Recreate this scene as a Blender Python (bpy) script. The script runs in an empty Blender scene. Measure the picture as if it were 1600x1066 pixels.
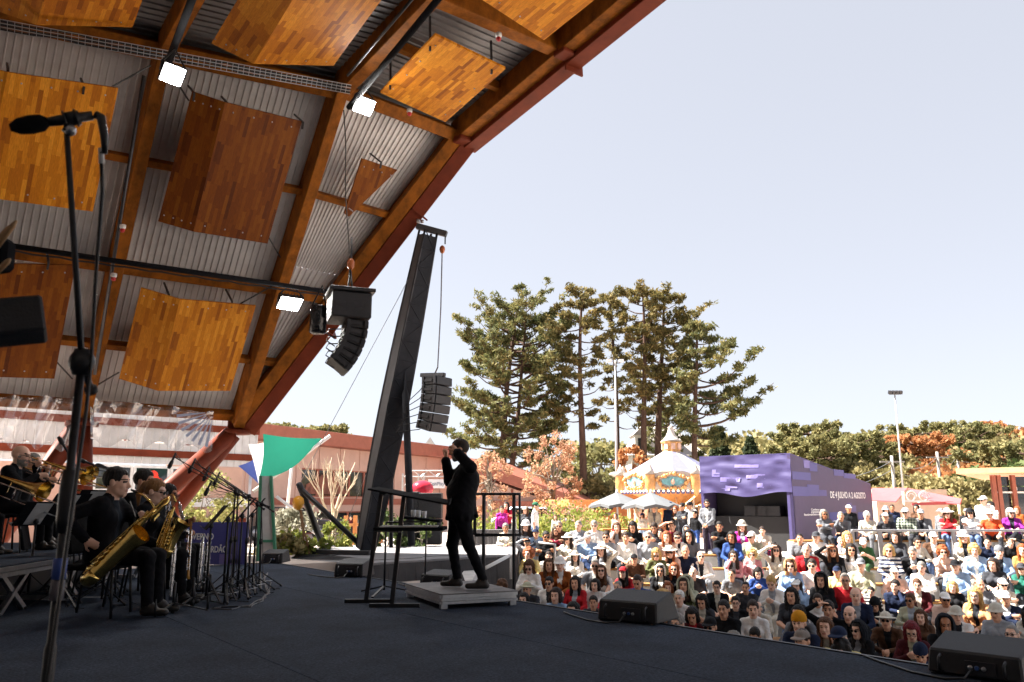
import bpy, math, random
import numpy as np
from mathutils import Vector as V, Matrix as M, noise as mnoise
S = bpy.context.scene
COL = S.collection
R = math.radians
random.seed(7)
RNG = np.random.default_rng(7)
# ---------------------------------------------------------------- camera, light, exposure
CAMH, PITCH, FPX = 1.09, R(11.5), 1250.0
cam_data = bpy.data.cameras.new('camera')
cam = bpy.data.objects.new('camera', cam_data)
COL.objects.link(cam)
cam.location = (0, 0, CAMH)
cam.rotation_euler = (R(90) + PITCH, 0, 0)
cam_data.sensor_width = 36.0
cam_data.lens = FPX / 1600 * 36
cam_data.clip_start = 0.05
cam_data.clip_end = 3000
cam_data.dof.use_dof = True
cam_data.dof.focus_distance = 10.5
cam_data.dof.aperture_fstop = 5.6
S.camera = cam
SUN_T = V((0.776, -0.168, -1.0)).normalized()          # the way the sunlight travels
world = bpy.data.worlds.new('World')
S.world = world
world.use_nodes = True
wn = world.node_tree
sky = wn.nodes.new('ShaderNodeTexSky')
sky.sky_type = 'NISHITA'
sky.sun_disc = False
sky.sun_elevation = math.asin(-SUN_T.z)
sky.sun_rotation = math.atan2(-SUN_T.x, -SUN_T.y)
sky.altitude = 1600
sky.air_density = 1.0
sky.dust_density = 2.0
sky.ozone_density = 1.0
hs = wn.nodes.new('ShaderNodeHueSaturation')
hs.inputs['Saturation'].default_value = 0.4
hs.inputs['Value'].default_value = 0.13
wn.links.new(sky.outputs[0], hs.inputs['Color'])
pale = wn.nodes.new('ShaderNodeMix')                    # thin high haze: the whole sky is a pale lavender blue
pale.data_type = 'RGBA'; pale.blend_type = 'ADD'; pale.inputs[0].default_value = 1.0
pale.inputs[7].default_value = (0.87, 0.905, 1.02, 1)
wn.links.new(hs.outputs[0], pale.inputs[6])
bgn = wn.nodes['Background']
wn.links.new(pale.outputs[2], bgn.inputs[0])
bgn.inputs[1].default_value = 0.12
sun_data = bpy.data.lights.new('sun', 'SUN')
sun_data.energy = 5.0
sun_data.angle = R(0.53)
sun_data.color = (1.0, 0.93, 0.84)
sun = bpy.data.objects.new('sun', sun_data)
COL.objects.link(sun)
sun.rotation_euler = SUN_T.to_track_quat('-Z', 'Y').to_euler()
sun.location = (-30, 30, 60)
S.view_settings.view_transform = 'Standard'
S.view_settings.look = 'None'
S.view_settings.gamma = 1
S.view_settings.use_curve_mapping = False
S.view_settings.exposure = 2.35
S.render.engine = 'CYCLES'
S.cycles.use_denoising = True
S.cycles.max_bounces = 8
S.cycles.diffuse_bounces = 5
S.cycles.glossy_bounces = 4
S.cycles.transparent_max_bounces = 16
S.cycles.sample_clamp_indirect = 10
S.cycles.caustics_reflective = False
S.cycles.caustics_refractive = False
# ---------------------------------------------------------------- maths helpers
CP, SP = math.cos(PITCH), math.sin(PITCH)
DD, EE, UP = V((.8, .6, 0)), V((.6, -.8, 0)), V((0, 0, 1))   # out to the audience, along the stage edge, up
def ray(px, py):
 u = (px - 800) / FPX; v = (533 - py) / FPX
 return V((u, CP - v * SP, SP + v * CP))
CO = V((0, 0, CAMH))
def onz(px, py, z):
 d = ray(px, py); return CO + d * ((z - CAMH) / d.z)
def aty(px, py, y):
 d = ray(px, py); return CO + d * (y / d.y)
def ond(px, py, dd):
 d = ray(px, py); return CO + d * (dd / d.dot(DD))
def onplane(px, py, p0, n):
 d = ray(px, py); return CO + d * ((p0 - CO).dot(n) / d.dot(n))
def W(d, e, z=0.0): return DD * d + EE * e + UP * z
def lerp(a, b, t): return a + (b - a) * t
# ---------------------------------------------------------------- materials
MATS = {}
def nodemat(name):
 m = bpy.data.materials.new(name); m.use_nodes = True
 nt = m.node_tree
 return m, nt, nt.nodes['Principled BSDF']
def mat(name, col, rough=0.6, metal=0.0, var=0.12, scale=6.0, bump=0.0, bscale=60.0, spec=0.5, stretch=None):
 """plain surface with uneven colour (noise), optional fine relief"""
 if name in MATS: return MATS[name]
 m, nt, b = nodemat(name)
 N, L = nt.nodes, nt.links
 tc = N.new('ShaderNodeTexCoord')
 co = tc.outputs['Object']
 if stretch:
  mp = N.new('ShaderNodeMapping'); mp.inputs['Scale'].default_value = stretch
  L.new(co, mp.inputs[0]); co = mp.outputs[0]
 nz = N.new('ShaderNodeTexNoise'); nz.inputs['Scale'].default_value = scale
 nz.inputs['Detail'].default_value = 5; nz.inputs['Roughness'].default_value = .65
 L.new(co, nz.inputs['Vector'])
 mr = N.new('ShaderNodeMapRange'); mr.inputs[1].default_value = .3; mr.inputs[2].default_value = .7
 mr.inputs[3].default_value = 1 - var; mr.inputs[4].default_value = 1 + var
 L.new(nz.outputs[0], mr.inputs[0])
 mx = N.new('ShaderNodeVectorMath'); mx.operation = 'SCALE'
 mx.inputs[0].default_value = col[:3]
 L.new(mr.outputs[0], mx.inputs['Scale'])
 L.new(mx.outputs[0], b.inputs['Base Color'])
 b.inputs['Roughness'].default_value = rough
 b.inputs['Metallic'].default_value = metal
 b.inputs['Specular IOR Level'].default_value = spec
 if bump:
  n2 = N.new('ShaderNodeTexNoise'); n2.inputs['Scale'].default_value = bscale
  n2.inputs['Detail'].default_value = 4
  L.new(co, n2.inputs['Vector'])
  bp = N.new('ShaderNodeBump'); bp.inputs['Strength'].default_value = bump; bp.inputs['Distance'].default_value = .02
  L.new(n2.outputs[0], bp.inputs['Height']); L.new(bp.outputs[0], b.inputs['Normal'])
 MATS[name] = m
 return m
def emat(name, col, strength):
 if name in MATS: return MATS[name]
 m, nt, b = nodemat(name)
 b.inputs['Base Color'].default_value = (*col, 1)
 b.inputs['Emission Color'].default_value = (*col, 1)
 b.inputs['Emission Strength'].default_value = strength
 MATS[name] = m; return m
# ---------------------------------------------------------------- objects
def wloc(o):
 l = V((0, 0, 0))
 while o is not None:
  l = l + o.location; o = o.parent
 return l
def link(o, parent=None):
 COL.objects.link(o)
 if parent is not None: o.parent = parent
 return o
def tag(o, label=None, cat=None, group=None, kind=None):
 if label: o['label'] = label
 if cat: o['category'] = cat
 if group: o['group'] = group
 if kind: o['kind'] = kind
 return o
def thing(name, loc, label, cat, group=None, rz=0.0):
 o = bpy.data.objects.new(name, None); o.empty_display_size = .2
 o.location = loc; o.rotation_euler = (0, 0, rz)
 link(o); return tag(o, label, cat, group)
def kids(o): return [c for c in bpy.data.objects if c.parent is o]
def copy_tree(o, parent=None, cm=None):
 if cm is None:
  cm = {}
  for c in bpy.data.objects:
   if c.parent is not None: cm.setdefault(c.parent.name, []).append(c)
 c = o.copy(); COL.objects.link(c)
 if parent is not None: c.parent = parent
 for k in cm.get(o.name, []): copy_tree(k, c, cm)
 return c
class MB:
 """collects shapes in world space and links them as ONE mesh object"""
 def __init__(s): s.v = []; s.f = []; s.m = []; s.cur = 0; s.uv = None; s.sm = []; s.smooth = False
 def _add(s, vs, fs):
  b = len(s.v); s.v += [tuple(p) for p in vs]
  for f in fs:
   s.f.append(tuple(i + b for i in f)); s.m.append(s.cur); s.sm.append(s.smooth)
  return s
 def poly(s, pts): return s._add(pts, [tuple(range(len(pts)))])
 def hexa(s, p):   # 8 points: bottom 0-3, top 4-7
  return s._add(p, [(3, 2, 1, 0), (4, 5, 6, 7), (0, 1, 5, 4), (1, 2, 6, 5), (2, 3, 7, 6), (3, 0, 4, 7)])
 def box(s, c, size, rot=None):
  c = V(c); x, y, z = size[0] / 2, size[1] / 2, size[2] / 2
  ps = [V(p) for p in ((-x, -y, -z), (x, -y, -z), (x, y, -z), (-x, y, -z), (-x, -y, z), (x, -y, z), (x, y, z), (-x, y, z))]
  if rot is not None: ps = [rot @ p for p in ps]
  return s.hexa([c + p for p in ps])
 def axbox(s, c, ax, ay, az):   # half-axis vectors
  c = V(c); ax, ay, az = V(ax), V(ay), V(az)
  return s.hexa([c - ax - ay - az, c + ax - ay - az, c + ax + ay - az, c - ax + ay - az,
      c - ax - ay + az, c + ax - ay + az, c + ax + ay + az, c - ax + ay + az])
 def bar(s, a, b, w, h, up=UP):
  a, b = V(a), V(b); t = (b - a).normalized(); sd = t.cross(V(up))
  if sd.length < 1e-5: sd = t.cross(V((1, 0, 0)))
  sd.normalize(); u = sd.cross(t).normalized()
  return s.axbox((a + b) / 2, (b - a) / 2, sd * w / 2, u * h / 2)
 def tube(s, pts, r, n=8, caps=True):
  pts = [V(p) for p in pts]
  rs = r if isinstance(r, (list, tuple)) else [r] * len(pts)
  rings = []; prev = None
  for i, p in enumerate(pts):
   t = (pts[min(i + 1, len(pts) - 1)] - pts[max(i - 1, 0)])
   if t.length < 1e-9: t = V((0, 0, 1))
   t.normalize()
   if prev is None:
    a = t.cross(UP)
    if a.length < .05: a = t.cross(V((1, 0, 0)))
   else: a = prev - t * prev.dot(t)
   a.normalize(); prev = a; b = t.cross(a)
   rings.append([p + (a * math.cos(2 * math.pi * k / n) + b * math.sin(2 * math.pi * k / n)) * rs[i] for k in range(n)])
  vs = [q for rg in rings for q in rg]; fs = []
  for i in range(len(rings) - 1):
   for k in range(n):
    k2 = (k + 1) % n
    fs.append((i * n + k, i * n + k2, (i + 1) * n + k2, (i + 1) * n + k))
  if caps: fs += [tuple(range(n - 1, -1, -1)), tuple((len(rings) - 1) * n + k for k in range(n))]
  sv = s.smooth; s.smooth = n >= 6; s._add(vs, fs); s.smooth = sv
  return s
 def lathe(s, c, prof, n=16, axis=UP, caps=True):   # prof: (radius, height)
  axis = V(axis).normalized(); a = axis.cross(V((0, 1, 0)))
  if a.length < .05: a = axis.cross(V((1, 0, 0)))
  a.normalize(); b = axis.cross(a); c = V(c); vs = []
  for r, h in prof:
   vs += [c + axis * h + (a * math.cos(2 * math.pi * k / n) + b * math.sin(2 * math.pi * k / n)) * r for k in range(n)]
  fs = [(i * n + k, i * n + (k + 1) % n, (i + 1) * n + (k + 1) % n, (i + 1) * n + k) for i in range(len(prof) - 1) for k in range(n)]
  if caps: fs += [tuple(range(n - 1, -1, -1)), tuple((len(prof) - 1) * n + k for k in range(n))]
  sv = s.smooth; s.smooth = True; s._add(vs, fs); s.smooth = sv
  return s
 def ball(s, c, r, n=10, m=6):
  r = V(r) if hasattr(r, '__len__') else V((r, r, r)); c = V(c)
  vs = []; fs = []
  for i in range(1, m):
   ph = math.pi * i / m
   for k in range(n):
    th = 2 * math.pi * k / n
    vs.append(c + V((r.x * math.sin(ph) * math.cos(th), r.y * math.sin(ph) * math.sin(th), r.z * math.cos(ph))))
  t, b = len(vs), len(vs) + 1
  vs += [c + V((0, 0, r.z)), c - V((0, 0, r.z))]
  for k in range(n): fs += [(t, k, (k + 1) % n), (b, (m - 2) * n + (k + 1) % n, (m - 2) * n + k)]
  for i in range(m - 2):
   for k in range(n): fs.append((i * n + k, (i + 1) * n + k, (i + 1) * n + (k + 1) % n, i * n + (k + 1) % n))
  sv = s.smooth; s.smooth = True; s._add(vs, fs); s.smooth = sv
  return s
 def prism(s, pts, ext):   # polygon swept by a vector
  pts = [V(p) for p in pts]; n = len(pts); ext = V(ext)
  return s._add(pts + [p + ext for p in pts], [tuple(range(n - 1, -1, -1)), tuple(range(n, 2 * n))] + [(k, (k + 1) % n, n + (k + 1) % n, n + k) for k in range(n)])
 def mesh(s, name, mats, off):
  me = bpy.data.meshes.new(name)
  me.from_pydata([(p[0] - off[0], p[1] - off[1], p[2] - off[2]) for p in s.v], [], s.f)
  for m in (mats if isinstance(mats, (list, tuple)) else [mats]): me.materials.append(m)
  me.polygons.foreach_set('material_index', s.m)
  me.polygons.foreach_set('use_smooth', s.sm)
  return me
 def build(s, name, mats, parent=None, label=None, kind=None, bevel=0, fix=True):
  off = wloc(parent) if parent is not None else V((0, 0, 0))
  me = s.mesh(name, mats, off)
  if fix:
   import bmesh
   bm = bmesh.new(); bm.from_mesh(me)
   if s.smooth: bmesh.ops.remove_doubles(bm, verts=bm.verts[:], dist=1e-5)
   bmesh.ops.recalc_face_normals(bm, faces=bm.faces[:]); bm.to_mesh(me); bm.free()
  o = bpy.data.objects.new(name, me); link(o, parent)
  if bevel:
   b = o.modifiers.new('bevel', 'BEVEL'); b.width = bevel; b.segments = 1; b.limit_method = 'ANGLE'
  return tag(o, label, None, None, kind)
 def solo(s, name, mats, label, cat, group=None, kind=None, base=None, bevel=0):
  """a top-level thing that is a single mesh; its origin sits at its base"""
  a = np.array(s.v)
  off = V(base) if base is not None else V(((a[:, 0].min() + a[:, 0].max()) / 2, (a[:, 1].min() + a[:, 1].max()) / 2, a[:, 2].min()))
  me = s.mesh(name, mats, off)
  import bmesh
  bm = bmesh.new(); bm.from_mesh(me)
  if s.smooth: bmesh.ops.remove_doubles(bm, verts=bm.verts[:], dist=1e-5)
  bmesh.ops.recalc_face_normals(bm, faces=bm.faces[:]); bm.to_mesh(me); bm.free()
  o = bpy.data.objects.new(name, me); o.location = off; link(o)
  if bevel:
   b = o.modifiers.new('bevel', 'BEVEL'); b.width = bevel; b.segments = 1; b.limit_method = 'ANGLE'
  return tag(o, label, cat, group, kind)
def inst(name, me, loc=(0, 0, 0), parent=None, rot=None):
 o = bpy.data.objects.new(name, me); o.location = loc
 if rot is not None: o.rotation_euler = rot
 return link(o, parent)
def npmesh(name, v, quads, mats, midx=None, smooth=False):
 """fast mesh from numpy: v (n,3), quads (m,3|4)"""
 me = bpy.data.meshes.new(name); k = quads.shape[1]; m = len(quads)
 me.vertices.add(len(v)); me.vertices.foreach_set('co', np.ascontiguousarray(v, dtype=np.float32).ravel())
 me.loops.add(m * k); me.loops.foreach_set('vertex_index', np.ascontiguousarray(quads, dtype=np.int32).ravel())
 me.polygons.add(m); me.polygons.foreach_set('loop_start', np.arange(0, m * k, k, dtype=np.int32))
 for x in (mats if isinstance(mats, (list, tuple)) else [mats]): me.materials.append(x)
 if midx is not None: me.polygons.foreach_set('material_index', np.ascontiguousarray(midx, dtype=np.int32))
 if smooth: me.polygons.foreach_set('use_smooth', np.ones(m, dtype=bool))
 me.update(calc_edges=True); me.validate()
 return me
# common materials
M_black = mat('black_paint', (.012, .012, .014), .45, 0, .2)
M_blackmat = mat('black_cloth', (.010, .010, .012), .95, 0, .25, 14, .25, 300, .1)
M_steel = mat('bare_steel', (.42, .42, .44), .35, .9, .1, 20)
M_alu = mat('aluminium', (.55, .55, .56), .38, .9, .12, 18)
M_white = mat('white_paint', (.78, .77, .76), .5)
M_darksteel = mat('dark_steel', (.05, .05, .055), .4, .6, .2)
# ================================================================ ground, terraces, stage
def wood_strip_mat():
 m, nt, b = nodemat('glued_wood_strips'); N, L = nt.nodes, nt.links
 uv = N.new('ShaderNodeUVMap'); uv.uv_map = 'UVMap'
 br = N.new('ShaderNodeTexBrick')
 br.offset = 0.0; br.offset_frequency = 2; br.squash = 1
 br.inputs['Scale'].default_value = 1
 br.inputs['Mortar Size'].default_value = .0012
 br.inputs['Mortar Smooth'].default_value = .1
 br.inputs['Bias'].default_value = 0
 br.inputs['Brick Width'].default_value = .42
 br.inputs['Row Height'].default_value = .075
 br.inputs['Color1'].default_value = (0, 0, 0, 1); br.inputs['Color2'].default_value = (1, 1, 1, 1)
 br.inputs['Mortar'].default_value = (.15, .15, .15, 1)
 sp = N.new('ShaderNodeSeparateXYZ'); L.new(uv.outputs[0], sp.inputs[0])
 fl = N.new('ShaderNodeMath'); fl.operation = 'DIVIDE'; fl.inputs[1].default_value = .075; L.new(sp.outputs[1], fl.inputs[0])
 fr = N.new('ShaderNodeMath'); fr.operation = 'FLOOR'; L.new(fl.outputs[0], fr.inputs[0])
 wh = N.new('ShaderNodeTexWhiteNoise'); wh.noise_dimensions = '1D'; L.new(fr.outputs[0], wh.inputs['W'])
 ad = N.new('ShaderNodeMath'); ad.operation = 'MULTIPLY_ADD'; ad.inputs[1].default_value = 3.0
 L.new(wh.outputs[0], ad.inputs[0]); L.new(sp.outputs[0], ad.inputs[2])
 cb = N.new('ShaderNodeCombineXYZ'); L.new(ad.outputs[0], cb.inputs[0]); L.new(sp.outputs[1], cb.inputs[1])
 L.new(cb.outputs[0], br.inputs['Vector'])
 rp = N.new('ShaderNodeValToRGB')
 e = rp.color_ramp.elements
 e[0].position = 0; e[0].color = (.24, .070, .004, 1)
 e[1].position = 1; e[1].color = (.62, .26, .020, 1)
 for p, c in ((.12, (.36, .115, .006, 1)), (.4, (.46, .16, .007, 1)), (.75, (.54, .205, .012, 1))):
  x = e.new(p); x.color = c
 L.new(br.outputs['Color'], rp.inputs[0])
 nz = N.new('ShaderNodeTexNoise'); nz.inputs['Scale'].default_value = 9; nz.inputs['Detail'].default_value = 6
 mp = N.new('ShaderNodeMapping'); mp.inputs['Scale'].default_value = (1, 9, 1)
 L.new(uv.outputs[0], mp.inputs[0]); L.new(mp.outputs[0], nz.inputs['Vector'])
 mr = N.new('ShaderNodeMapRange'); mr.inputs[1].default_value = .3; mr.inputs[2].default_value = .7; mr.inputs[3].default_value = .78; mr.inputs[4].default_value = 1.18
 L.new(nz.outputs[0], mr.inputs[0])
 oi = N.new('ShaderNodeObjectInfo')
 mm = N.new('ShaderNodeMath'); mm.operation = 'MULTIPLY'
 L.new(mr.outputs[0], mm.inputs[0])
 mm.inputs[1].default_value = 1.1
 vm = N.new('ShaderNodeVectorMath'); vm.operation = 'SCALE'; L.new(rp.outputs[0], vm.inputs[0]); L.new(mm.outputs[0], vm.inputs['Scale'])
 vt = N.new('ShaderNodeVectorMath'); vt.operation = 'MULTIPLY'; L.new(vm.outputs[0], vt.inputs[0]); L.new(oi.outputs['Color'], vt.inputs[1]); L.new(vt.outputs[0], b.inputs['Base Color'])
 b.inputs['Roughness'].default_value = .55; b.inputs['Specular IOR Level'].default_value = .18
 return m
M_strips = wood_strip_mat()
M_beam = mat('stained_timber', (.25, .080, .007), .62, 0, .5, 4, .3, 30, .15, (1, 1, .6))
M_red = mat('oxide_red_steel', (.15, .028, .011), .55, 0, .25, 3, 0, 60, .15)
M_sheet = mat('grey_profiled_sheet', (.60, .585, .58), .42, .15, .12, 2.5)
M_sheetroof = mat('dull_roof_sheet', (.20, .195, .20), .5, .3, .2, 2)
def carpet():
 m, nt, b = nodemat('stage_carpet'); N, L = nt.nodes, nt.links
 tc = N.new('ShaderNodeTexCoord')
 mp = N.new('ShaderNodeMapping'); mp.inputs['Rotation'].default_value = (0, 0, R(53)); mp.inputs['Scale'].default_value = (1, 1, 1)
 L.new(tc.outputs['Object'], mp.inputs[0])
 n1 = N.new('ShaderNodeTexNoise'); n1.inputs['Scale'].default_value = 1.1; n1.inputs['Detail'].default_value = 6; n1.inputs['Roughness'].default_value = .7
 L.new(mp.outputs[0], n1.inputs[0])
 mp2 = N.new('ShaderNodeMapping'); mp2.inputs['Rotation'].default_value = (0, 0, R(-3)); mp2.inputs['Scale'].default_value = (22, 110, 1)
 L.new(tc.outputs['Object'], mp2.inputs[0])
 n2 = N.new('ShaderNodeTexNoise'); n2.inputs['Scale'].default_value = 1; n2.inputs['Detail'].default_value = 3
 L.new(mp2.outputs[0], n2.inputs[0])
 n3 = N.new('ShaderNodeTexNoise'); n3.inputs['Scale'].default_value = 180; L.new(tc.outputs['Object'], n3.inputs[0])
 a = N.new('ShaderNodeMapRange'); a.inputs[1].default_value = .3; a.inputs[2].default_value = .7; a.inputs[3].default_value = .62; a.inputs[4].default_value = 1.35; L.new(n1.outputs[0], a.inputs[0])
 c = N.new('ShaderNodeMapRange'); c.inputs[1].default_value = .25; c.inputs[2].default_value = .75; c.inputs[3].default_value = .45; c.inputs[4].default_value = 1.55; L.new(n2.outputs[0], c.inputs[0])
 mu = N.new('ShaderNodeMath'); mu.operation = 'MULTIPLY'; L.new(a.outputs[0], mu.inputs[0]); L.new(c.outputs[0], mu.inputs[1])
 vo = N.new('ShaderNodeTexVoronoi'); vo.inputs['Scale'].default_value = 5; L.new(tc.outputs['Object'], vo.inputs[0])
 lt = N.new('ShaderNodeMath'); lt.operation = 'LESS_THAN'; lt.inputs[1].default_value = .016; L.new(vo.outputs[0], lt.inputs[0])
 vm = N.new('ShaderNodeVectorMath'); vm.operation = 'SCALE'; vm.inputs[0].default_value = (.038, .050, .074); n4 = N.new('ShaderNodeTexNoise'); n4.inputs['Scale'].default_value = 55; n4.inputs['Detail'].default_value = 2; L.new(tc.outputs['Object'], n4.inputs[0])
 q4 = N.new('ShaderNodeMapRange'); q4.inputs[1].default_value = .3; q4.inputs[2].default_value = .7; q4.inputs[3].default_value = .55; q4.inputs[4].default_value = 1.45; L.new(n4.outputs[0], q4.inputs[0])
 m4 = N.new('ShaderNodeMath'); m4.operation = 'MULTIPLY'; L.new(mu.outputs[0], m4.inputs[0]); L.new(q4.outputs[0], m4.inputs[1]); L.new(m4.outputs[0], vm.inputs['Scale'])
 mx = N.new('ShaderNodeMix'); mx.data_type = 'RGBA'; L.new(lt.outputs[0], mx.inputs[0]); L.new(vm.outputs[0], mx.inputs[6]); mx.inputs[7].default_value = (.12, .12, .125, 1)
 L.new(mx.outputs[2], b.inputs['Base Color'])
 b.inputs['Roughness'].default_value = .97; b.inputs['Specular IOR Level'].default_value = .15
 bp = N.new('ShaderNodeBump'); bp.inputs['Strength'].default_value = .5; bp.inputs['Distance'].default_value = .004
 L.new(n3.outputs[0], bp.inputs['Height']); L.new(bp.outputs[0], b.inputs['Normal'])
 return m
M_carpet = carpet()
M_conc = mat('pale_concrete', (.56, .54, .51), .85, 0, .18, 2.2, .3, 30)
M_pave = mat('pink_grey_paving', (.48, .41, .36), .85, 0, .2, .8, .2, 12)
M_bench = mat('bench_timber', (.42, .20, .06), .6, 0, .3, 8, .1, 50, .4, (1, 1, 8))
M_fascia = mat('stage_fascia', (.02, .02, .022), .8)
ED = 5.78            # stage front edge
E0 = -15.3           # stage far end
ST_E1 = 9.0
# stage deck: carpeted sheets with seams between them
b = MB()
seams = [ED - .02, ED - 1.55, ED - 3.55, ED - 5.55, ED - 7.55, ED - 9.55, -8.2]
for i in range(len(seams) - 1):
 d1, d0 = seams[i] - .004, seams[i + 1] + .004
 b.hexa([W(d0, E0, -.05), W(d0, ST_E1, -.05), W(d1, ST_E1, -.05), W(d1, E0, -.05), W(d0, E0, 0), W(d0, ST_E1, 0), W(d1, ST_E1, 0), W(d1, E0, 0)])
b.build('stage_floor', M_carpet, None, None, 'structure')
b = MB(); b.hexa([W(-8.2, E0, -1.9), W(-8.2, ST_E1, -1.9), W(ED - .06, ST_E1, -1.9), W(ED - .06, E0, -1.9), W(-8.2, E0, -.055), W(-8.2, ST_E1, -.055), W(ED - .06, ST_E1, -.055), W(ED - .06, E0, -.055)])
b.build('stage_base', M_fascia, None, None, 'structure')
b = MB(); b.hexa([W(ED - .012, E0, -.22), W(ED - .012, ST_E1, -.22), W(ED + .02, ST_E1, -.22), W(ED + .02, E0, -.22), W(ED - .012, E0, .008), W(ED - .012, ST_E1, .008), W(ED + .02, ST_E1, .008), W(ED + .02, E0, .008)])
b.build('stage_edge_trim', M_black, None, None, 'structure')
# seating terraces rising away from the stage (rows run across, treads + concrete benches)
PLZ = -.45
ROWS = [('A', 11.0, -.62), ('B', 12.4, -.62), ('C', 13.9, -.60), ('D', 15.4, -.55), ('E', 16.9, -.42), ('F', 18.3, -.22), ('G', 19.7, .02), ('H', 21.2, .26), ('I', 22.8, .50), ('J', 22.7, .89)]
ROWD = {n: (y, z - 1.215) for n, y, z in ROWS}          # depth of the seats, tread level
TX0, TX1, TXM = -.75, 24.0, 7.35
b = MB()
def slab(b, x0, x1, y0, y1, z1, z0=-2.4):
 b.hexa([(x0, y0, z0), (x1, y0, z0), (x1, y1, z0), (x0, y1, z0), (x0, y0, z1), (x1, y0, z1), (x1, y1, z1), (x0, y1, z1)])
slab(b, TX0, TX1, -12, ROWD['B'][0] - 1.0, ROWD['A'][1])
order = 'CDEFGHI'
slab(b, TX0, TX1, ROWD['B'][0] - .998, ROWD['C'][0] - .95, ROWD['A'][1] + .004)
for i, k in enumerate(order):
 y0 = ROWD[k][0] - .948; y1 = ROWD[order[i + 1]][0] - .95 if i + 1 < len(order) else 23.9
 if k == 'I':
  slab(b, TX0, TXM - .002, y0, y1, ROWD[k][1]); slab(b, TXM, TX1, ROWD['J'][0] - .9, y1 + .6, ROWD['J'][1]); slab(b, TXM, TX1, y0, ROWD['J'][0] - .902, ROWD['H'][1] + .01)
 else: slab(b, TX0, TX1, y0, y1, ROWD[k][1])
b.build('seating_terraces', M_conc, None, None, 'structure', bevel=.012)
slab_w = MB(); slab(slab_w, TX0 - .3, TX0 - .002, 9.5, 24.4, PLZ + .12); slab_w.build('terrace_side_wall', M_conc, None, None, 'structure', bevel=.01)
for k, (y, t) in ROWD.items():
 x0, x1 = (TX0 + .1, TXM - .4) if k == 'I' else ((TXM + .3, 21) if k == 'J' else (TX0 + (.9 if k in 'FGH' else .1), 21))
 bb = MB(); slab(bb, x0, x1, y - .20, y + .24, t + .395, t - .05)
 bn = bb.build('terrace_bench', M_conc, None, None, 'structure', bevel=.012)
 n = int((x1 - x0) / 1.9)
 for i in range(n):
  xa, xb = lerp(x0, x1, i / n) + .05, lerp(x0, x1, (i + 1) / n) - .05
  for q in range(3):
   yb = y - .20 + .15 * q
   m = MB(); slab(m, xa, xb, yb, yb + .135, t + .435, t + .398)
   m.build('board', M_bench, bn)
# plaza around
b = MB(); FAR = 1500
for (x0, x1, y0, y1) in ((-FAR, FAR, 23.902, FAR), (-FAR, TX0 - .3, -FAR, 23.9), (TX1, FAR, -FAR, 23.9), (TX0 - .3, TX1, -FAR, -12)):
 b.poly([(x0, y0, PLZ), (x1, y0, PLZ), (x1, y1, PLZ), (x0, y1, PLZ)])
b.build('plaza_ground', M_pave, None, None, 'structure')
b = MB(); b.hexa([W(-40, -60, PLZ - .2), W(-40, E0 - .01, PLZ - .2), W(8, E0 - .01, PLZ - .2), W(8, -60, PLZ - .2), W(-40, -60, -.05), W(-40, E0 - .01, -.05), W(8, E0 - .01, -.05), W(8, -60, -.05)])
b.build('side_pavement', M_pave, None, None, 'structure')
# ================================================================ bandshell
N1 = aty(370, 660, 20.0); ZN = N1.z
N0 = onz(130, 645, ZN)
K1 = ond(530, 140, N1.dot(DD)); ZK = K1.z
KF = onz(714, 211, ZK)
K0 = onz(255, 80, ZK)
def NN(s): return N1 + (N1 - N0) * (s - 1)
def KK(s): return K1 + (K1 - K0) * (s - 1)
ES = (EE + UP * .05).normalized()
def RR(s, q): return KK(s) + ES * q
def RF(q): return KF + (EE + UP * .115) * q
WN = (N1 - N0).cross(K1 - N1).normalized()         # wall normal, turned to the inside
if WN.dot(EE) < 0: WN = -WN
SLIST = [-4, -3, -2, -1, 0, 1]
shell = thing('bandshell', W(0, -20, 0), 'timber and steel bandshell roof vaulting over the dark stage', 'bandshell')
RN = (N1 - N0).normalized().cross(ES).normalized()
if RN.z > 0: RN = -RN                              # roof normal, downwards
def corr(p00, p10, p11, p01, nrm, pitch=.13, depth=.03, n=None):
 """ribbed sheet: ribs run from edge p00-p10 to edge p01-p11"""
 b = MB()
 n = n or max(2, int(((p10 - p00).length + (p11 - p01).length) / 2 / pitch))
 prof = [(0, 0), (.72, 0), (.80, 1), (.94, 1)]
 us = [((i + a) / n, h) for i in range(n) for a, h in prof] + [(1.0, 0)]
 vs = []
 for u, h in us:
  vs += [lerp(p00, p10, u) + nrm * depth * h, lerp(p01, p11, u) + nrm * depth * h]
 b._add(vs, [(2 * i, 2 * i + 2, 2 * i + 3, 2 * i + 1) for i in range(len(us) - 1)])
 return b
OUT = -.30    # sheets sit outside the ribs
for i in range(len(SLIST) - 1):
 s0, s1 = SLIST[i], SLIST[i + 1]
 for (f0, f1) in ((0, .5), (.5, 1.0)):
  o = WN * OUT
  A, B_, C, D_ = [lerp(NN(s), KK(s), f) + o for s, f in ((s0, f0), (s1, f0), (s1, f1), (s0, f1))]
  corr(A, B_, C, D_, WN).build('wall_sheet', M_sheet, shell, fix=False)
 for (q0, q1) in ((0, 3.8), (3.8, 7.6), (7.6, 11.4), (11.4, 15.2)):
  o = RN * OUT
  corr(RR(s0, q0) + o, RR(s0, q1) + o, RR(s1, q1) + o, RR(s1, q0) + o, RN, .18).build('roof_sheet', M_sheetroof, shell, fix=False)
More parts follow.
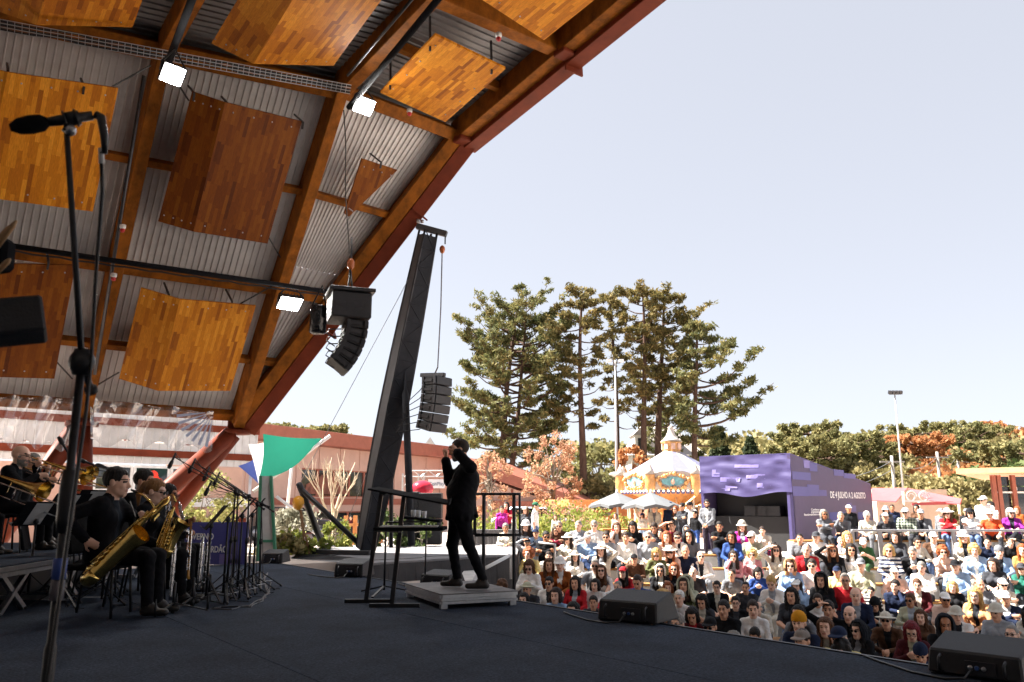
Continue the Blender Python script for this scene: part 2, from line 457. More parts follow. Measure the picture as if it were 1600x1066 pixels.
# front bay: wall triangle and roof strip
o = WN * OUT
WF = (K1 - N1).cross(KF - N1).normalized()
if WF.dot(EE) < 0: WF = -WF
for f0, f1 in ((0.02, .5), (.5, 1)):
 corr(lerp(N1, K1, f0) + WF * OUT, lerp(N1, KF, f0) + WF * OUT, lerp(N1, KF, f1) + WF * OUT, lerp(N1, K1, f1) + WF * OUT, WF, n=(11 if f0 < .4 else 24)).build('wall_sheet', M_sheet, shell, fix=False)
for (q0, q1) in ((0, 3.8), (3.8, 7.6), (7.6, 11.4), (11.4, 15.2)):
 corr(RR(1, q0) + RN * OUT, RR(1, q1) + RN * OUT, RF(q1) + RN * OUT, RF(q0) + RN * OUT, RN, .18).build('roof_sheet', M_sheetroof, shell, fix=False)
# closing flashing along the knee between wall and roof sheets
b = MB()
for A_, B_, n1 in ((KK(-4), K1, WN), (K1, KF, WF)):
 for (o1, o2) in ((n1 * OUT, (n1 + RN).normalized() * OUT * 1.5), ((n1 + RN).normalized() * OUT * 1.5, RN * OUT)):
  b.poly([A_ + o1 - ((K1 - N1).normalized() * .06 if o1 == n1 * OUT else V((0, 0, 0))), B_ + o1 - ((K1 - N1).normalized() * .06 if o1 == n1 * OUT else V((0, 0, 0))), B_ + o2 + (ES * .08 if o2 == RN * OUT else V((0, 0, 0))), A_ + o2 + (ES * .08 if o2 == RN * OUT else V((0, 0, 0)))])
b.build('knee_flashing', M_sheetroof, shell)
# ribs
def beam(a, b_, w, h, nrm, name='rib_beam', m=M_beam):
 return MB().bar(a, b_, w, h, nrm).build(name, m, shell, bevel=.012)
for s in SLIST:
 beam(NN(s) - WN * .02, KK(s) - WN * .02, .25, .56, WN)
 beam(RR(s, .05) - RN * .05, RR(s, 15.2) - RN * .05, .27, .56, RN)
# purlins
for f, w in ((.015, .2), (.205, .14), (.43, .22), (.72, .15)):
 beam(lerp(NN(-4), KK(-4), f) - WN * .1, lerp(N1, K1, f) - WN * .1, w, .24, WN, 'purlin')
 if f > .1: beam(lerp(N1, K1, f) - WF * .1, lerp(N1, KF, f) - WF * .1, w, .22, WF, 'purlin')
beam(KK(-4), K1, .36, .4, WN, 'purlin')
beam(K1, KF, .28, .4, WN, 'purlin')
for q in (3.8, 7.6, 11.4, 15.2):
 beam(RR(-4, q) - RN * .08, RR(1, q) - RN * .08, .26, .40, RN, 'purlin')
 beam(RR(1, q) - RN * .08, RF(q) - RN * .08, .28, .46, RN, 'purlin')
beam(lerp(RR(1, 1.9), RF(1.9), .0) - RN * .15, RF(1.9) - RN * .15, .16, .2, RN, 'purlin')
# front arch: timber inside, oxide red box girder outside
FA = (KF - N1).normalized()
FN = FA.cross(ES).normalized()                      # out of the arch plane
if FN.dot(DD) < 0: FN = -FN
inn = (ES - FA * ES.dot(FA)).normalized()
beam(N1 + FN * .0 - inn * .05, KF - inn * .05, .30, .5, inn, 'arch_timber')
beam(KF - UP * -.02, RF(15.2), .34, .5, UP, 'arch_timber')
beam(lerp(N1, KF, .0) + FN * .34 - inn * .02, KF + FN * .34 - inn * .02 + FA * .05, .36, .46, inn, 'arch_girder', M_red)
beam(KF + FN * .36 + UP * .03, RF(15.2) + FN * .36 + UP * .03, .38, .44, UP, 'arch_girder', M_red)
# girder splice plates
for p, t in ((lerp(N1, KF, .36), FA), (lerp(N1, KF, .77), FA), (RF(3.85), ES)):
 MB().bar(p + FN * .40 - t * .02, p + FN * .40 + t * .02, .46, .60, inn if t is FA else UP).build('splice_plate', M_red, shell)
for p in (KF + ES * .25, RF(4.0)):
 MB().box(p - UP * .22, (.34, .34, .16), M.Rotation(R(-53), 3, 'Z')).build('corner_bracket', M_red, shell, bevel=.02)
# far wall and back of the shell
SR = RR(-4, 15.2)
b = MB(); b.poly([RR(-4, 15.2), RR(1, 15.2), RF(15.2), RF(15.2) + EE * 4 - UP * 10.4, RR(-4, 15.2) + EE * 4 - UP * 11]); b.build('far_wall', M_sheet, shell)
b = MB(); b.poly([NN(-4) - UP * 3, KK(-4), RR(-4, 15.2), RR(-4, 15.2) + EE * 4 - UP * 11]); b.build('back_wall', M_sheet, shell)
# base nodes and V columns
for s, feet in ((1, ((-1.9, -.6), (-3.1, .5))), (0, ((-1.6, .3), (.25, .2))), (-1, ((-1.9, -.6), (1.2, .5))), (-2, ((-1.9, -.6), (1.2, .5)))):
 n = NN(s)
 MB().lathe(n - UP * .30, [(.34, 0), (.34, .1)], 14).build('node_plate', M_red, shell)
 MB().axbox(n - UP * .05, DD * .22, EE * .02, UP * .25).build('gusset', M_red, shell)
 for (dd, de) in feet:
  MB().tube([n - UP * .3 + DD * dd * .04, V((n.x, n.y, -.06)) + DD * dd + EE * de], .21, 14).build('column', M_red, shell)
# ================================================================ things hung in the shell
def uvplate(pts, nrm, thick, along):
 """flat plate with metric UVs; 'along' is the direction of the strips"""
 pts = [V(p) for p in pts]; nrm = nrm.normalized()
 b = MB(); b.prism(pts, -nrm * thick)
 return b, pts[0], (along - nrm * along.dot(nrm)).normalized(), nrm
def put_uv(o, org, ax, nrm, off):
 ay = nrm.cross(ax); me = o.data
 uvl = me.uv_layers.new(name='UVMap')
 for lp in me.loops:
  p = me.vertices[lp.vertex_index].co + off - org
  uvl.data[lp.index].uv = (p.dot(ax) + 20, p.dot(ay) + 20)
def panel(leaves, plane, along, label, shade=1.0, hooks=(), edge=None):
 """acoustic panel: leaves = lists of (px,py,offset) on the plane (p0, n)"""
 p0, n = plane
 L3 = [[onplane(x, y, p0 + n * off, n) for x, y, off in lf] for lf in leaves]
 c = sum((p for lf in L3 for p in lf), V((0, 0, 0))) / sum(len(lf) for lf in L3)
 t = thing('acoustic_panel', c, label, 'acoustic panel', 'wooden acoustic panels under the bandshell roof')
 for k, lf in enumerate(L3):
  nr = (lf[1] - lf[0]).cross(lf[2] - lf[0]).normalized()
  if nr.dot(n) < 0: nr = -nr
  b, org, ax, nr = uvplate(lf, nr, .05, along)
  o = b.build('panel_leaf', M_strips, t)
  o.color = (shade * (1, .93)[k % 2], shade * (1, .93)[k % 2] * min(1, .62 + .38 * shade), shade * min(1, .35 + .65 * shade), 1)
  put_uv(o, org, ax, nr, c)
  bb = MB()
  a, d = lf[0], lf[1]
  for e0, e1, ins in ((lf[0], lf[1], lf[2]), (lf[-1], lf[-2], lf[0])):
   inw = (ins - e1); inw = (inw - (e1 - e0).normalized() * inw.dot((e1 - e0).normalized())).normalized()
   for q in (.12, .38, .62, .88):
    bb.lathe(lerp(e0, e1, q) + inw * .16 + nr * .0, [(.017, 0), (.012, .012)], 6, nr)
  bb.build('screw_heads', M_steel, t, kind='stuff')
 for x, y in hooks:
  q = onplane(x, y, p0 + n * .30, n)
  MB().bar(q + n * .16, q - n * .45, .035, .03, UP).bar(q + n * .16, q + n * .13 + UP * -.16, .035, .03, n).build('hanger', M_black, t)
 return t
PW = (K1, WN); PR = (K1, RN)
wal = (K1 - N1).normalized()
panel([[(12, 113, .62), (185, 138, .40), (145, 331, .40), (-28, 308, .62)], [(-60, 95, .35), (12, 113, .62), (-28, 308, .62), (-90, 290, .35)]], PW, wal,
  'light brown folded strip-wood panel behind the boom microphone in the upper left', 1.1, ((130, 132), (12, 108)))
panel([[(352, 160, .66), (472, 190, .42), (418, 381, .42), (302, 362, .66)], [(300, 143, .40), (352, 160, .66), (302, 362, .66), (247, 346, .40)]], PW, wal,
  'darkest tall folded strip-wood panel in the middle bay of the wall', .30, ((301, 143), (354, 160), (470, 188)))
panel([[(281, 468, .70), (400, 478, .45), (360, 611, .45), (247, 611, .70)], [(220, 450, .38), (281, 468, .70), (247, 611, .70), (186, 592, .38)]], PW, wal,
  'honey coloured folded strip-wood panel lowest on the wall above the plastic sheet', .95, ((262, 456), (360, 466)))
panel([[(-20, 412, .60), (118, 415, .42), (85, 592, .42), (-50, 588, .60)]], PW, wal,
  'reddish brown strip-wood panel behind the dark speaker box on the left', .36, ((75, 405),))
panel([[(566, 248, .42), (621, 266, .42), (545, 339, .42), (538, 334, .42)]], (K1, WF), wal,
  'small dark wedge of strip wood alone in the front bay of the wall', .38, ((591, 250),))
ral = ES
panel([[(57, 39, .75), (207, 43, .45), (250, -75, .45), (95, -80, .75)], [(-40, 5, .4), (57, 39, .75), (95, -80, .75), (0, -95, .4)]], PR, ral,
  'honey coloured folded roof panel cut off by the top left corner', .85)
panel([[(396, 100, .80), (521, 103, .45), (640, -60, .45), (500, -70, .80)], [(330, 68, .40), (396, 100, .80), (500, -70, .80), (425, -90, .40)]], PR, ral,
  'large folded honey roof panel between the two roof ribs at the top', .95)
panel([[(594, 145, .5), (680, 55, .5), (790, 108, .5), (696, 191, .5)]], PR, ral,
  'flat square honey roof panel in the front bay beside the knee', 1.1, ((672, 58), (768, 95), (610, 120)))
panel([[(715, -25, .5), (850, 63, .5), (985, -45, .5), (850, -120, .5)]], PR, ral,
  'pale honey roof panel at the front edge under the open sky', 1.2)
# ---- lamps
M_glow = emat('flood_glow', (1.0, .97, .92), 55)
def floodlight(px, py, p0, n, w, h, label, aim, hang):
 c = onplane(px, py, p0, n)
 z = -V(aim).normalized(); x = UP.cross(z).normalized(); y = z.cross(x)
 t = thing('floodlight', c, label, 'floodlight', 'lit floodlights hung under the shell')
 b = MB().axbox(c + z * .05, x * w * .5, y * h * .5, z * .045)
 for k in range(7): b.axbox(c + z * .13 + x * w * (k / 6 - .5) * .85, x * .008, y * h * .42, z * .04)
 b.build('housing', M_black, t)
 MB().axbox(c - z * .004, x * w * .46, y * h * .45, z * .006).build('diffuser', M_glow, t)
 MB().tube([c + x * w * .55 + z * .03, c + x * w * .55 + y * h * .4 + z * .1, c + V(hang), c - x * w * .55 + y * h * .4 + z * .1, c - x * w * .55 + z * .03], .018, 6).build('bracket', M_black, t)
 return t
toc = (V((-1.5, 9.0, 1)))
floodlight(270, 117, K1 + RN * 2.1, RN, .35, .31, 'lit floodlight left of the other two, at the head of a roof rib', V((.55, -.55, -.75)), (0, 0, .45))
floodlight(569, 166, K1 + RN * .9, RN, .42, .34, 'lit floodlight in the knee of the roof beside the square panel', V((.5, -.6, -.8)), (0, 0, .4))
floodlight(453, 475, K1 + WN * 1.4, WN, .50, .38, 'lit floodlight hanging from the black pipe near the hung speakers', V((.35, -.5, -.95)), (0, 0, .45))
# ---- cable tray, pipes, cables
ta, tb = onplane(-60, 28, K1 + WN * .75, WN), onplane(548, 140, K1 + WN * .75, WN)
tr = thing('cable_tray', ta, 'long wire mesh cable tray running under the knee of the roof', 'cable tray')
dirt = (tb - ta).normalized(); sdt = dirt.cross(WN).normalized()
b = MB()
for k in range(4): b.bar(ta + sdt * (.06 * k - .09), tb + sdt * (.06 * k - .09), .011, .011, WN)
b.build('rail_wires', M_alu, tr, kind='stuff')
b = MB(); n = 64
for k in range(n):
 p = lerp(ta, tb, k / n); b.bar(p - sdt * .09, p + sdt * .09, .008, .008, WN)
b.build('cross_wires', M_alu, tr, kind='stuff')
b = MB(); rr = random.Random(3)
for k in range(3):
 b.tube([lerp(ta, tb, q / 24) + sdt * (.05 * k - .05 + rr.uniform(-.03, .03)) + WN * -.03 for q in range(25)], .022, 5)
b.build('tray_cables', M_black, tr, kind='stuff')
def pipe(pts, r, label, m=M_blackmat, name='pipe', cat='pipe'):
 return MB().tube(pts, r, 8).solo(name, m, label, cat, base=pts[0])
pa, pb = onplane(-40, 376, K1 + WN * 1.5, WN), onplane(512, 456, K1 + WN * 1.5, WN)
pipe([pa, lerp(pa, pb, .5), pb], .055, 'long black lighting pipe with taped cables across the wall bays')
b = MB(); rr = random.Random(5)
b.tube([lerp(pa, pb, q / 30) + UP * (-.07 - .03 * abs(math.sin(q * 1.1))) + WN * .02 for q in range(31)], .018, 5)
b.solo('cable', M_black, 'thin black cable strapped under the long lighting pipe', 'cable', base=pa)
qa, qb = onplane(700, -20, K1 + RN * .85, RN), onplane(545, 168, K1 + RN * .85, RN)
pipe([qa, qb], .06, 'black lighting pipe running down to the knee floodlight')
qa, qb = onplane(330, -80, K1 + RN * 1.6, RN), onplane(262, 100, K1 + RN * 1.6, RN)
pipe([qa, qb], .06, 'black lighting pipe beside the first roof rib')
qa, qb = onplane(648, -6, K1 + RN * .5, RN), onplane(543, 118, K1 + RN * .5, RN)
pipe([qa, qb], .028, 'slim grey conduit clipped beside the second roof rib', M_darksteel, 'conduit', 'conduit')
qa, qb = onplane(225, 118, K1 + WN * .35, WN), onplane(148, 585, K1 + WN * .35, WN)
pipe([qa, qb], .035, 'slim grey conduit down the left side of a wall rib', M_darksteel, 'conduit', 'conduit')
c0, c1 = onplane(537, 172, K1 + WN * .9, WN), onplane(546, 440, K1 + WN * .9, WN)
MB().tube([lerp(c0, c1, q / 10) + WN * .06 * math.sin(q) for q in range(11)], .014, 5).solo('hanging_cable', M_black, 'thin black cable hanging from the knee to the hung speakers', 'cable')
def strut(x0, y0, x1, y1, label):
 a, c = onplane(x0, y0, K1 + WN * .35, WN), onplane(x1, y1, K1 + WN * .05, WN)
 MB().tube([a, c], .018, 5).solo('guy_wire', M_black, label, 'guy wire', 'stay wires of the wall panels')
for s in ((175, 136, 235, 103, 'short stay wire from the light panel to the left rib head'), (420, 371, 438, 402, 'short stay wire under the darkest tall panel'),
   (375, 475, 425, 447, 'short stay wire from the honey panel up to the second rib'), (90, 567, 113, 592, 'short stay wire below the reddish panel'),
   (186, 582, 150, 603, 'short stay wire from the honey panel down to the base purlin'), (282, 137, 295, 157, 'short stay wire above the darkest tall panel')):
 strut(*s)
M_signal = mat('signal_red', (.5, .02, .02), .4); M_bulb = mat('bulb_white', (.8, .8, .78), .3)
for x, y, pl, label in ((192, 353, PW, 'small round emergency light fixed high on the left rib'), (178, 429, PW, 'small round emergency light fixed lower on the left rib'),
      (640, 172, PR, 'small red signal light on the knee beam'), (779, 54, PR, 'small red signal light on the roof purlin near the edge')):
 c = onplane(x, y, pl[0] + pl[1] * .45, pl[1])
 t = thing('signal_light', c, label, 'signal light', 'small signal lights on the beams')
 MB().lathe(c, [(.06, -.02), (.06, .04), (.04, .07)], 10, -UP).build('lamp_base', M_bulb, t)
 MB().ball(c - UP * .09, .05, 8, 6).build('lens', M_signal, t)
# ---- speakers
M_cab = mat('speaker_black', (.016, .016, .019), .55, 0, .2, 20, .3, 200)
M_grille = mat('speaker_grille', (.03, .03, .034), .5, .3, .2, 30)
def array_box(c, x, y, z, w, h, dp, parent, name='array_box'):
 """one line array cabinet: wedge body, grille, handles, side rails (axes x wide, y front, z up)"""
 b = MB()
 p = [c + x * sx * w / 2 + y * sy * dp / 2 + z * sz * (h / 2 * (1 if sy > 0 else .90)) for sz in (-1, 1) for sx, sy in ((-1, -1), (1, -1), (1, 1), (-1, 1))]
 b.hexa(p); o = b.build(name, M_cab, parent, bevel=.012)
 g = MB(); g.axbox(c + y * (dp / 2 + .008), x * w * .46, y * .008, z * h * .42); g.build('grille', M_grille, o)
 g = MB()
 for sx in (-1, 1):
  g.axbox(c + x * sx * (w / 2 + .012) - y * dp * .1, x * .012, y * dp * .34, z * .03)
  for sy in (-.38, .42): g.axbox(c + x * sx * (w / 2 + .018) + y * dp * sy, x * .018, y * .03, z * h * .46)
 g.build('side_rigging', M_darksteel, o, kind='stuff')
 g = MB()
 for sx in (-.26, .26):
  g.axbox(c - y * (dp / 2 + .006) + x * w * sx, x * .07, y * .006, z * h * .2)
  g.axbox(c - y * (dp / 2 + .016) + x * w * sx, x * .055, y * .006, z * .012)
 g.build('rear_plate', M_darksteel, o, kind='stuff')
 return o
def line_array(top, yaw, n, w, h, dp, parent, tilt0, dtilt):
 f = V((math.cos(yaw), math.sin(yaw), 0)); p = V(top); a = tilt0
 for k in range(n):
  y = (f * math.cos(a) - UP * math.sin(a)).normalized(); x = y.cross(UP).normalized(); z = x.cross(y)
  c = p - z * (h / 2)
  array_box(c, x, y, z, w, h * .985, dp, parent)
  p = p - z * h; a += dtilt
 return p
# array hung from the arch
c = aty(545, 483, 14.6)
t = thing('hung_speaker_array', c, 'black speaker array with a big bass cabinet hung under the arch', 'speaker array')
yaw = math.atan2(.35, .94)
f = V((math.cos(yaw), math.sin(yaw), 0)); x = f.cross(UP).normalized()
cc = c
o = MB().axbox(cc, x * .40, f * .36, UP * .24).build('bass_cabinet', M_cab, t, bevel=.02)
g = MB()
for sy in (-.55, .35):
 g.axbox(cc + x * .403 + f * .36 * sy, x * .004, f * .085, UP * .055)
 g.axbox(cc - f * .363 + x * .3 * sy, f * .004, x * .085, UP * .055)
g.build('handle_recess', M_darksteel, o, kind='stuff')
MB().axbox(cc + UP * .29, x * .44, f * .42, UP * .035).build('flying_frame', M_darksteel, t, bevel=.01)
line_array(cc + f * .12 - UP * .26, yaw, 6, .62, .155, .40, t, R(2), R(7))
tp = cc + UP * .32
MB().tube([tp + x * .3, tp + UP * .42, tp - x * .3], .02, 6).tube([tp + UP * .4, tp + UP * 1.1], .016, 6).build('sling', M_black, t)
MB().lathe(tp + UP * .45, [(.03, 0), (.07, .05), (.07, .16), (.03, .22)], 8).build('hook_block', mat('hook_orange', (.4, .10, .02), .4), t)
b = MB()
for k in range(5):
 p = cc + f * -.1 - x * .2 - UP * (.35 + .14 * k); b.tube([p, p - f * .22 - UP * .02, p - f * .26 - UP * .1, p - f * .1 - UP * .2], .012, 5)
b.build('link_cables', M_black, t, kind='stuff')
c2 = aty(497, 500, 14.4)
t = thing('chain_bag', c2, 'glossy black chain bag hanging on straps beside the bass cabinet', 'chain bag')
MB().lathe(c2 - UP * .26, [(.13, 0), (.16, .04), (.155, .46), (.15, .52)], 12).build('bag', mat('glossy_pvc', (.012, .012, .014), .15, 0, .2, 9, .6, 14), t)
MB().tube([c2 + V((-.14, 0, .24)), c2 + V((.05, 0, .66)), c2 + V((.14, 0, .24))], .018, 6).build('strap', M_black, t)
# spotlight box and sticks close to the camera on the left
c = aty(8, 508, 1.75)
t = thing('monitor_speaker', c, 'soft black speaker box poking in at the left edge near the microphone stand', 'speaker')
rot = M.Rotation(R(-14), 3, 'Y') @ M.Rotation(R(28), 3, 'Z')
MB().box(c - V((.06, 0, 0)), (.26, .11, .085), rot).build('cabinet', M_cab, t, bevel=.006)
# ================================================================ people: one continuous skin per body
VS = .0105
class Field:
 def __init__(s, lo, hi, h=VS):
  s.h = h; s.lo = np.array(lo, np.float32); n = np.ceil((np.array(hi) - s.lo) / h).astype(int) + 1
  s.n = n; s.f = np.full(n, .2, np.float32); s.best = np.full(n, 9., np.float32); s.lab = np.zeros(n, np.int8)
 def sl(s, lo, hi):
  a = np.maximum(np.floor((np.array(lo) - s.lo) / s.h).astype(int), 0)
  b = np.minimum(np.ceil((np.array(hi) - s.lo) / s.h).astype(int) + 1, s.n)
  if (b <= a).any(): return None, None
  ax = [s.lo[i] + s.h * np.arange(a[i], b[i], dtype=np.float32) for i in range(3)]
  P = np.stack(np.meshgrid(*ax, indexing='ij'), -1)
  return tuple(slice(a[i], b[i]) for i in range(3)), P
 def put(s, sl, d, lab, k):
  f = s.f[sl]
  if k > 0:
   h = np.clip(.5 + .5 * (f - d) / k, 0, 1); s.f[sl] = f + (d - f) * h - k * h * (1 - h)
  else: s.f[sl] = np.minimum(f, d)
  m = d < s.best[sl]; s.best[sl] = np.where(m, d, s.best[sl]); s.lab[sl] = np.where(m, lab, s.lab[sl])
 def cone(s, a, b, r1, r2, lab=0, k=.025, flat=None, wr=0):
  a = np.array(a, np.float32); b = np.array(b, np.float32); m = max(r1, r2) + k + .03
  sl, P = s.sl(np.minimum(a, b) - m, np.maximum(a, b) + m)
  if sl is None: return
  q = P - a; ab = b - a; L = max(float(ab @ ab), 1e-9)
  t = np.clip(q @ ab / L, 0, 1)
  r = q - t[..., None] * ab
  if flat is not None:
   n = np.array(flat[0], np.float32); r = r + (r @ n)[..., None] * n * (flat[1] - 1)
  d = np.sqrt((r * r).sum(-1)) - (r1 + (r2 - r1) * t)
  if wr:
   d = d + wr * np.sin(P[..., 2] * 61 + P[..., 0] * 37) * np.sin(P[..., 1] * 53 + P[..., 0] * 29 + 1.3) * .8 + wr * .5 * np.sin(t * 31 + P[..., 0] * 90)
  s.put(sl, d, lab, k)
 def ell(s, c, r, lab=0, k=.02, rot=None, sub=False):
  c = np.array(c, np.float32); r = np.array(r, np.float32); m = float(r.max()) + k + .03
  sl, P = s.sl(c - m, c + m)
  if sl is None: return
  q = P - c
  if rot is not None: q = q @ rot          # rot columns are the local axes
  k0 = np.sqrt(((q / r) ** 2).sum(-1)); k1 = np.sqrt(((q / (r * r)) ** 2).sum(-1)) + 1e-9
  d = k0 * (k0 - 1) / k1
  if sub:
   f = s.f[sl]; h = np.clip(.5 - .5 * (f + d) / k, 0, 1); s.f[sl] = f + (-d - f) * h + k * h * (1 - h)
  else: s.put(sl, d, lab, k)
 def paint(s, fn):            # relabel cells: fn(P, lab) -> lab
  ax = [s.lo[i] + s.h * np.arange(s.n[i], dtype=np.float32) for i in range(3)]
  near = np.argwhere(np.abs(s.f) < s.h * 2.5)
  P = s.lo + near * s.h
  l = s.lab[near[:, 0], near[:, 1], near[:, 2]]
  s.lab[near[:, 0], near[:, 1], near[:, 2]] = fn(P.astype(np.float32), l)
 def net(s):
  """surface nets: vertices, quads, labels"""
  f = s.f; ins = f < 0
  c = np.zeros(np.array(f.shape) - 1, np.uint8)
  for i in (0, 1):
   for j in (0, 1):
    for k in (0, 1): c += ins[i:f.shape[0] - 1 + i, j:f.shape[1] - 1 + j, k:f.shape[2] - 1 + k]
  act = np.argwhere((c > 0) & (c < 8))
  idx = np.full(c.shape, -1, np.int32); idx[tuple(act.T)] = np.arange(len(act))
  acc = np.zeros((len(act), 3), np.float32); cnt = np.zeros(len(act), np.float32)
  cs = [(i, j, k) for i in (0, 1) for j in (0, 1) for k in (0, 1)]
  vals = {o: f[act[:, 0] + o[0], act[:, 1] + o[1], act[:, 2] + o[2]] for o in cs}
  for o in cs:
   for a in range(3):
    if o[a]: continue
    p = list(o); p[a] = 1; p = tuple(p)
    va, vb = vals[o], vals[p]; m = (va < 0) != (vb < 0)
    t = np.where(m, va / np.where(m, va - vb, 1), 0)
    pos = np.array(o, np.float32)[None] + 0 * acc; pos[:, a] += t
    acc += pos * m[:, None]; cnt += m
  v = s.lo + s.h * (act + acc / cnt[:, None])
  lab = s.lab[act[:, 0], act[:, 1], act[:, 2]]
  Q = []
  for a in range(3):
   b_, c_ = (a + 1) % 3, (a + 2) % 3
   A = np.take(ins, range(0, f.shape[a] - 1), a); B = np.take(ins, range(1, f.shape[a]), a)
   e = np.argwhere(A != B); e = e[(e[:, b_] > 0) & (e[:, c_] > 0) & (e[:, b_] < c.shape[b_]) & (e[:, c_] < c.shape[c_])]
   fl = A[tuple(e.T)]
   def at(db, dc):
    x = e.copy(); x[:, b_] -= db; x[:, c_] -= dc; return idx[tuple(x.T)]
   q = np.stack([at(0, 0), at(1, 0), at(1, 1), at(0, 1)], 1)
   q[~fl] = q[~fl][:, ::-1]; Q.append(q)
  Q = np.concatenate(Q); Q = Q[(Q >= 0).all(1)]
  for _ in range(1):
   sm = np.zeros_like(v); n = np.zeros(len(v), np.float32)
   for i in range(4):
    x, y = Q[:, i], Q[:, (i + 1) % 4]
    for w in (0, 1, 2): sm[:, w] += np.bincount(x, v[y, w], len(v)) + np.bincount(y, v[x, w], len(v))
    n += np.bincount(x, minlength=len(v)) + np.bincount(y, minlength=len(v))
   v = v * .6 + .4 * sm / np.maximum(n, 1)[:, None]
  return v, Q, lab[Q[:, 0]]
def unit(v): v = np.array(v, float); return v / max(np.linalg.norm(v), 1e-9)
def ik(sh, wr, l1, l2, pole):
 sh, wr = np.array(sh, float), np.array(wr, float); d = wr - sh; L = np.linalg.norm(d)
 L2 = min(L, (l1 + l2) * .995); d = d / max(L, 1e-9); wr = sh + d * L2
 a = (l1 * l1 - l2 * l2 + L2 * L2) / (2 * L2); h = math.sqrt(max(l1 * l1 - a * a, 0))
 p = np.array(pole, float); p = unit(p - d * (p @ d))
 return sh + d * a + p * h, wr
def hrot(yaw=0, pitch=0, roll=0):   # columns: right, forward, up of the head
 m = M.Rotation(R(yaw), 3, 'Z') @ M.Rotation(R(pitch), 3, 'X') @ M.Rotation(R(roll), 3, 'Y')
 return np.array(m)
SKIN, TOP, BOT, SHOE, EYE, LIP, INN, BEARD, FORE, SHIN, BROW = range(11)
HS = 1.05
class Scaled:
 def __init__(s, F, k): s.F = F; s.k = k
 def cone(s, a, b, r1, r2, lab=0, k=.02, flat=None): s.F.cone(a, b, r1 * s.k, r2 * s.k, lab, k, flat)
 def ell(s, c, r, lab=0, k=.02, rot=None, sub=False): s.F.ell(c, np.array(r) * s.k, lab, k, rot, sub)
def head(F0, c, Rm, fem=False):
 c = np.array(c, float); F = Scaled(F0, HS)
 P = lambda x, y, z: c + Rm @ np.array([x, y, z]) * HS
 F.ell(P(0, -.012, .025), (.076, .097, .092), SKIN, .02, Rm)
 F.ell(P(0, .024, -.04), (.057 if fem else .06, .068, .08), SKIN, .03, Rm)
 F.cone(P(-.012, .066, -.10), P(.012, .066, -.10), .02, .02, SKIN, .03)
 F.cone(P(-.04, .02, -.075), P(-.012, .062, -.102), .024, .02, SKIN, .02); F.cone(P(.04, .02, -.075), P(.012, .062, -.102), .024, .02, SKIN, .02)
 F.cone(P(-.034, .079, .024), P(.034, .079, .024), .013, .013, SKIN, .018)
 for sx in (-1, 1):
  F.ell(P(sx * .031, .108, .0), (.018, .022, .013), 0, .012, Rm, True)
  F.ell(P(sx * .03, .078, .0), (.013, .012, .012), SKIN, .006, Rm)
  F.ell(P(sx * .036, .066, -.035), (.02, .018, .018), SKIN, .02, Rm)
  F.ell(P(sx * .079, -.008, -.012), (.011, .024, .034), SKIN, .008, Rm)
 F.cone(P(0, .088, .008), P(0, .112, -.034), .009, .0135, SKIN, .012)
 F.cone(P(-.012, .1, -.038), P(.012, .1, -.038), .009, .009, SKIN, .01)
 F.cone(P(-.02, .086, -.064), P(.02, .086, -.064), .0085, .0085, LIP, .008); F.cone(P(-.016, .086, -.076), P(.016, .086, -.076), .009, .009, LIP, .008)
 def paint(Q, l):
  q = (Q - c) @ Rm / HS; x, y, z = np.abs(q[:, 0]), q[:, 1], q[:, 2]
  sk = (l == SKIN) | (l == LIP)
  hd = sk & (x < .1) & (np.abs(y) < .14) & (z > -.14) & (z < .13)
  l = np.where(hd & (y > .045) & (np.abs(x - .031) < .015) & (np.abs(z - .001) < .0075), EYE, l)
  l = np.where(hd & (y > .045) & (np.abs(x - .032) < .02) & (np.abs(z - .024) < .0048), BROW, l)
  lipz = (np.abs(z + .069) < .011) & (x < .024) & (y > .075)
  l = np.where((l == LIP) & ~lipz, SKIN, l)
  brd = hd & (l == SKIN) & (z < -.045) & (z > -.135) & (y > -.01) & ~((z > -.052) & (x < .012)) & ((x > .034) | (z < -.082) | ((z < -.05) & (z > -.063)))
  brd |= hd & (l == SKIN) & (x > .06) & (y > .005) & (y < .045) & (z < -.005)
  return np.where(brd, BEARD, l)
 return paint
def hand(F, wr, fwd, palm, curl=.35, side=1, big=1.0):
 """palm plate, four unequal bent fingers and a thumb that leaves the side of the palm"""
 wr = np.array(wr, float); f = unit(fwd); n = np.array(palm, float); n = unit(n - f * (n @ f)); s_ = np.cross(f, n) * side
 F.cone(wr, wr + f * .05, .026 * big, .034 * big, SKIN, .012, (n, 1.7)); F.cone(wr + f * .04, wr + f * .085, .036 * big, .036 * big, SKIN, .012, (n, 2.0))
 for i, (o, ln) in enumerate(((.027, .072), (.009, .082), (-.009, .076), (-.027, .058))):
  b0 = wr + f * (.092 - .004 * abs(i - 1.2)) + s_ * o * big; d = f
  p = b0
  for j, fr in enumerate((.45, .32, .23)):
   a = curl * (.6 + .5 * j); dj = unit(f * math.cos(a * (j + 1) * .8) + n * math.sin(a * (j + 1) * .8) + s_ * o * 1.2)
   q = p + dj * ln * fr; F.cone(p, q, .0095 - .0006 * j, .0088 - .0006 * j, SKIN, .003); p = q
 t0 = wr + f * .03 + s_ * .028; t1 = t0 + unit(f * .7 + s_ * .75 + n * .25) * .045; t2 = t1 + unit(f * .9 + s_ * .2 + n * .5) * .035
 F.cone(t0, t1, .0135, .0115, SKIN, .008); F.cone(t1, t2, .011, .009, SKIN, .004)
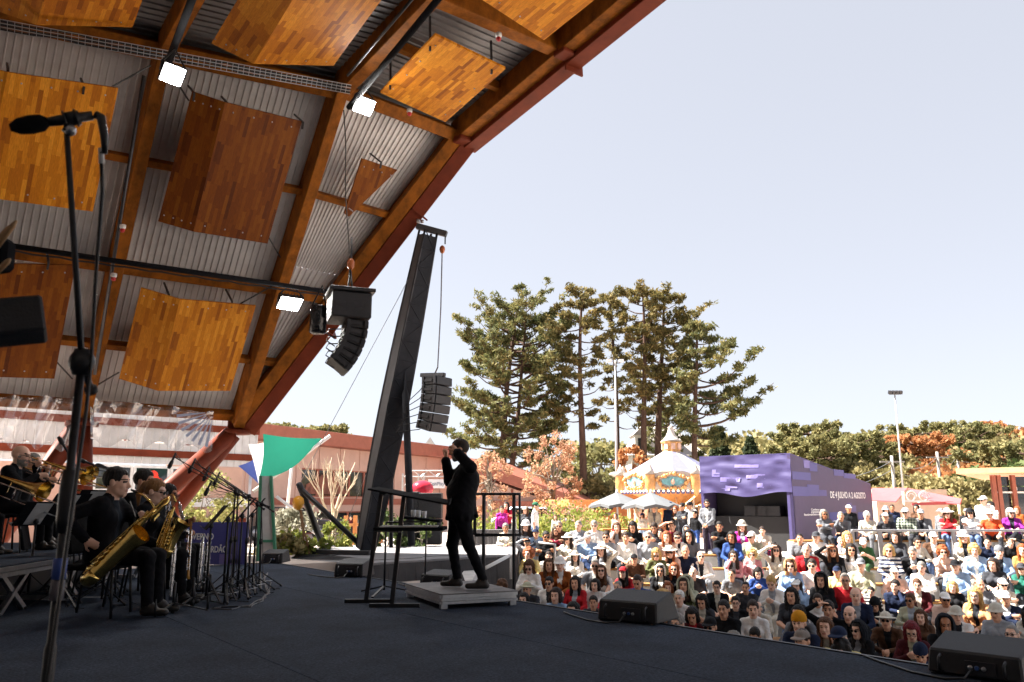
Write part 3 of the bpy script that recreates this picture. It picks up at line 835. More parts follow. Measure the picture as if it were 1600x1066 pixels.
def body(lo, hi, J, fem=False, bulk=1.0, coat=0.0, h=VS, hem=None, wr=.004):
 """J: joint positions (metres); returns a mesh datablock with the eleven material slots"""
 F = Field(lo, hi, h); g = lambda k: np.array(J[k], float)
 pe, ch, nk, hd = g('pelvis'), g('chest'), g('neck'), g('head'); Rm = J['hrot']; fw = unit(J.get('front', (0, 1, 0)))
 up = unit(ch - pe); rt = unit(np.cross(fw, up)); fw = np.cross(up, rt)
 B = bulk; c = coat
 for sx in (-1, 1):
  F.cone(pe + rt * sx * .065 - up * .02, ch + rt * sx * .075 - up * .06, .112 * B + c, (.108 if fem else .118) * B + c, TOP, .05, (fw, 1.12), wr)
  shj = g('shL' if sx < 0 else 'shR')
  F.cone(ch + rt * sx * .07 - up * .05, shj - up * .03, .100 * B, .056 + c, TOP, .05, None, wr)
  F.cone(nk - up * .035 + rt * sx * .03 - fw * .015, shj - up * .005, .056, .048 + c, TOP, .05)
  if fem: F.ell(ch + rt * sx * .07 + fw * .10 - up * .06, (.062, .055, .06), TOP, .05)
  F.cone(pe + rt * sx * .08 - up * .05, g('hipL' if sx < 0 else 'hipR'), .105 * B, .095 * B, BOT, .04, None, wr)
 if B > 1.05: F.ell(lerp(pe, ch, .4) + fw * .06, (.13 * B, .11 * B, .14), TOP, .06)
 F.cone(nk - up * .085, nk - up * .050, .078, .060, TOP, .03)
 F.cone(nk - up * .04, hd - Rm @ np.array([0, .015, .06]), .052 if fem else .058, .050 if fem else .056, SKIN, .02)
 if hem:      # jacket skirt below the waist
  for a, b_, r1, r2 in hem: F.cone(a, b_, r1, r2, TOP, .05, (fw, 1.2), wr)
 for s_, sx in (('L', -1), ('R', 1)):
  sh, el, w_ = g('sh' + s_), g('el' + s_), g('wr' + s_)
  F.cone(sh, el, (.052 if fem else .058) * min(B, 1.1) + c, .045 + c, TOP, .03, None, wr)
  F.cone(el, lerp(el, w_, .93), .045 + c, .034 + c, FORE, .025, None, wr * .7)
  F.cone(lerp(el, w_, .8), w_, .028, .025, SKIN, .015)
  hv = J.get('hand' + s_) or (unit(w_ - el), (0, 0, -1), .4)
  hand(F, w_, hv[0], hv[1], hv[2], -sx if len(hv) < 4 else hv[3])
  hp, kn, an, to = g('hip' + s_), g('kn' + s_), g('an' + s_), g('to' + s_)
  F.cone(hp, kn, .092 * B, .066, BOT, .04, None, wr)
  F.cone(kn, an + (kn - an) * .08, .064, .050, SHIN, .03, None, wr)
  F.cone(an, an + (to - an) * .3, .04, .042, SHOE, .02)
  F.cone(an - np.array([0, 0, .045]) - unit(to - an) * .02, to, .042, .034, SHOE, .02, ((0, 0, 1), 1.1))
 pt = head(F, hd, Rm, fem)
 F.paint(pt)
 def inner(Q, l):     # shirt front seen in the opening of a jacket
  q = Q - ch; x, y, z = q @ rt, q @ fw, q @ up
  top = (nk - ch) @ up
  return np.where((l == TOP) & (y > .03) & (z > -.26) & (np.abs(x) < .02 + .05 * np.clip((z + .26) / (.26 + top), 0, 1)), INN, l)
 F.paint(inner)
 v, q, l = F.net()
 return npmesh('person', v, q, [None] * 0 or [M_black] * 11, l, True)
def seated(lean=6, sh=.44, wrL=None, wrR=None, poleL=(-.7, -.3, -.6), poleR=(.7, -.3, -.6), hL=None, hR=None, hy=0, hp=-4, hr=0,
   fem=False, knees=.10, legs=None, twist=0, slump=0, shin=.44):
 a = R(lean); up = np.array([0, math.sin(a), math.cos(a)]); fw = np.array([math.sin(R(-twist)), math.cos(R(twist)), 0]); rt = np.array([fw[1], -fw[0], 0])
 w = .155 if fem else .180
 pe = np.array([0, 0, sh + .10]); ch = pe + up * (.34 - slump); nk = pe + up * (.49 - slump) + fw * .01; hd = nk + np.array([0, .035 + slump * .5, .122])
 J = dict(pelvis=pe, chest=ch, neck=nk, head=hd, front=fw, hrot=hrot(hy, hp, hr))
 for s_, sx in (('L', -1), ('R', 1)):
  J['sh' + s_] = ch + rt * sx * w + up * .075
  J['hip' + s_] = pe + np.array([sx * .095, .02, -.02])
  kn = np.array([sx * (knees + .03), .45, sh + .055]); an = np.array([sx * (knees + .02), .48, sh - shin + .085])
  if legs == 'cross' and s_ == 'R': kn = np.array([.02, .44, sh + .17]); an = np.array([-.20, .60, sh - .10])
  if legs == 'back': an = an + np.array([0, -.14, 0])
  if legs == 'out': an = an + np.array([0, .18, 0]); kn = kn + np.array([0, .02, -.03])
  J['kn' + s_], J['an' + s_] = kn, an; J['to' + s_] = an + np.array([sx * .02, .16, -.045]) if not (legs == 'cross' and s_ == 'R') else an + np.array([-.06, .14, -.05])
 dl = np.array([-.07, .34, sh + .20]); dr = np.array([.07, .34, sh + .20])
 for s_, t, pole, d0 in (('L', wrL, poleL, dl), ('R', wrR, poleR, dr)):
  t = d0 if t is None else np.array(t, float)
  J['el' + s_], J['wr' + s_] = ik(J['sh' + s_], t, .285, .255, pole)
 J['handL'], J['handR'] = hL, hR
 return J
POSES = {}
def mk(name, J, **kw):
 xs = np.array([J[k] for k in J if k[:2] in ('sh', 'el', 'wr', 'kn', 'an', 'to', 'he', 'pe', 'hi')])
 lo = xs.min(0) - .26; hi = xs.max(0) + .26; lo[2] = min(xs[:, 2].min() - .12, lo[2] + .14); hi[2] = xs[:, 2].max() + .16
 POSES[name] = (body(lo, hi, J, **kw), V(J['head']), M(J['hrot'].tolist()))
for g, fem in (('m', False), ('f', True)):
 kw = dict(fem=fem)
 k2 = .055 if fem else .11
 mk(g + '_lap', seated(4, hy=4, fem=fem, knees=k2, hL=((.4, .8, -.3), (.2, 0, -1), .5), hR=((-.5, .75, -.3), (-.2, 0, -1), .5)), **kw)
 mk(g + '_clasp', seated(26, wrL=(-.06, .44, .60), wrR=(.05, .46, .62), poleL=(-1, -.2, -.4), poleR=(1, -.2, -.4), fem=fem, knees=k2 + .03, hp=4, hy=-6, slump=.03, hL=((.6, .7, -.3), (.7, -.3, -.5), .8), hR=((-.6, .7, -.2), (-.7, -.2, -.5), .8)), **kw)
 mk(g + '_cross', seated(2, wrL=(.10, .20, .86), wrR=(-.10, .22, .83), poleL=(-.8, .2, -.6), poleR=(.8, .2, -.6), fem=fem, knees=k2, hy=-8, hL=((1, .0, .1), (0, -1, 0), .5), hR=((-1, -.1, .15), (0, -1, 0), .5)), **kw)
 mk(g + '_shade', seated(4, wrR=(.13, .16, 1.235), poleR=(.9, .3, -.3), hR=((-.9, .1, .12), (0, -.1, -1), .1), fem=fem, knees=k2, hy=6), **kw)
 mk(g + '_chin', seated(16, wrR=(.055, .215, 1.02), poleR=(.5, .4, -.8), hR=((-.25, -.05, .95), (-.3, -.8, 0), .7), wrL=(.03, .34, .64), fem=fem, knees=k2, hp=0, hy=9, slump=.02), **kw)
 mk(g + '_phone', seated(14, wrL=(-.06, .34, .80), wrR=(.06, .34, .80), hL=((.5, .7, .3), (.5, -.5, .3), .7), hR=((-.5, .7, .3), (-.5, -.5, .3), .7), hp=-26, fem=fem, knees=k2, slump=.02), **kw)
 mk(g + '_legs', seated(-4, wrL=(-.05, .34, .72), wrR=(.10, .33, .74), legs='cross', hy=-14, fem=fem, knees=k2, hL=((.7, .6, -.3), (.1, 0, -1), .4), hR=((-.7, .6, -.3), (0, 0, -1), .4)), **kw)
mk('m_wide', seated(6, wrL=(-.20, .40, .60), wrR=(.20, .40, .60), poleL=(-1, -.3, 0), poleR=(1, -.3, 0), knees=.19, hy=-5, hL=((.4, .8, -.4), (0, -.2, -1), .5), hR=((-.4, .8, -.4), (0, -.2, -1), .5)), bulk=1.12)
def standing(wrL=(-.26, .03, .80), wrR=(.26, .03, .80), hL=None, hR=None, poleL=(-.4, -1, 0), poleR=(.4, -1, 0), hy=0, hp=-3, fem=False, step=.0, lean=0):
 w = .155 if fem else .183; a = R(lean); up = np.array([0, math.sin(a), math.cos(a)])
 pe = np.array([0, 0, .95]); ch = pe + up * .33; nk = pe + up * .49; hd = nk + np.array([0, .025, .122])
 J = dict(pelvis=pe, chest=ch, neck=nk, head=hd, hrot=hrot(hy, hp))
 for s_, sx in (('L', -1), ('R', 1)):
  J['sh' + s_] = ch + np.array([sx * w, 0, .075]); J['hip' + s_] = pe + np.array([sx * .09, 0, -.04])
  J['kn' + s_] = np.array([sx * .10, .02 + step * sx * .5, .49]); J['an' + s_] = np.array([sx * .11, -.02 + step * sx, .085]); J['to' + s_] = J['an' + s_] + np.array([sx * .035, .16, -.045])
 for s_, t, p in (('L', wrL, poleL), ('R', wrR, poleR)): J['el' + s_], J['wr' + s_] = ik(J['sh' + s_], t, .29, .26, p)
 J['handL'] = hL or ((.05, .25, -1), (1, .1, 0), .4); J['handR'] = hR or ((-.05, .25, -1), (-1, .1, 0), .4)
 return J
mk('m_stand', standing(hy=8)); mk('f_stand', standing(hy=-8, fem=True, wrL=(-.22, .06, .80), wrR=(.22, .08, .82)), fem=True)
mk('m_hands', standing(wrL=(-.05, .22, .93), wrR=(.05, .23, .94), poleL=(-1, -.5, 0), poleR=(1, -.5, 0), hL=((.8, .2, -.4), (.2, -1, 0), .6), hR=((-.8, .2, -.4), (-.2, -1, 0), .6), hy=25), coat=.008)
mk('f_fold', standing(wrL=(.10, .20, 1.20), wrR=(-.10, .22, 1.17), poleL=(-.8, .2, -.6), poleR=(.8, .2, -.6), hL=((1, 0, .1), (0, -1, 0), .5), hR=((-1, -.1, .15), (0, -1, 0), .5), hy=15, fem=True), fem=True)
# ---------------------------------------------------------------- hair, hats, glasses (head-local: x right, y forward, z up)
def shell(fn, lo=(-.22, -.24, -.36), hi=(.22, .24, .20), h=.0095):
 F = Field(lo, hi, h); fn(F); v, q, l = F.net(); return npmesh('hair', v, q, [M_black], None, True)
I3 = np.eye(3)
def cut(F, fn):
 ax = [F.lo[i] + F.h * np.arange(F.n[i], dtype=np.float32) for i in range(3)]
 X, Y, Z = np.meshgrid(*ax, indexing='ij', sparse=True)
 F.f = np.maximum(F.f, fn(X, Y, Z)).astype(np.float32)
def lumps(F, amp, fq=70):
 ax = [F.lo[i] + F.h * np.arange(F.n[i], dtype=np.float32) for i in range(3)]
 X, Y, Z = np.meshgrid(*ax, indexing='ij', sparse=True)
 F.f = F.f + amp * .9 * np.sin(np.arctan2(X, Y + .001) * 17 + Z * 9 + 2 * np.sin(Z * 31)) + amp * np.sin(X * fq + 1.1 * np.sin(Z * fq * .7)) * np.sin(Y * fq * 1.1 + .6) * np.sin(Z * fq * .9 + 2 * X * fq * .3)
def face_open(z0=.058, y0=.050):
 return lambda X, Y, Z: np.minimum(Y - y0 + 0 * X + 0 * Z + np.maximum(Z, 0) * -.2, z0 - Z + 0 * X + 0 * Y)
def h_short(F):
 F.ell((0, -.016, .034), (.083, .106, .098), 0, 0); lumps(F, .0045, 110)
 cut(F, face_open()); cut(F, lambda X, Y, Z: -.062 - Z + 0 * X + 0 * Y); cut(F, lambda X, Y, Z: np.minimum(Y + .004 + 0 * Z, .0 - Z) + 0 * X)
def h_crew(F):
 F.ell((0, -.014, .028), (.080, .102, .096), 0, 0); cut(F, face_open(.07, .04)); cut(F, lambda X, Y, Z: np.minimum(Y - .0, .01 - Z) + 0 * X); cut(F, lambda X, Y, Z: -.055 - Z + 0 * X + 0 * Y)
def h_ring(F):
 F.ell((0, -.018, .02), (.082, .102, .09), 0, 0); lumps(F, .002, 110); cut(F, lambda X, Y, Z: Z - .055 + 0 * X + 0 * Y); cut(F, lambda X, Y, Z: Y - .02 + 0 * X + 0 * Z); cut(F, lambda X, Y, Z: np.minimum(Y + .004 + 0 * Z, .0 - Z) + 0 * X); cut(F, lambda X, Y, Z: -.065 - Z + 0 * X + 0 * Y)
def h_long(F, bot=-.27, puff=1.0, lump=.006):
 F.ell((0, -.016, .034), (.085, .106, .098), 0, 0)
 F.cone((0, -.06, .02), (0, -.075, bot), .082 * puff, .062 * puff, 0, .03, ((0, 1, 0), 1.35))
 for sx in (-1, 1): F.cone((sx * .066, -.012, .03), (sx * .078 * puff, .012, bot + .02), .040, .036 * puff, 0, .03)
 lumps(F, lump, 85)
 cut(F, lambda X, Y, Z: np.minimum(np.minimum(Y - .048, .060 - Z), .062 - np.abs(X) * .9 - np.maximum(-Z - .08, 0) * .2) + 0 * X)
def h_bob(F): h_long(F, -.10, 1.05)
def h_vlong(F): h_long(F, -.32, 1.1, .009)
def h_curly(F):
 r = random.Random(4); F.ell((0, -.02, .04), (.095, .112, .10), 0, 0)
 for i in range(60):
  a, t = r.uniform(0, 6.28), r.uniform(-.9, 1); q = math.sqrt(1 - t * t)
  p = np.array([.10 * q * math.cos(a), -.02 + .108 * q * math.sin(a), .02 + .11 * t])
  if p[1] > .045 and p[2] < .06: continue
  F.ell(p, (.034, .034, .034), 0, .01)
 cut(F, face_open(.062, .055))
def h_tail(F): h_short(F); F.cone((0, -.12, .05), (0, -.16, -.06), .035, .028, 0, .02); F.cone((0, -.16, -.06), (.01, -.13, -.17), .028, .012, 0, .01)
def h_bun(F): h_short(F); F.ell((0, -.11, .085), (.042, .042, .04), 0, .01)
def t_cap(F):
 F.ell((0, -.012, .044), (.086, .107, .086), 0, 0); cut(F, lambda X, Y, Z: .036 - Z + .06 * np.minimum(Y, 0) + 0 * X)
 G = Field(F.lo, F.lo + F.h * (F.n - 1), F.h); G.ell((0, .095, .040), (.082, .098, .013), 0, 0); cut(G, lambda X, Y, Z: .02 - Y + 0 * X + 0 * Z); F.f = np.minimum(F.f, G.f)
def t_wide(F):
 F.ell((0, -.012, .05), (.09, .108, .10), 0, 0); cut(F, lambda X, Y, Z: .045 - Z + 0 * X + 0 * Y); F.cone((0, -.012, .047), (0, -.012, .052), .175, .165, 0, .02, ((0, 0, 1), 14))
def t_bucket(F):
 F.ell((0, -.012, .055), (.09, .108, .092), 0, 0); cut(F, lambda X, Y, Z: .04 - Z + 0 * X + 0 * Y)
 F.cone((0, -.012, .062), (0, -.012, .022), .094, .145, 0, .02, ((0, 0, 1), 1.0)); cut(F, lambda X, Y, Z: .018 - Z + 0 * X + 0 * Y)
def t_beanie(F):
 F.ell((0, -.016, .048), (.088, .108, .105), 0, 0); F.cone((0, -.012, .03), (0, -.016, .05), .094, .094, 0, .01, ((0, 1, 0), .9)); cut(F, lambda X, Y, Z: .018 - Z + .25 * np.minimum(Y, 0) + 0 * X)
def t_hood(F):
 F.ell((0, -.02, .02), (.115, .135, .135), 0, 0); F.cone((0, -.03, -.02), (0, -.04, -.17), .115, .12, 0, .04, ((0, 1, 0), 1.05)); lumps(F, .004, 55)
 cut(F, lambda X, Y, Z: np.minimum(np.minimum(Y - .03, .082 - np.abs(X)), np.minimum(.115 - Z, Z + .22)) + 0 * X)
 cut(F, lambda X, Y, Z: -.19 - Z + 0 * X + 0 * Y)
HAIR = {k: shell(f) for k, f in dict(short=h_short, crew=h_crew, ring=h_ring, long=h_long, bob=h_bob, vlong=h_vlong, curly=h_curly, tail=h_tail, bun=h_bun).items()}
HATS = {k: shell(f) for k, f in dict(cap=t_cap, wide=t_wide, bucket=t_bucket, beanie=t_beanie, hood=t_hood).items()}
def glasses_mesh(lens, frame):
 b = MB()
 for sx in (-1, 1):
  b.cur = 0; b.prism([V((sx * .032 + .0205 * math.cos(a) * (1 + .12 * math.cos(2 * a)), .108, .0 + .0165 * math.sin(a))) for a in np.linspace(0, 2 * math.pi, 11)[:-1]], (0, .004, 0))
  b.cur = 1; b.tube([V((sx * .032 + .0245 * math.cos(a), .111 - abs(math.cos(a)) * .003, .018 * math.sin(a))) for a in np.linspace(0, 2 * math.pi, 13)], .0022, 4)
  b.bar((sx * .055, .106, .006), (sx * .082, .0, .004), .004, .005)
 b.cur = 1; b.bar((-.01, .112, .005), (.01, .112, .005), .004, .004)
 return b.mesh('glasses', [lens, frame], (0, 0, 0))
M_lens = mat('dark_lens', (.01, .01, .012), .1); M_frame = mat('glasses_frame', (.02, .018, .016), .4)
GL_SUN = glasses_mesh(M_lens, M_frame)
def spec_mesh():
 b = MB()
 for sx in (-1, 1):
  b.tube([V((sx * .032 + .024 * math.cos(a), .111, .018 * math.sin(a))) for a in np.linspace(0, 2 * math.pi, 13)], .003, 4); b.bar((sx * .055, .108, .006), (sx * .082, .0, .004), .004, .005)
 b.bar((-.01, .112, .005), (.01, .112, .005), .004, .004)
 return b.mesh('glasses', [M_frame], (0, 0, 0))
GL_SPEC = spec_mesh()
# ---------------------------------------------------------------- dressing
def rgb(h):
 c = [int(h[i:i + 2], 16) / 255 for i in (0, 2, 4)]
 return tuple(((x / 12.92) if x <= .04045 else ((x + .055) / 1.055) ** 2.4) for x in c)
def cloth(h):
 if h in MATS: return MATS[h]
 if h[0] in '#=':      # '#aaaaaabbbbbb' plaid, '=aaaaaabbbbbb' horizontal stripes
  m, nt, b = nodemat('patterned_cloth'); N, L = nt.nodes, nt.links
  tc = N.new('ShaderNodeTexCoord'); sp = N.new('ShaderNodeSeparateXYZ'); L.new(tc.outputs['Object'], sp.inputs[0])
  def band(i, f, t):
   a = N.new('ShaderNodeMath'); a.operation = 'MULTIPLY'; a.inputs[1].default_value = f; L.new(sp.outputs[i], a.inputs[0])
   s_ = N.new('ShaderNodeMath'); s_.operation = 'SINE'; L.new(a.outputs[0], s_.inputs[0])
   g = N.new('ShaderNodeMath'); g.operation = 'GREATER_THAN'; g.inputs[1].default_value = t; L.new(s_.outputs[0], g.inputs[0]); return g.outputs[0]
  if h[0] == '=': fac = band(2, 75, -.1)
  else:
   a, c = band(2, 90, 0), band(0, 90, 0)
   q = N.new('ShaderNodeMath'); q.operation = 'ADD'; L.new(a, q.inputs[0]); L.new(c, q.inputs[1])
   w = N.new('ShaderNodeMath'); w.operation = 'MULTIPLY'; w.inputs[1].default_value = .5; L.new(q.outputs[0], w.inputs[0]); fac = w.outputs[0]
  mx = N.new('ShaderNodeMix'); mx.data_type = 'RGBA'; L.new(fac, mx.inputs[0]); mx.inputs[6].default_value = (*rgb(h[1:7]), 1); mx.inputs[7].default_value = (*rgb(h[7:13]), 1)
  L.new(mx.outputs[2], b.inputs['Base Color']); b.inputs['Roughness'].default_value = .9
 else:
  m = mat('cloth_' + h, rgb(h), .88, 0, .16, 9, .55, 22, .2)
 MATS[h] = m; return m
def skinmat(h): return mat('skin_' + h, rgb(h), .5, 0, .07, 14, .1, 90, .4)
def hairmat(h): return mat('hair_' + h, rgb(h), .55, 0, .35, 40, .6, 160, .3, (1, 1, .25))
SKINS = {'a': 'e2b49b', 'b': 'd09c7e', 'c': 'ad7656', 'd': '74492f', 'p': 'ebc3ae'}
HAIRC = {'k': '17110f', 'd': '2e1f17', 'b': '55361f', 'l': '8a6238', 'y': 'c09a5e', 'g': '85807a', 'w': 'd9d6d0', 'r': '6e1420', 'o': '8c4a22'}
M_eye = mat('eye_dark', (.03, .022, .02), .25); M_shoe = mat('shoe_dark', (.03, .025, .022), .5); M_shoew = mat('shoe_light', (.5, .48, .46), .6)
SEEN_BASE = {}
def person(pose, loc, rz, label, group=None, scale=1.0, mirror=False, skin='a', hair='short', hc='d', top='808080', inn=None, bot='20242e', sleeve='long', shin='long',
   hat=None, hatc='f0f0f0', eyes=None, beard=None, shoe=None, cat='person'):
 me, hp, hm = POSES[pose]
 o = bpy.data.objects.new('person', me); o.location = loc; o.rotation_euler = (0, 0, rz)
 o.scale = (scale * (-1 if mirror else 1), scale, scale); link(o); tag(o, label, cat, group)
 sk = skinmat(SKINS[skin]); tp = cloth(top)
 lips = {'a': 'bd7c6c', 'b': 'a86c5a', 'c': '855040', 'd': '5a352c', 'p': 'cc8878'}[skin]
 ms = [sk, tp, cloth(bot), shoe or M_shoe, M_eye, skinmat(lips), cloth(inn) if inn else tp, hairmat(HAIRC[beard]) if beard else sk, sk if sleeve == 'short' else tp,
   sk if shin == 'short' else cloth(bot), hairmat(HAIRC[hc if hc not in 'wr' else 'g'])]
 for i, m in enumerate(ms):
  sl = o.material_slots[i]; sl.link = 'OBJECT'; sl.material = m
 hm4 = M.Translation(hp) @ hm.to_4x4() @ M.Scale(HS, 4)
 def kid(name, data, m=None):
  c = bpy.data.objects.new(name, data); link(c, o); c.matrix_local = hm4
  if m: c.material_slots[0].link = 'OBJECT'; c.material_slots[0].material = m
  return c
 if hair and not (hat == 'hood' and hair in ('short', 'crew', 'ring')):
  if not (hat in ('cap', 'beanie', 'bucket', 'wide') and hair == 'curly'): kid('hair', HAIR[hair], hairmat(HAIRC[hc]))
 if hat: kid(dict(cap='cap', wide='sun_hat', bucket='bucket_hat', beanie='beanie', hood='hood')[hat], HATS[hat], cloth(hatc))
 if eyes == 'sun': kid('sunglasses', GL_SUN)
 if eyes == 'spec': kid('glasses', GL_SPEC)
 return o
# ================================================================ the audience
GRP = 'people watching from the terraces'
ORD = dict(A='front', B='second', C='third', D='fourth', E='fifth', F='sixth', G='seventh', H='eighth', I='top', J='raised top')
TOSTAGE = V((-3.5, 8.5, 0))
CROPS = {1: (780, 760, 4.847), 2: (1040, 760, 4.1), 3: (1300, 760, 3.483)}
POSEWORD = dict(lap='hands in lap', clasp='leaning forward', cross='arms crossed', shade='hand shading the eyes', chin='hand on chin', phone='looking down at the hands', legs='legs crossed', wide='hands on knees')
CN = {'e8e6e2': 'white', '15161a': 'black', '22242a': 'black', '3a3c42': 'charcoal', '6f7278': 'grey', '9aa0a8': 'light grey', '1d2740': 'navy', '2f4a86': 'blue', '8fa9c9': 'light blue', 'b3242c': 'red', '7a1c34': 'maroon',
  'c98a8e': 'dusty pink', 'd9b9a8': 'pale pink', 'c0369a': 'magenta', '8a2a8c': 'purple', '5d6240': 'olive', '3f6a44': 'green', 'a8a890': 'khaki', 'c08a50': 'tan', '8a4a1e': 'rust brown', '5a4030': 'brown', 'e0d090': 'pale yellow', 'c8c2b4': 'cream', '4a1a20': 'dark maroon', 'd8552e': 'orange red', '2a6a5c': 'teal', 'c9956a': 'camel'}
CC = {v: k for k, v in reversed(list(CN.items()))}
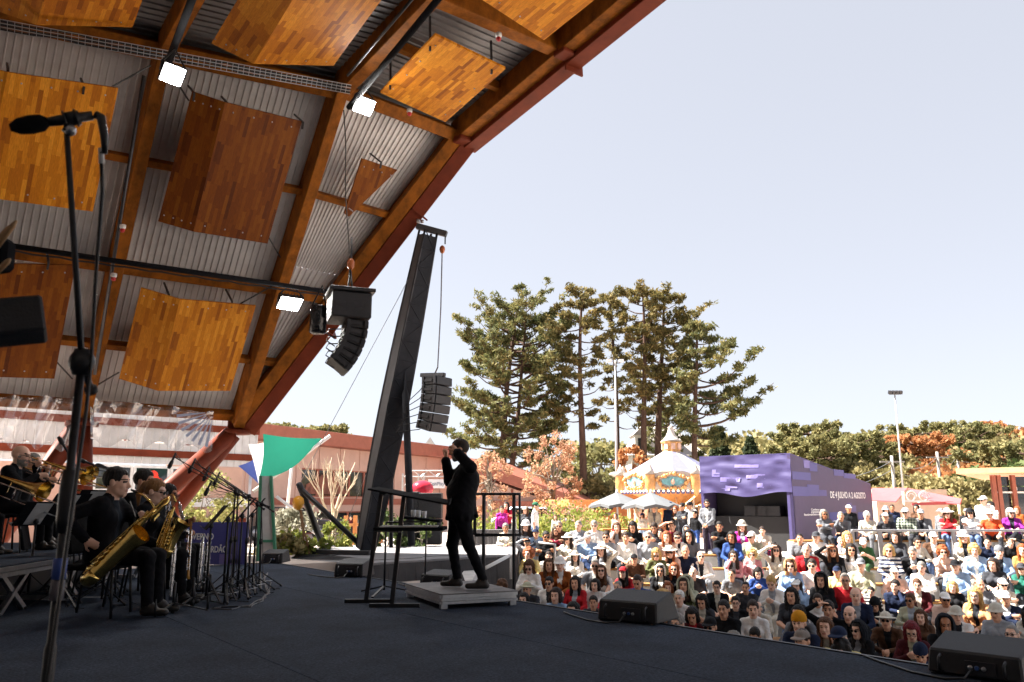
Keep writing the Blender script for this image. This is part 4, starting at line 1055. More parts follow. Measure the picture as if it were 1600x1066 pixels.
# crop, x, y | pose | skin hair hair-colour | top (:shirt) | trousers | extras | clothing words
AUD = '''
1 205 245|f_lap|a long d|charcoal|22242a|H bucket white|charcoal jacket and white bucket hat
1 280 335|m_clasp|b short d|light blue|8fa9c9|S hat cap navy|light blue sweatshirt and navy cap
1 355 340|m_cross|c short k|black|22242a|S|black shirt and sunglasses
1 430 340|f_cross|b long d|maroon|22242a|S|maroon scarf and sunglasses
1 455 265|m_lap|b crew g|brown|22242a|S|brown jumper and sunglasses
1 375 300|f_lap|b long b|rust brown|3a3c42||rust brown blouse
1 600 265|m_legs|a crew g|light grey|2a3a5c||light grey shirt and jeans
1 668 268|m_legs|a crew g|light blue|2a3a5c|S|light blue shirt and jeans
1 720 250|m_lap|a short g|white|3a3c42|S|white shirt and sunglasses
1 775 240|f_shade|a long d|cream|22242a|hat wide white|cream blouse and white sun hat
1 815 258|f_lap|b bun d|light grey|15161a|S|light grey sweatshirt and black trousers
1 890 220|f_chin|a long b|pale pink|6f7278||pale pink shirt
1 1020 262|f_phone|b vlong k|black|22242a||black coat with long loose hair
1 955 240|m_lap|b short d|white|3a3c42||white shirt by the picnic table
1 1125 262|m_lap|a crew g|light grey|c8c2b4|S|light grey jumper and cream trousers
1 1185 268|m_phone|b short d|charcoal|22242a||charcoal jacket
1 1265 270|f_lap|a long o|pale pink|e8e6e2||pale pink top and white trousers
1 1310 245|f_shade|b tail d|maroon|22242a|short|short sleeved maroon top
1 1225 338|m_clasp|a short k|charcoal|22242a||charcoal jumper
1 1342 350|f_lap|a bun d|white|9aa0a8|S|white shirt and sunglasses
1 1422 335|m_lap|b crew d|grey|3a3c42|H hood 6f7278|grey sweatshirt with the hood up
1 215 480|m_shade|b short d|light grey|a8a890|S hat cap black|light grey hoodie and black cap
1 238 550|f_phone|a vlong b|white|c8c2b4|S|white vest over a brown scarf
1 252 425|f_clasp|a curly o|pale yellow|6f7278||pale yellow cardigan
1 380 530|m_wide|a short d|white|3a3c42|short|white tee shirt
1 465 548|f_lap|a short b|rust brown:e8e6e2|3a3c42|hat bucket white|rust brown jacket and white bucket hat
1 576 550|f_lap|a long k|white|22242a|hat wide cream|white shirt and cream sun hat
1 730 550|m_wide|a crew g|grey|9aa0a8|S short|grey tee shirt and sunglasses
1 788 575|f_clasp|a long b|white|c8c2b4|S|white jumper and sunglasses
1 880 453|m_wide|b short d|black:e8e6e2|5a6f94|S hat cap red|black leather jacket, red cap and jeans
1 1060 478|m_phone|b crew d|blue|3a3c42|short|short sleeved blue shirt
1 1190 475|f_phone|a vlong y|olive|3a3c42|S|olive jacket and sunglasses
1 1300 475|f_lap|a long b|pale pink|c8c2b4|S hat wide white|pale pink shirt and white sun hat
1 1412 465|m_lap|b ring g|navy|22242a|short|navy tee shirt
1 970 600|f_clasp|a long k|red|22242a|hat cap red|red jacket and red cap
1 1030 580|m_clasp|b short d|brown|3a3c42|S hat cap black|brown jacket and black cap
1 1220 615|f_lap|b long k|black:c8c2b4|22242a|S H hood c8c2b4|black jacket with a cream hood up
1 1325 605|f_cross|a vlong o|black|22242a|S|black jumper and round sunglasses
1 1420 655|f_chin|b long d|khaki|22242a|H hood a8a890|khaki parka with the hood up
1 235 722|m_clasp|b crew g|charcoal|22242a|hat wide khaki|charcoal shirt and wide khaki hat
1 198 832|f_lap|a bob k|black|22242a||black coat
1 320 800|m_clasp|a short k|black|22242a|G|black jumper and glasses
1 385 702|m_lap|b short k|white|3a3c42|S|white shirt with sunglasses
1 440 690|f_lap|a bob d|light blue|6f7278||light blue cardigan
1 440 842|f_lap|c vlong k|black|22242a|S|black blouse and sunglasses
1 585 700|f_lap|b long k|red|22242a||red blouse
1 590 792|f_chin|b long o|orange red|22242a|S|orange red wrap and sunglasses
1 735 730|f_lap|a bob k|white|6f7278||white shawl
1 570 882|f_lap|a bob k|charcoal|22242a||charcoal top
1 720 872|m_lap|b short k|charcoal|22242a||charcoal jacket zipped up
1 800 790|m_cross|b short k|black|22242a|S bk hat cap red|black hooded top, red cap and full beard
1 845 702|m_lap|b crew d|grey|22242a|hat beanie black|grey top and black beanie
1 905 745|m_wide|a crew g|white|6f7278||white open shirt
1 1000 812|m_lap|b crew g|black|22242a|G hat cap grey|black jacket, grey cap and glasses
1 1075 800|f_phone|a long y|light blue|22242a|hat cap light grey|light blue top and pale cap
1 1140 822|m_wide|b short k|black:e8e6e2|22242a|S|black blazer over a white shirt
1 1250 790|f_phone|a curly y|light grey|3a3c42||light grey coat
1 1300 852|m_chin|b crew g|charcoal|22242a|hat cap red|charcoal jacket and bright red cap
1 1372 800|m_lap|a short w|white|6f7278||white jumper
1 1345 1000|m_phone|p short w|black|22242a||black coat with white hair
1 35 720|f_phone|a curly b|charcoal|22242a||charcoal top by the rail
2 345 238|f_cross|c bun k|black|1d2740||black blouse and dark jeans
2 418 222|f_lap|c bob k|blue|8fa9c9||blue cardigan and pale jeans
2 485 215|f_lap|a long b|magenta|22242a|hat bucket cream|magenta top and cream bucket hat
2 548 217|m_legs|a crew g|khaki|c8c2b4|S hat cap white|khaki jacket and white cap
2 700 237|f_shade|a long d|cream|3a3c42|S|cream jumper and sunglasses
2 775 207|f_lap|a bob b|light blue|8fa9c9|S H hood c9956a|light blue sweater with a tan coat over the head
2 885 225|m_lap|a ring w|red|3a3c42||red jumper
2 960 232|m_cross|a crew g|white|3a3c42|S hat cap charcoal|white jacket and charcoal cap
2 1055 232|f_shade|b long b|black|22242a|S|black jumper and sunglasses
2 1150 220|f_lap|a vlong y|light grey|6f7278||light grey sweater
2 1172 247|f_lap|b long k|white|3a3c42|S|white blouse and sunglasses
2 75 300|f_lap|a bun d|white|9aa0a8|S|white tee shirt and big sunglasses
2 150 292|m_lap|b crew d|grey|22242a|S H hood 22242a|grey tee shirt and black hood
2 865 312|m_lap|b crew k|grey|3a3c42|short|grey tee shirt
2 985 342|f_lap|b long k|black|22242a|H hood 15161a|black coat with the hood up
2 695 362|f_lap|b short k|#1d2a60a01c30|22242a|short kid|striped red and blue football shirt
2 1130 345|m_wide|b crew g|red|1a1e2c|short shorts G|red polo shirt and dark shorts
2 35 400|f_lap|a long o|pale pink|c8c2b4|S hat wide cream|pale pink cardigan and cream sun hat
2 130 397|m_lap|b ring d|navy|3a3c42|short|navy tee shirt with short sleeves
2 225 408|m_clasp|a ring g|white|6f7278|S|white long sleeved shirt and sunglasses
2 445 422|f_chin|a vlong d|dusty pink|3a3c42|S|dusty pink blouse and sunglasses
2 555 422|f_lap|a curly y|dusty pink|6f7278|S|dusty pink jumper and sunglasses
2 630 412|m_lap|a short d|cream|3a3c42|short|cream tee shirt
2 795 445|f_lap|b vlong k|charcoal|5a6f94|S short|charcoal tee shirt and jeans
2 930 432|m_lap|a short d|white|9aa0a8|S short|white tee shirt and sunglasses
2 970 525|f_lap|b short d|white|8fa9c9|kid|white top on a child
2 55 512|f_lap|a vlong o|black|22242a|S|black jumper and sunglasses
2 130 562|f_clasp|b long d|olive|22242a|H hood a8a890|olive coat with a pale hood up
2 190 512|m_clasp|a ring g|charcoal|9aa0a8|short|charcoal tee shirt and pale trousers
2 435 532|m_clasp|b crew d|grey|c8c2b4|short|grey tee shirt and cream trousers
2 550 567|f_lap|a bun d|white|e8e6e2||white blouse and white trousers
2 685 562|f_phone|a tail y|white|c8c2b4||white cardigan
2 850 602|f_chin|a long d|light blue|8fa9c9|hat cap white|light blue denim jacket and white cap
2 1030 592|m_shade|b short k|black|22242a||black tee shirt
2 1205 592|m_lap|a ring g|navy|1d2740||navy jumper
2 15 655|f_lap|a bob o|cream|6f7278||cream jumper
2 90 672|f_lap|a short g|white|e8e6e2|G|white jacket and glasses
2 245 702|f_phone|b vlong k|charcoal|22242a|S|charcoal cardigan
2 335 692|m_lap|a short k|black|22242a|G|black track jacket and glasses
2 378 662|m_lap|b short k|black|22242a||black pullover
2 450 752|m_lap|a short k|black:3a3c42|22242a|G|black jacket over a charcoal shirt
2 520 672|m_lap|b crew k|charcoal|22242a||charcoal shirt
2 610 735|m_clasp|a ring g|cream|6f7278||cream fleece
2 610 802|f_phone|a bob k|blue|22242a||bright blue fleece
2 880 722|f_clasp|b long k|grey|3a3c42|S|grey cardigan and sunglasses
2 1050 740|f_chin|a long b|brown|3a3c42|S|brown jacket, hand at the mouth
2 180 772|f_phone|b bob k|dark maroon:b3242c|22242a||dark maroon coat over a red top
2 295 855|m_lap|b crew k|black|22242a|S hat cap black|black jacket and black cap with a red ring
2 465 882|f_chin|a long g|cream|22242a||cream coat
2 590 932|m_phone|b short k|charcoal|22242a||charcoal pullover
2 865 825|m_lap|a crew d|navy|22242a|hat beanie c8891e|navy coat and mustard beanie
2 890 932|m_lap|b short d|black|22242a|hat cap 8a8078|black coat and washed grey cap
2 1120 812|m_lap|b crew g|pale yellow|22242a|hat cap navy|pale yellow jumper and navy cap
2 1130 990|m_phone|a curly k|charcoal|22242a||charcoal coat
3 300 142|m_clasp|b crew g|charcoal|6f7278|hat cap white|charcoal jacket and white cap
3 400 127|m_lap|a crew g|#2c3a34a8b0a0|3a3c42|S hat cap white|green plaid shirt and white cap
3 540 127|m_lap|a short g|brown:e8e6e2|5a6f94|S hat cap white|brown leather jacket, white cap and jeans
3 630 130|f_cross|a long b|red|5a6f94|S hat wide white|bright red jacket and white sun hat
3 700 152|f_lap|a long y|cream|6f7278|hat bucket white|cream jacket and white bucket hat
3 750 132|f_cross|a bob k|white|5a6f94|S hat cap black|white jumper and black cap
3 865 142|m_wide|a crew g|orange red|3a3c42|short hat wide cream|orange red polo shirt and straw hat
3 970 127|f_legs|a bob g|purple|22242a|S hat cap white|purple sweater and white cap
3 480 135|m_lap|b short g|grey|3a3c42|hat cap light grey|grey jacket and pale cap
3 330 112|f_lap|a bob d|charcoal|22242a||charcoal coat seen between two caps
3 1020 135|f_lap|a long o|tan|3a3c42||tan jacket at the end of the row
3 190 172|m_lap|a crew g|cream|6f7278|S hat beanie white|cream jacket and white hat
3 145 195|m_lap|a crew g|khaki|6f7278|S hat cap grey|khaki jacket and grey cap
3 50 292|m_cross|a crew g|dusty pink|1d2740|short|dusty pink polo shirt
3 175 287|f_phone|a bun b|green|3f5a3c|short hat cap white|green overalls and white cap
3 305 312|f_lap|a bob y|=e8e6e226304c|2c3a5a|S|navy and white striped jumper
3 435 327|m_phone|a crew g|black:9aa0a8|7088ac||black leather jacket and pale jeans
3 600 292|f_chin|a curly o|pale pink|3a3c42|S|pale pink top with arms folded
3 665 405|m_lap|a crew g|light blue|3a3c42|S hat cap black|light blue pullover and black cap
3 775 312|f_lap|a curly y|light blue|c8c2b4||light blue tee shirt
3 965 305|m_shade|a crew d|black|22242a||black puffer jacket
3 870 392|f_legs|a bob d|charcoal|2a2c32|S|charcoal wrap and long grey skirt
3 1035 435|f_cross|a long b|teal|3a3c42|S hat cap charcoal|teal jumper and charcoal cap
3 120 505|m_clasp|a ring d|black|22242a||black pullover in the shade
3 215 572|m_lap|a short k|=15161ab8b8b4|22242a|kid|black and white striped jumper
3 345 512|m_chin|a short k|navy|3a3c42||dark navy shirt
3 455 522|m_lap|a short b|dark maroon|22242a|G|dark maroon sweater and glasses
3 655 548|f_lap|a bob y|black|22242a||black coat with arms resting
3 790 558|f_lap|a vlong y|camel:22242a|15161a|G|camel jacket over a black top
3 945 582|m_cross|b short g|navy:b8bcc0|3a5078|S hat cap white|navy puffer jacket and white cap
3 40 705|m_lap|b crew g|pale yellow|22242a|hat cap navy|yellow jumper, straps and navy cap
3 160 762|f_lap|a long k|black:6f7278|22242a|S H hood 1c1e24|black coat with the hood up and sunglasses
3 255 705|f_phone|b vlong k|cream|22242a|hat beanie black|cream coat and black beanie
3 425 735|f_phone|a long r|dark maroon:a8a890|22242a|G|dark maroon coat holding a phone
3 490 702|f_lap|a vlong b|brown|22242a||brown coat
3 620 715|m_lap|c crew k|black:a8a8a8|22242a|H hood 1e2026|black hooded coat with the hood up
3 670 792|f_lap|a short k|black|22242a|kid|black top on a child beside the wedge speaker
3 990 735|m_clasp|a crew g|black|3a5078|G|black tee shirt, glasses and jeans
3 60 835|f_lap|a bob k|charcoal|22242a||charcoal jacket low by the stage edge
3 480 895|m_phone|b short k|navy|22242a|hat beanie 1d2740|navy jacket leaning below the wedge speaker
'''
def spec_kw(look, tops, bot, extra):
 k = {}
 sk, hr, hc = look.split(); k.update(skin=sk, hair=hr, hc=hc)
 t = tops.split(':'); k['top'] = CC.get(t[0], t[0])
 if len(t) > 1: k['inn'] = t[1]
 k['bot'] = bot; ex = extra.split()
 if 'S' in ex: k['eyes'] = 'sun'
 if 'G' in ex: k['eyes'] = 'spec'
 if 'short' in ex: k['sleeve'] = 'short'
 if 'shorts' in ex: k['shin'] = 'short'
 if 'bk' in ex: k['beard'] = 'k'
 if 'hood' in ex: k['hat'] = 'hood'; k['hatc'] = ex[ex.index('hood') + 1]
 if 'hat' in ex:
  i = ex.index('hat'); k['hat'] = ex[i + 1]; c = ' '.join(w for w in ex[i + 2:] if w not in ('S', 'G', 'short', 'kid')); k['hatc'] = CC.get(c, c)
 if k.get('hat') == 'bucket' or 'bucket' in ex:
  i = ex.index('bucket'); k['hat'] = 'bucket'; k['hatc'] = CC.get(' '.join(ex[i + 1:]), 'e8e6e2')
 return k, 'kid' in ex
def rowpy(k, px):      # picture height of a seated head in row k
 y, t = ROWD[k]; c = V((ray(px, 600).x / ray(px, 600).y * y, y, t + 1.215)) - CO
 return 533 - FPX * (-c.y * SP + c.z * CP) / (c.y * CP + c.z * SP)
rr = random.Random(11)
taken = {k: [] for k in ROWD}
jobs = []
for ln in AUD.strip().split('\n'):
 pos, pose, look, tops, bot, extra, words = [q.strip() for q in ln.split('|')]
 c, zx, zy = [float(q) for q in pos.split()]
 ox, oy, sc = CROPS[int(c)]; jobs.append((ox + zx / sc, oy + zy / sc, pose, look, tops, bot, extra, words))
jobs.sort(key=lambda j: j[0])
labels_seen = {}
FRONTROW = {}
for px, py, pose, look, tops, bot, extra, words in jobs:
 kw, kid = spec_kw(look, tops, bot, extra)
 best = None
 for k in ROWD:
  if k == 'J' and px < 1352: continue
  if k == 'I' and px > 1215: continue
  y, t = ROWD[k]; r = ray(px, py); x = r.x * y / (r.y)
  if x < TX0 + .35 + (.8 if k in 'FGH' else 0): continue
  gap = min([abs(x - q) for q in taken[k]] + [9])
  e = abs(py - rowpy(k, px)) + (0 if gap > .50 else (14 if gap > .40 else 80))
  if best is None or e < best[0]: best = (e, k, x, y, t)
 e, k, x, y, t = best
 taken[k].append(x)
 dy = rowpy(k, px) - py                                     # >0: head should sit higher
 s = 1 + max(-.10, min(.09, dy / FPX * y / 1.25)); s = s * (1 if not kid else .86)
 s *= rr.uniform(.985, 1.015)
 yy = y + rr.uniform(-.05, .06)
 to = (TOSTAGE - V((x, yy, 0))); ang = math.atan2(-to.x, to.y)
 base = math.pi
 da = (ang - base + math.pi) % (2 * math.pi) - math.pi
 rz = base + da * rr.uniform(.35, .75) + rr.uniform(-.12, .12)
 g = pose.split('_')[1]
 lab = 'person in %s, %s, %s row' % (words, POSEWORD[g], ORD[k])
 if len(lab.replace(',', '').split()) > 16: lab = 'person in %s, %s row' % (words, ORD[k])
 if lab in labels_seen: print('DUP LABEL', lab)
 labels_seen[lab] = 1
 shoe = M_shoew if rr.random() < .4 else None
 if kw.get('eyes') == 'sun' and 'sunglasses' not in words and rr.random() < .6: kw.pop('eyes')
 if 'inn' not in kw and kw['top'][0] not in '#=' and rr.random() < .4: kw['inn'] = rr.choice(['e8e6e2', '22242a', '9aa0a8', 'c8c2b4'])
 person(pose, (x, yy, t + .435 - .44 * s), rz, lab, GRP, s, rr.random() < .4, shoe=shoe, **kw)
# more people closing the gaps in the rows, in muted clothes
TOPS = ['white', 'cream', 'black', 'charcoal', 'grey', 'light grey', 'navy', 'khaki', 'white', 'cream', 'brown', 'light blue', 'pale pink', 'white']
HATW = [None, None, ('cap', 'white'), ('bucket', 'cream'), ('cap', 'black'), None, ('wide', 'cream'), ('beanie', 'grey')]
for k, (y, t) in ROWD.items():
 x0 = TX0 + (1.4 if k in 'FGH' else .5); x1 = {'A': 8.2, 'I': 6.6}.get(k, y * .70)
 if k == 'J': x0 = TXM + 1.2
 if k in 'AB': x0 = {'A': 5.2, 'B': 1.9}[k]
 if k == 'C': x0 = .6
 x = x0 + rr.uniform(0, .3)
 while x < x1:
  if min([abs(x - q) for q in taken[k]] + [9]) > .47 and rr.random() < .93:
   taken[k].append(x); fem = rr.random() < .5; tp = rr.choice(TOPS); ht = rr.choice(HATW); sun = rr.random() < .4
   g = rr.choice(['lap', 'clasp', 'cross', 'legs', 'phone', 'lap', 'chin'])
   kw = dict(skin=rr.choice('aabpc'), hair=rr.choice(['long', 'bob', 'bun', 'tail', 'vlong'] if fem else ['short', 'crew', 'ring', 'short']), hc=rr.choice('kdbglw'), top=CC[tp], bot=rr.choice(['22242a', '3a3c42', '5a6f94', '1d2740', '6f7278']))
   if ht: kw.update(hat=ht[0], hatc=CC[ht[1]])
   if sun: kw['eyes'] = 'sun'
   if rr.random() < .5: kw['inn'] = rr.choice(['e8e6e2', '22242a', '9aa0a8'])
   nb = sorted(((abs(q - x), q) for q in taken[k] if q != x))[:1]
   w = 'person in %s top' % tp + (', %s %s' % (ht[1], {'cap': 'cap', 'bucket': 'bucket hat', 'wide': 'sun hat', 'beanie': 'beanie'}[ht[0]]) if ht else '') + (' and sunglasses' if sun else '')
   w += {'22242a': ' over black trousers', '3a3c42': ' over charcoal trousers', '5a6f94': ' over jeans', '1d2740': ' over navy trousers', '6f7278': ' over grey trousers'}[kw['bot']] if not (ht and sun) else ''
   lab = '%s, %s, %s row' % (w, POSEWORD[g], ORD[k])
   if lab in labels_seen:
    for more in ('toward the middle', 'nearer the handrails', 'nearer the right edge', 'behind a taller neighbour', 'beside the aisle'):
     if lab + ' ' + more not in labels_seen: lab += ' ' + more; break
   labels_seen[lab] = 1
   s = rr.uniform(.93, 1.03); yy = y + rr.uniform(-.06, .06); to = TOSTAGE - V((x, yy, 0)); da = (math.atan2(-to.x, to.y)) % (2 * math.pi) - math.pi
   person(('f_' if fem else 'm_') + g, (x, yy, t + .435 - .44 * s), math.pi + da * rr.uniform(.35, .75) + rr.uniform(-.15, .15), lab, GRP, s, rr.random() < .5, **kw)
  x += rr.uniform(.12, .30)
# people standing or sitting further back on the plaza
BACK = '''
836 791 24.5|m_stand|a short d|white|5a6f94|short hat cap 2f6a50|white tee shirt and green cap standing near the rail, looking away
822 797 26|f_stand|a long b|charcoal|22242a|hat cap cream|charcoal jacket and pale cap standing next to the white tee shirt
784 796 27|f_stand|b bun d|magenta|22242a||magenta top leaning on the black draped barrier
791 790 27.6|f_fold|a long k|b3243c|22242a||crimson coat standing at the black draped barrier
1105 787 25|m_hands|b short k|grey:c8c8c4|2a2430|bk S|grey zipped jacket standing beside the purple booth
1066 792 26|f_fold|b bun k|charcoal|22242a|S|charcoal jumper and sunglasses standing left of the booth
1078 790 26.6|m_hands|b short k|white|3a3c42|hat cap 22242a|white shirt and black cap cuddling a child near the booth
1086 803 25.6|m_stand|b short k|black|2f4a86||black jacket and jeans, the smaller one standing near the booth
1047 790 28|m_stand|b crew g|1d2740|22242a|hat cap navy|navy jacket and navy cap standing under the carousel edge
1056 796 27.5|f_stand|a long o|black|22242a|S|black vest and sunglasses standing under the carousel edge
1022 795 28|m_hands|a ring w|cream:6f7278|3a3c42||cream jumper with a grey jacket standing under an umbrella
1004 806 28.5|f_stand|a bob d|white|8fa9c9|hat cap 2f4a86|white shirt and blue cap standing by the right umbrella
1326 795 24.5|m_stand|c short k|15161a|22242a|hat cap white|black tee shirt and white cap standing against the purple wall
962 806 29|f_stand|a long b|pale pink|c8c2b4||pale pink blouse standing behind the picnic table
868 808 30|f_stand|a long b|cream|8a6238||cream shawl standing at the flower bed
1384 797 26|f_stand|a bob k|charcoal|22242a|hat bucket light grey|charcoal coat standing in front of the red awning
1394 794 26.4|m_stand|c crew k|1d2740|22242a||dark navy coat standing in front of the red awning
1432 794 27|f_stand|b long k|5a4030|22242a|S|brown jacket standing behind the plaid shirt
1537 782 24.6|m_hands|a crew g|white|c8c2b4|S hat cap white|white shirt and white cap standing behind the top row
1548 790 25.2|f_fold|a bob k|white|3a3c42||white blouse with raised arms behind the top row
1510 800 25|m_stand|b short k|22242a|22242a|hat cap grey|black jacket and grey cap behind the top row
1590 797 25|f_stand|a long o|rust brown|3a3c42||rust brown jacket behind the top row
1470 800 25.4|m_stand|a crew g|6f7278|22242a|hat cap light grey|grey coat and pale cap behind the red jacket
437 812 30|m_stand|b short k|22242a|22242a||black jacket standing beside the grey totem
464 812 32|f_stand|a long b|white|2f3a5c||white blouse standing near the parked dark car
548 818 34|m_stand|b short k|4a1a20|22242a||dark maroon jumper by the wooden fence of the pink building
800 806 30|f_stand|a bob d|white|6f7278||white coat walking behind the black draped barrier
'''
for ln in BACK.strip().split('\n'):
 pos, pose, look, tops, bot, extra, words = [q.strip() for q in ln.split('|')]
 px, py, y = [float(q) for q in pos.split()]
 kw, kid = spec_kw(look, tops, bot, extra)
 p = aty(px, py, y); hz = POSES[pose][1].z
 z = PLZ
 if y < 24.5 + 0 and px < 830: z = PLZ
 s = min(1.12, max(.62, (p.z - z) / hz))
 ang = math.atan2(-(TOSTAGE.x - p.x), TOSTAGE.y - p.y) + rr.uniform(-.5, .5)
 if px in (836.0,): ang += 1.7
 person(pose, (p.x, p.y, z), ang, 'person in ' + words, 'people standing on the plaza', s, rr.random() < .4, **kw)
# ================================================================ outside: crane platform, buildings, booth, carousel
M_skirt = mat('black_platform_cloth', (.05, .048, .05), .9, 0, .2, 3, .5, 6)
M_ptop = mat('platform_top', (.20, .195, .20), .8, 0, .18, 2)
M_pink = mat('pink_render', (.56, .385, .32), .85, 0, .08, 1.2)
M_brown = mat('red_brown_trim', (.30, .095, .060), .6, 0, .15, 3)
M_glass = mat('dark_glass', (.02, .022, .028), .05, 0, .3, .8, 0, 1, .8)
M_text = mat('white_lettering', (.85, .84, .86), .6, 0, .02)
def text_on(s, loc, right, up, size, m, name, parent, cond=1.0, off=.006, align='LEFT', ext=.002):
 cu = bpy.data.curves.new(name, 'FONT'); cu.body = s; cu.size = size; cu.align_x = align; cu.extrude = ext; cu.offset = size * .022
 right = V(right).normalized(); up = V(up).normalized(); n = right.cross(up)
 o = bpy.data.objects.new(name, cu); cu.materials.append(m)
 mw = M((right * cond, up, n)).transposed().to_4x4(); mw.translation = V(loc) + n * off
 COL.objects.link(o)
 dg = bpy.context.evaluated_depsgraph_get(); me = bpy.data.meshes.new_from_object(o.evaluated_get(dg))
 bpy.data.objects.remove(o); q = bpy.data.objects.new(name, me); link(q, parent)
 if not me.materials: me.materials.append(m)
 mw.translation = mw.translation - (wloc(parent) if parent else V((0, 0, 0)))
 q.matrix_local = mw
 return q
# ---- platform with the crane tower
zt = -.05
PA, PB, PC, PE, PF = [onz(x, y, zt) for x, y in ((482, 856), (452, 873), (560, 881), (808, 866), (812, 850))]
pl = thing('crane_platform', (PC.x, PC.y, PLZ), 'low cloth-skirted platform carrying the black crane tower', 'platform')
ps = [PA, PB, PC, PE, PF]
MB().prism([p - UP * .04 for p in ps], (0, 0, .04)).build('platform_top', M_ptop, pl)
b = MB(); rr = random.Random(2)
for i in range(len(ps)):
 p, q = ps[i], ps[(i + 1) % len(ps)]; n = int((q - p).length / .22); out = (q - p).cross(UP).normalized()
 prev = None
 for k in range(n + 1):
  w = lerp(p, q, k / n); w2 = w + out * (.10 + .07 * math.sin(k * 1.9) * rr.uniform(.3, 1)); cur = (V((w.x, w.y, zt - .045)) + out * .02, V((w2.x, w2.y, -1.9)))
  if prev: b.poly([prev[0], cur[0], cur[1], prev[1]])
  prev = cur
b.build('skirt', M_skirt, pl)
for x, y in ((508, 868), (610, 874), (700, 868)):
 p = onz(x, y, zt + .004); MB().bar(p - V((.5, .4, 0)), p + V((.6, .5, 0)), .05, .006).build('seam_tape', M_fascia, pl)
T0, T1 = aty(571, 858, 19.4), aty(669, 362, 18.4)
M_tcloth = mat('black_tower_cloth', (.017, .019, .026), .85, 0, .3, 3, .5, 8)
M_tcloth2 = mat('sunlit_tower_cloth_edge', (.085, .085, .09), .8, 0, .15, 4)  # lighter copy of the tower cloth, sunlight painted into its colour
tw = thing('crane_tower', V((T0.x, T0.y, zt)), 'tall leaning black lattice tower wrapped in dark cloth with a short jib', 'crane tower')
ax = (T1 - T0).normalized(); fx = V((.85, .53, 0)); fx = (fx - ax * fx.dot(ax)).normalized(); fy = ax.cross(fx)
if fy.y < 0: fy = -fy
def tp(t, u, v):
 w = .18 + .085 * math.sin(math.pi * min(t ** .8, 1))
 return lerp(T0, T1, t) + fx * u * w + fy * v * w
b = MB()
for u in (-1, 1):
 for v in (-1, 1): b.tube([tp(t / 12, u * .9, v * .9) for t in range(13)], .03, 6)
b.build('chords', M_darksteel, tw)
for k in range(17):
 t0, t1 = k / 17, (k + 1) / 17; b = MB()
 for v in (-1,): b.tube([tp(t0, -.9 if k % 2 else .9, v), tp(t1, .9 if k % 2 else -.9, v)], .014, 5)
 b.tube([tp(t0, -.9, -1), tp(t0, .9, -1)], .012, 5)
 b.build('lattice_bar', M_tcloth, tw)
b = MB(); n = 24
for (u0, v0, u1, v1) in ((-1, -1, 1, -1), (1, -1, 1, 1), (1, 1, -1, 1)):
 for k in range(n):
  a, c = k / n * .985, (k + 1) / n * .985
  b.poly([tp(a, u0, v0), tp(a, u1, v1), tp(c, u1, v1), tp(c, u0, v0)])
b.smooth = False; b.build('cloth_wrap', M_tcloth, tw)
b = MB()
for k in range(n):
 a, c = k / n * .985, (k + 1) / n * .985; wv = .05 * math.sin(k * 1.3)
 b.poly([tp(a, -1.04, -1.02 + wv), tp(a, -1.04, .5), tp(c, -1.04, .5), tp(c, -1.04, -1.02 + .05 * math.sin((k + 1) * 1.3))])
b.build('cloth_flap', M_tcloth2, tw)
jd = V((.95, -.1, -.30)).normalized()
MB().bar(T1 - jd * .30 + UP * .06, T1 + jd * .48 + UP * .06, .12, .14).build('jib', M_darksteel, tw, bevel=.01)
MB().lathe(T1 - jd * .26 + UP * .16, [(.05, 0), (.05, .08)], 8).lathe(T1 - jd * .16 + UP * .18, [(.04, 0), (.04, .07)], 8).build('lamp_fitting', M_steel, tw)
MB().bar(T1 + jd * .44 + UP * .02, T1 + jd * .44 - UP * .2, .03, .03).build('hook_link', M_black, tw)
hp = aty(691, 390, 18.35)
MB().lathe(hp, [(.02, .1), (.06, .06), (.07, 0), (.05, -.07), (.02, -.1)], 10).build('pulley_block', MATS['hook_orange'], tw)
b0, b1 = aty(630, 528, 18.6), aty(643, 853, 18.9)
MB().tube([b0, lerp(b0, b1, .25), lerp(b0, b1, .28), b1], [.03, .03, .085, .085], 10).build('brace_pole', M_tcloth, tw)
MB().tube([aty(612, 700, 19.2), aty(611, 856, 19.2)], .05, 8).build('rear_post', M_black, tw)
ge = aty(684, 574, 18.2)
MB().tube([hp - UP * .08, lerp(hp, ge, .5) + V((.02, 0, 0)), ge], .016, 5).solo('hoist_chain', M_steel, 'pale hoist chain from the jib down to the hanging speaker array', 'chain')
# array hanging from the crane
c = aty(680, 586, 18.2)
t = thing('crane_speaker_array', c, 'black speaker array of six boxes hanging from the crane tower', 'speaker array')
yaw = math.atan2(-.55, .83)
f = V((math.cos(yaw), math.sin(yaw), 0))
MB().bar(c - f * .42 + UP * .03, c + f * .28 - UP * .02, .10, .09).build('flying_bar', M_darksteel, t, bevel=.01)
line_array(c + f * .05 - UP * .06, yaw, 6, .56, .205, .40, t, R(0), R(3))
MB().bar(ge, c + UP * .05, .03, .03).build('shackle', M_steel, t)
b = MB()
for k in range(6): p = aty(664, 600 + 12 * k, 18.25); b.tube([p, p + V((-.12, 0, -.16)), p + V((-.4 - .06 * k, .3, -.35 + .03 * k)), aty(634, 655, 18.6)], .010, 4)
b.build('signal_cables', M_black, t, kind='stuff')
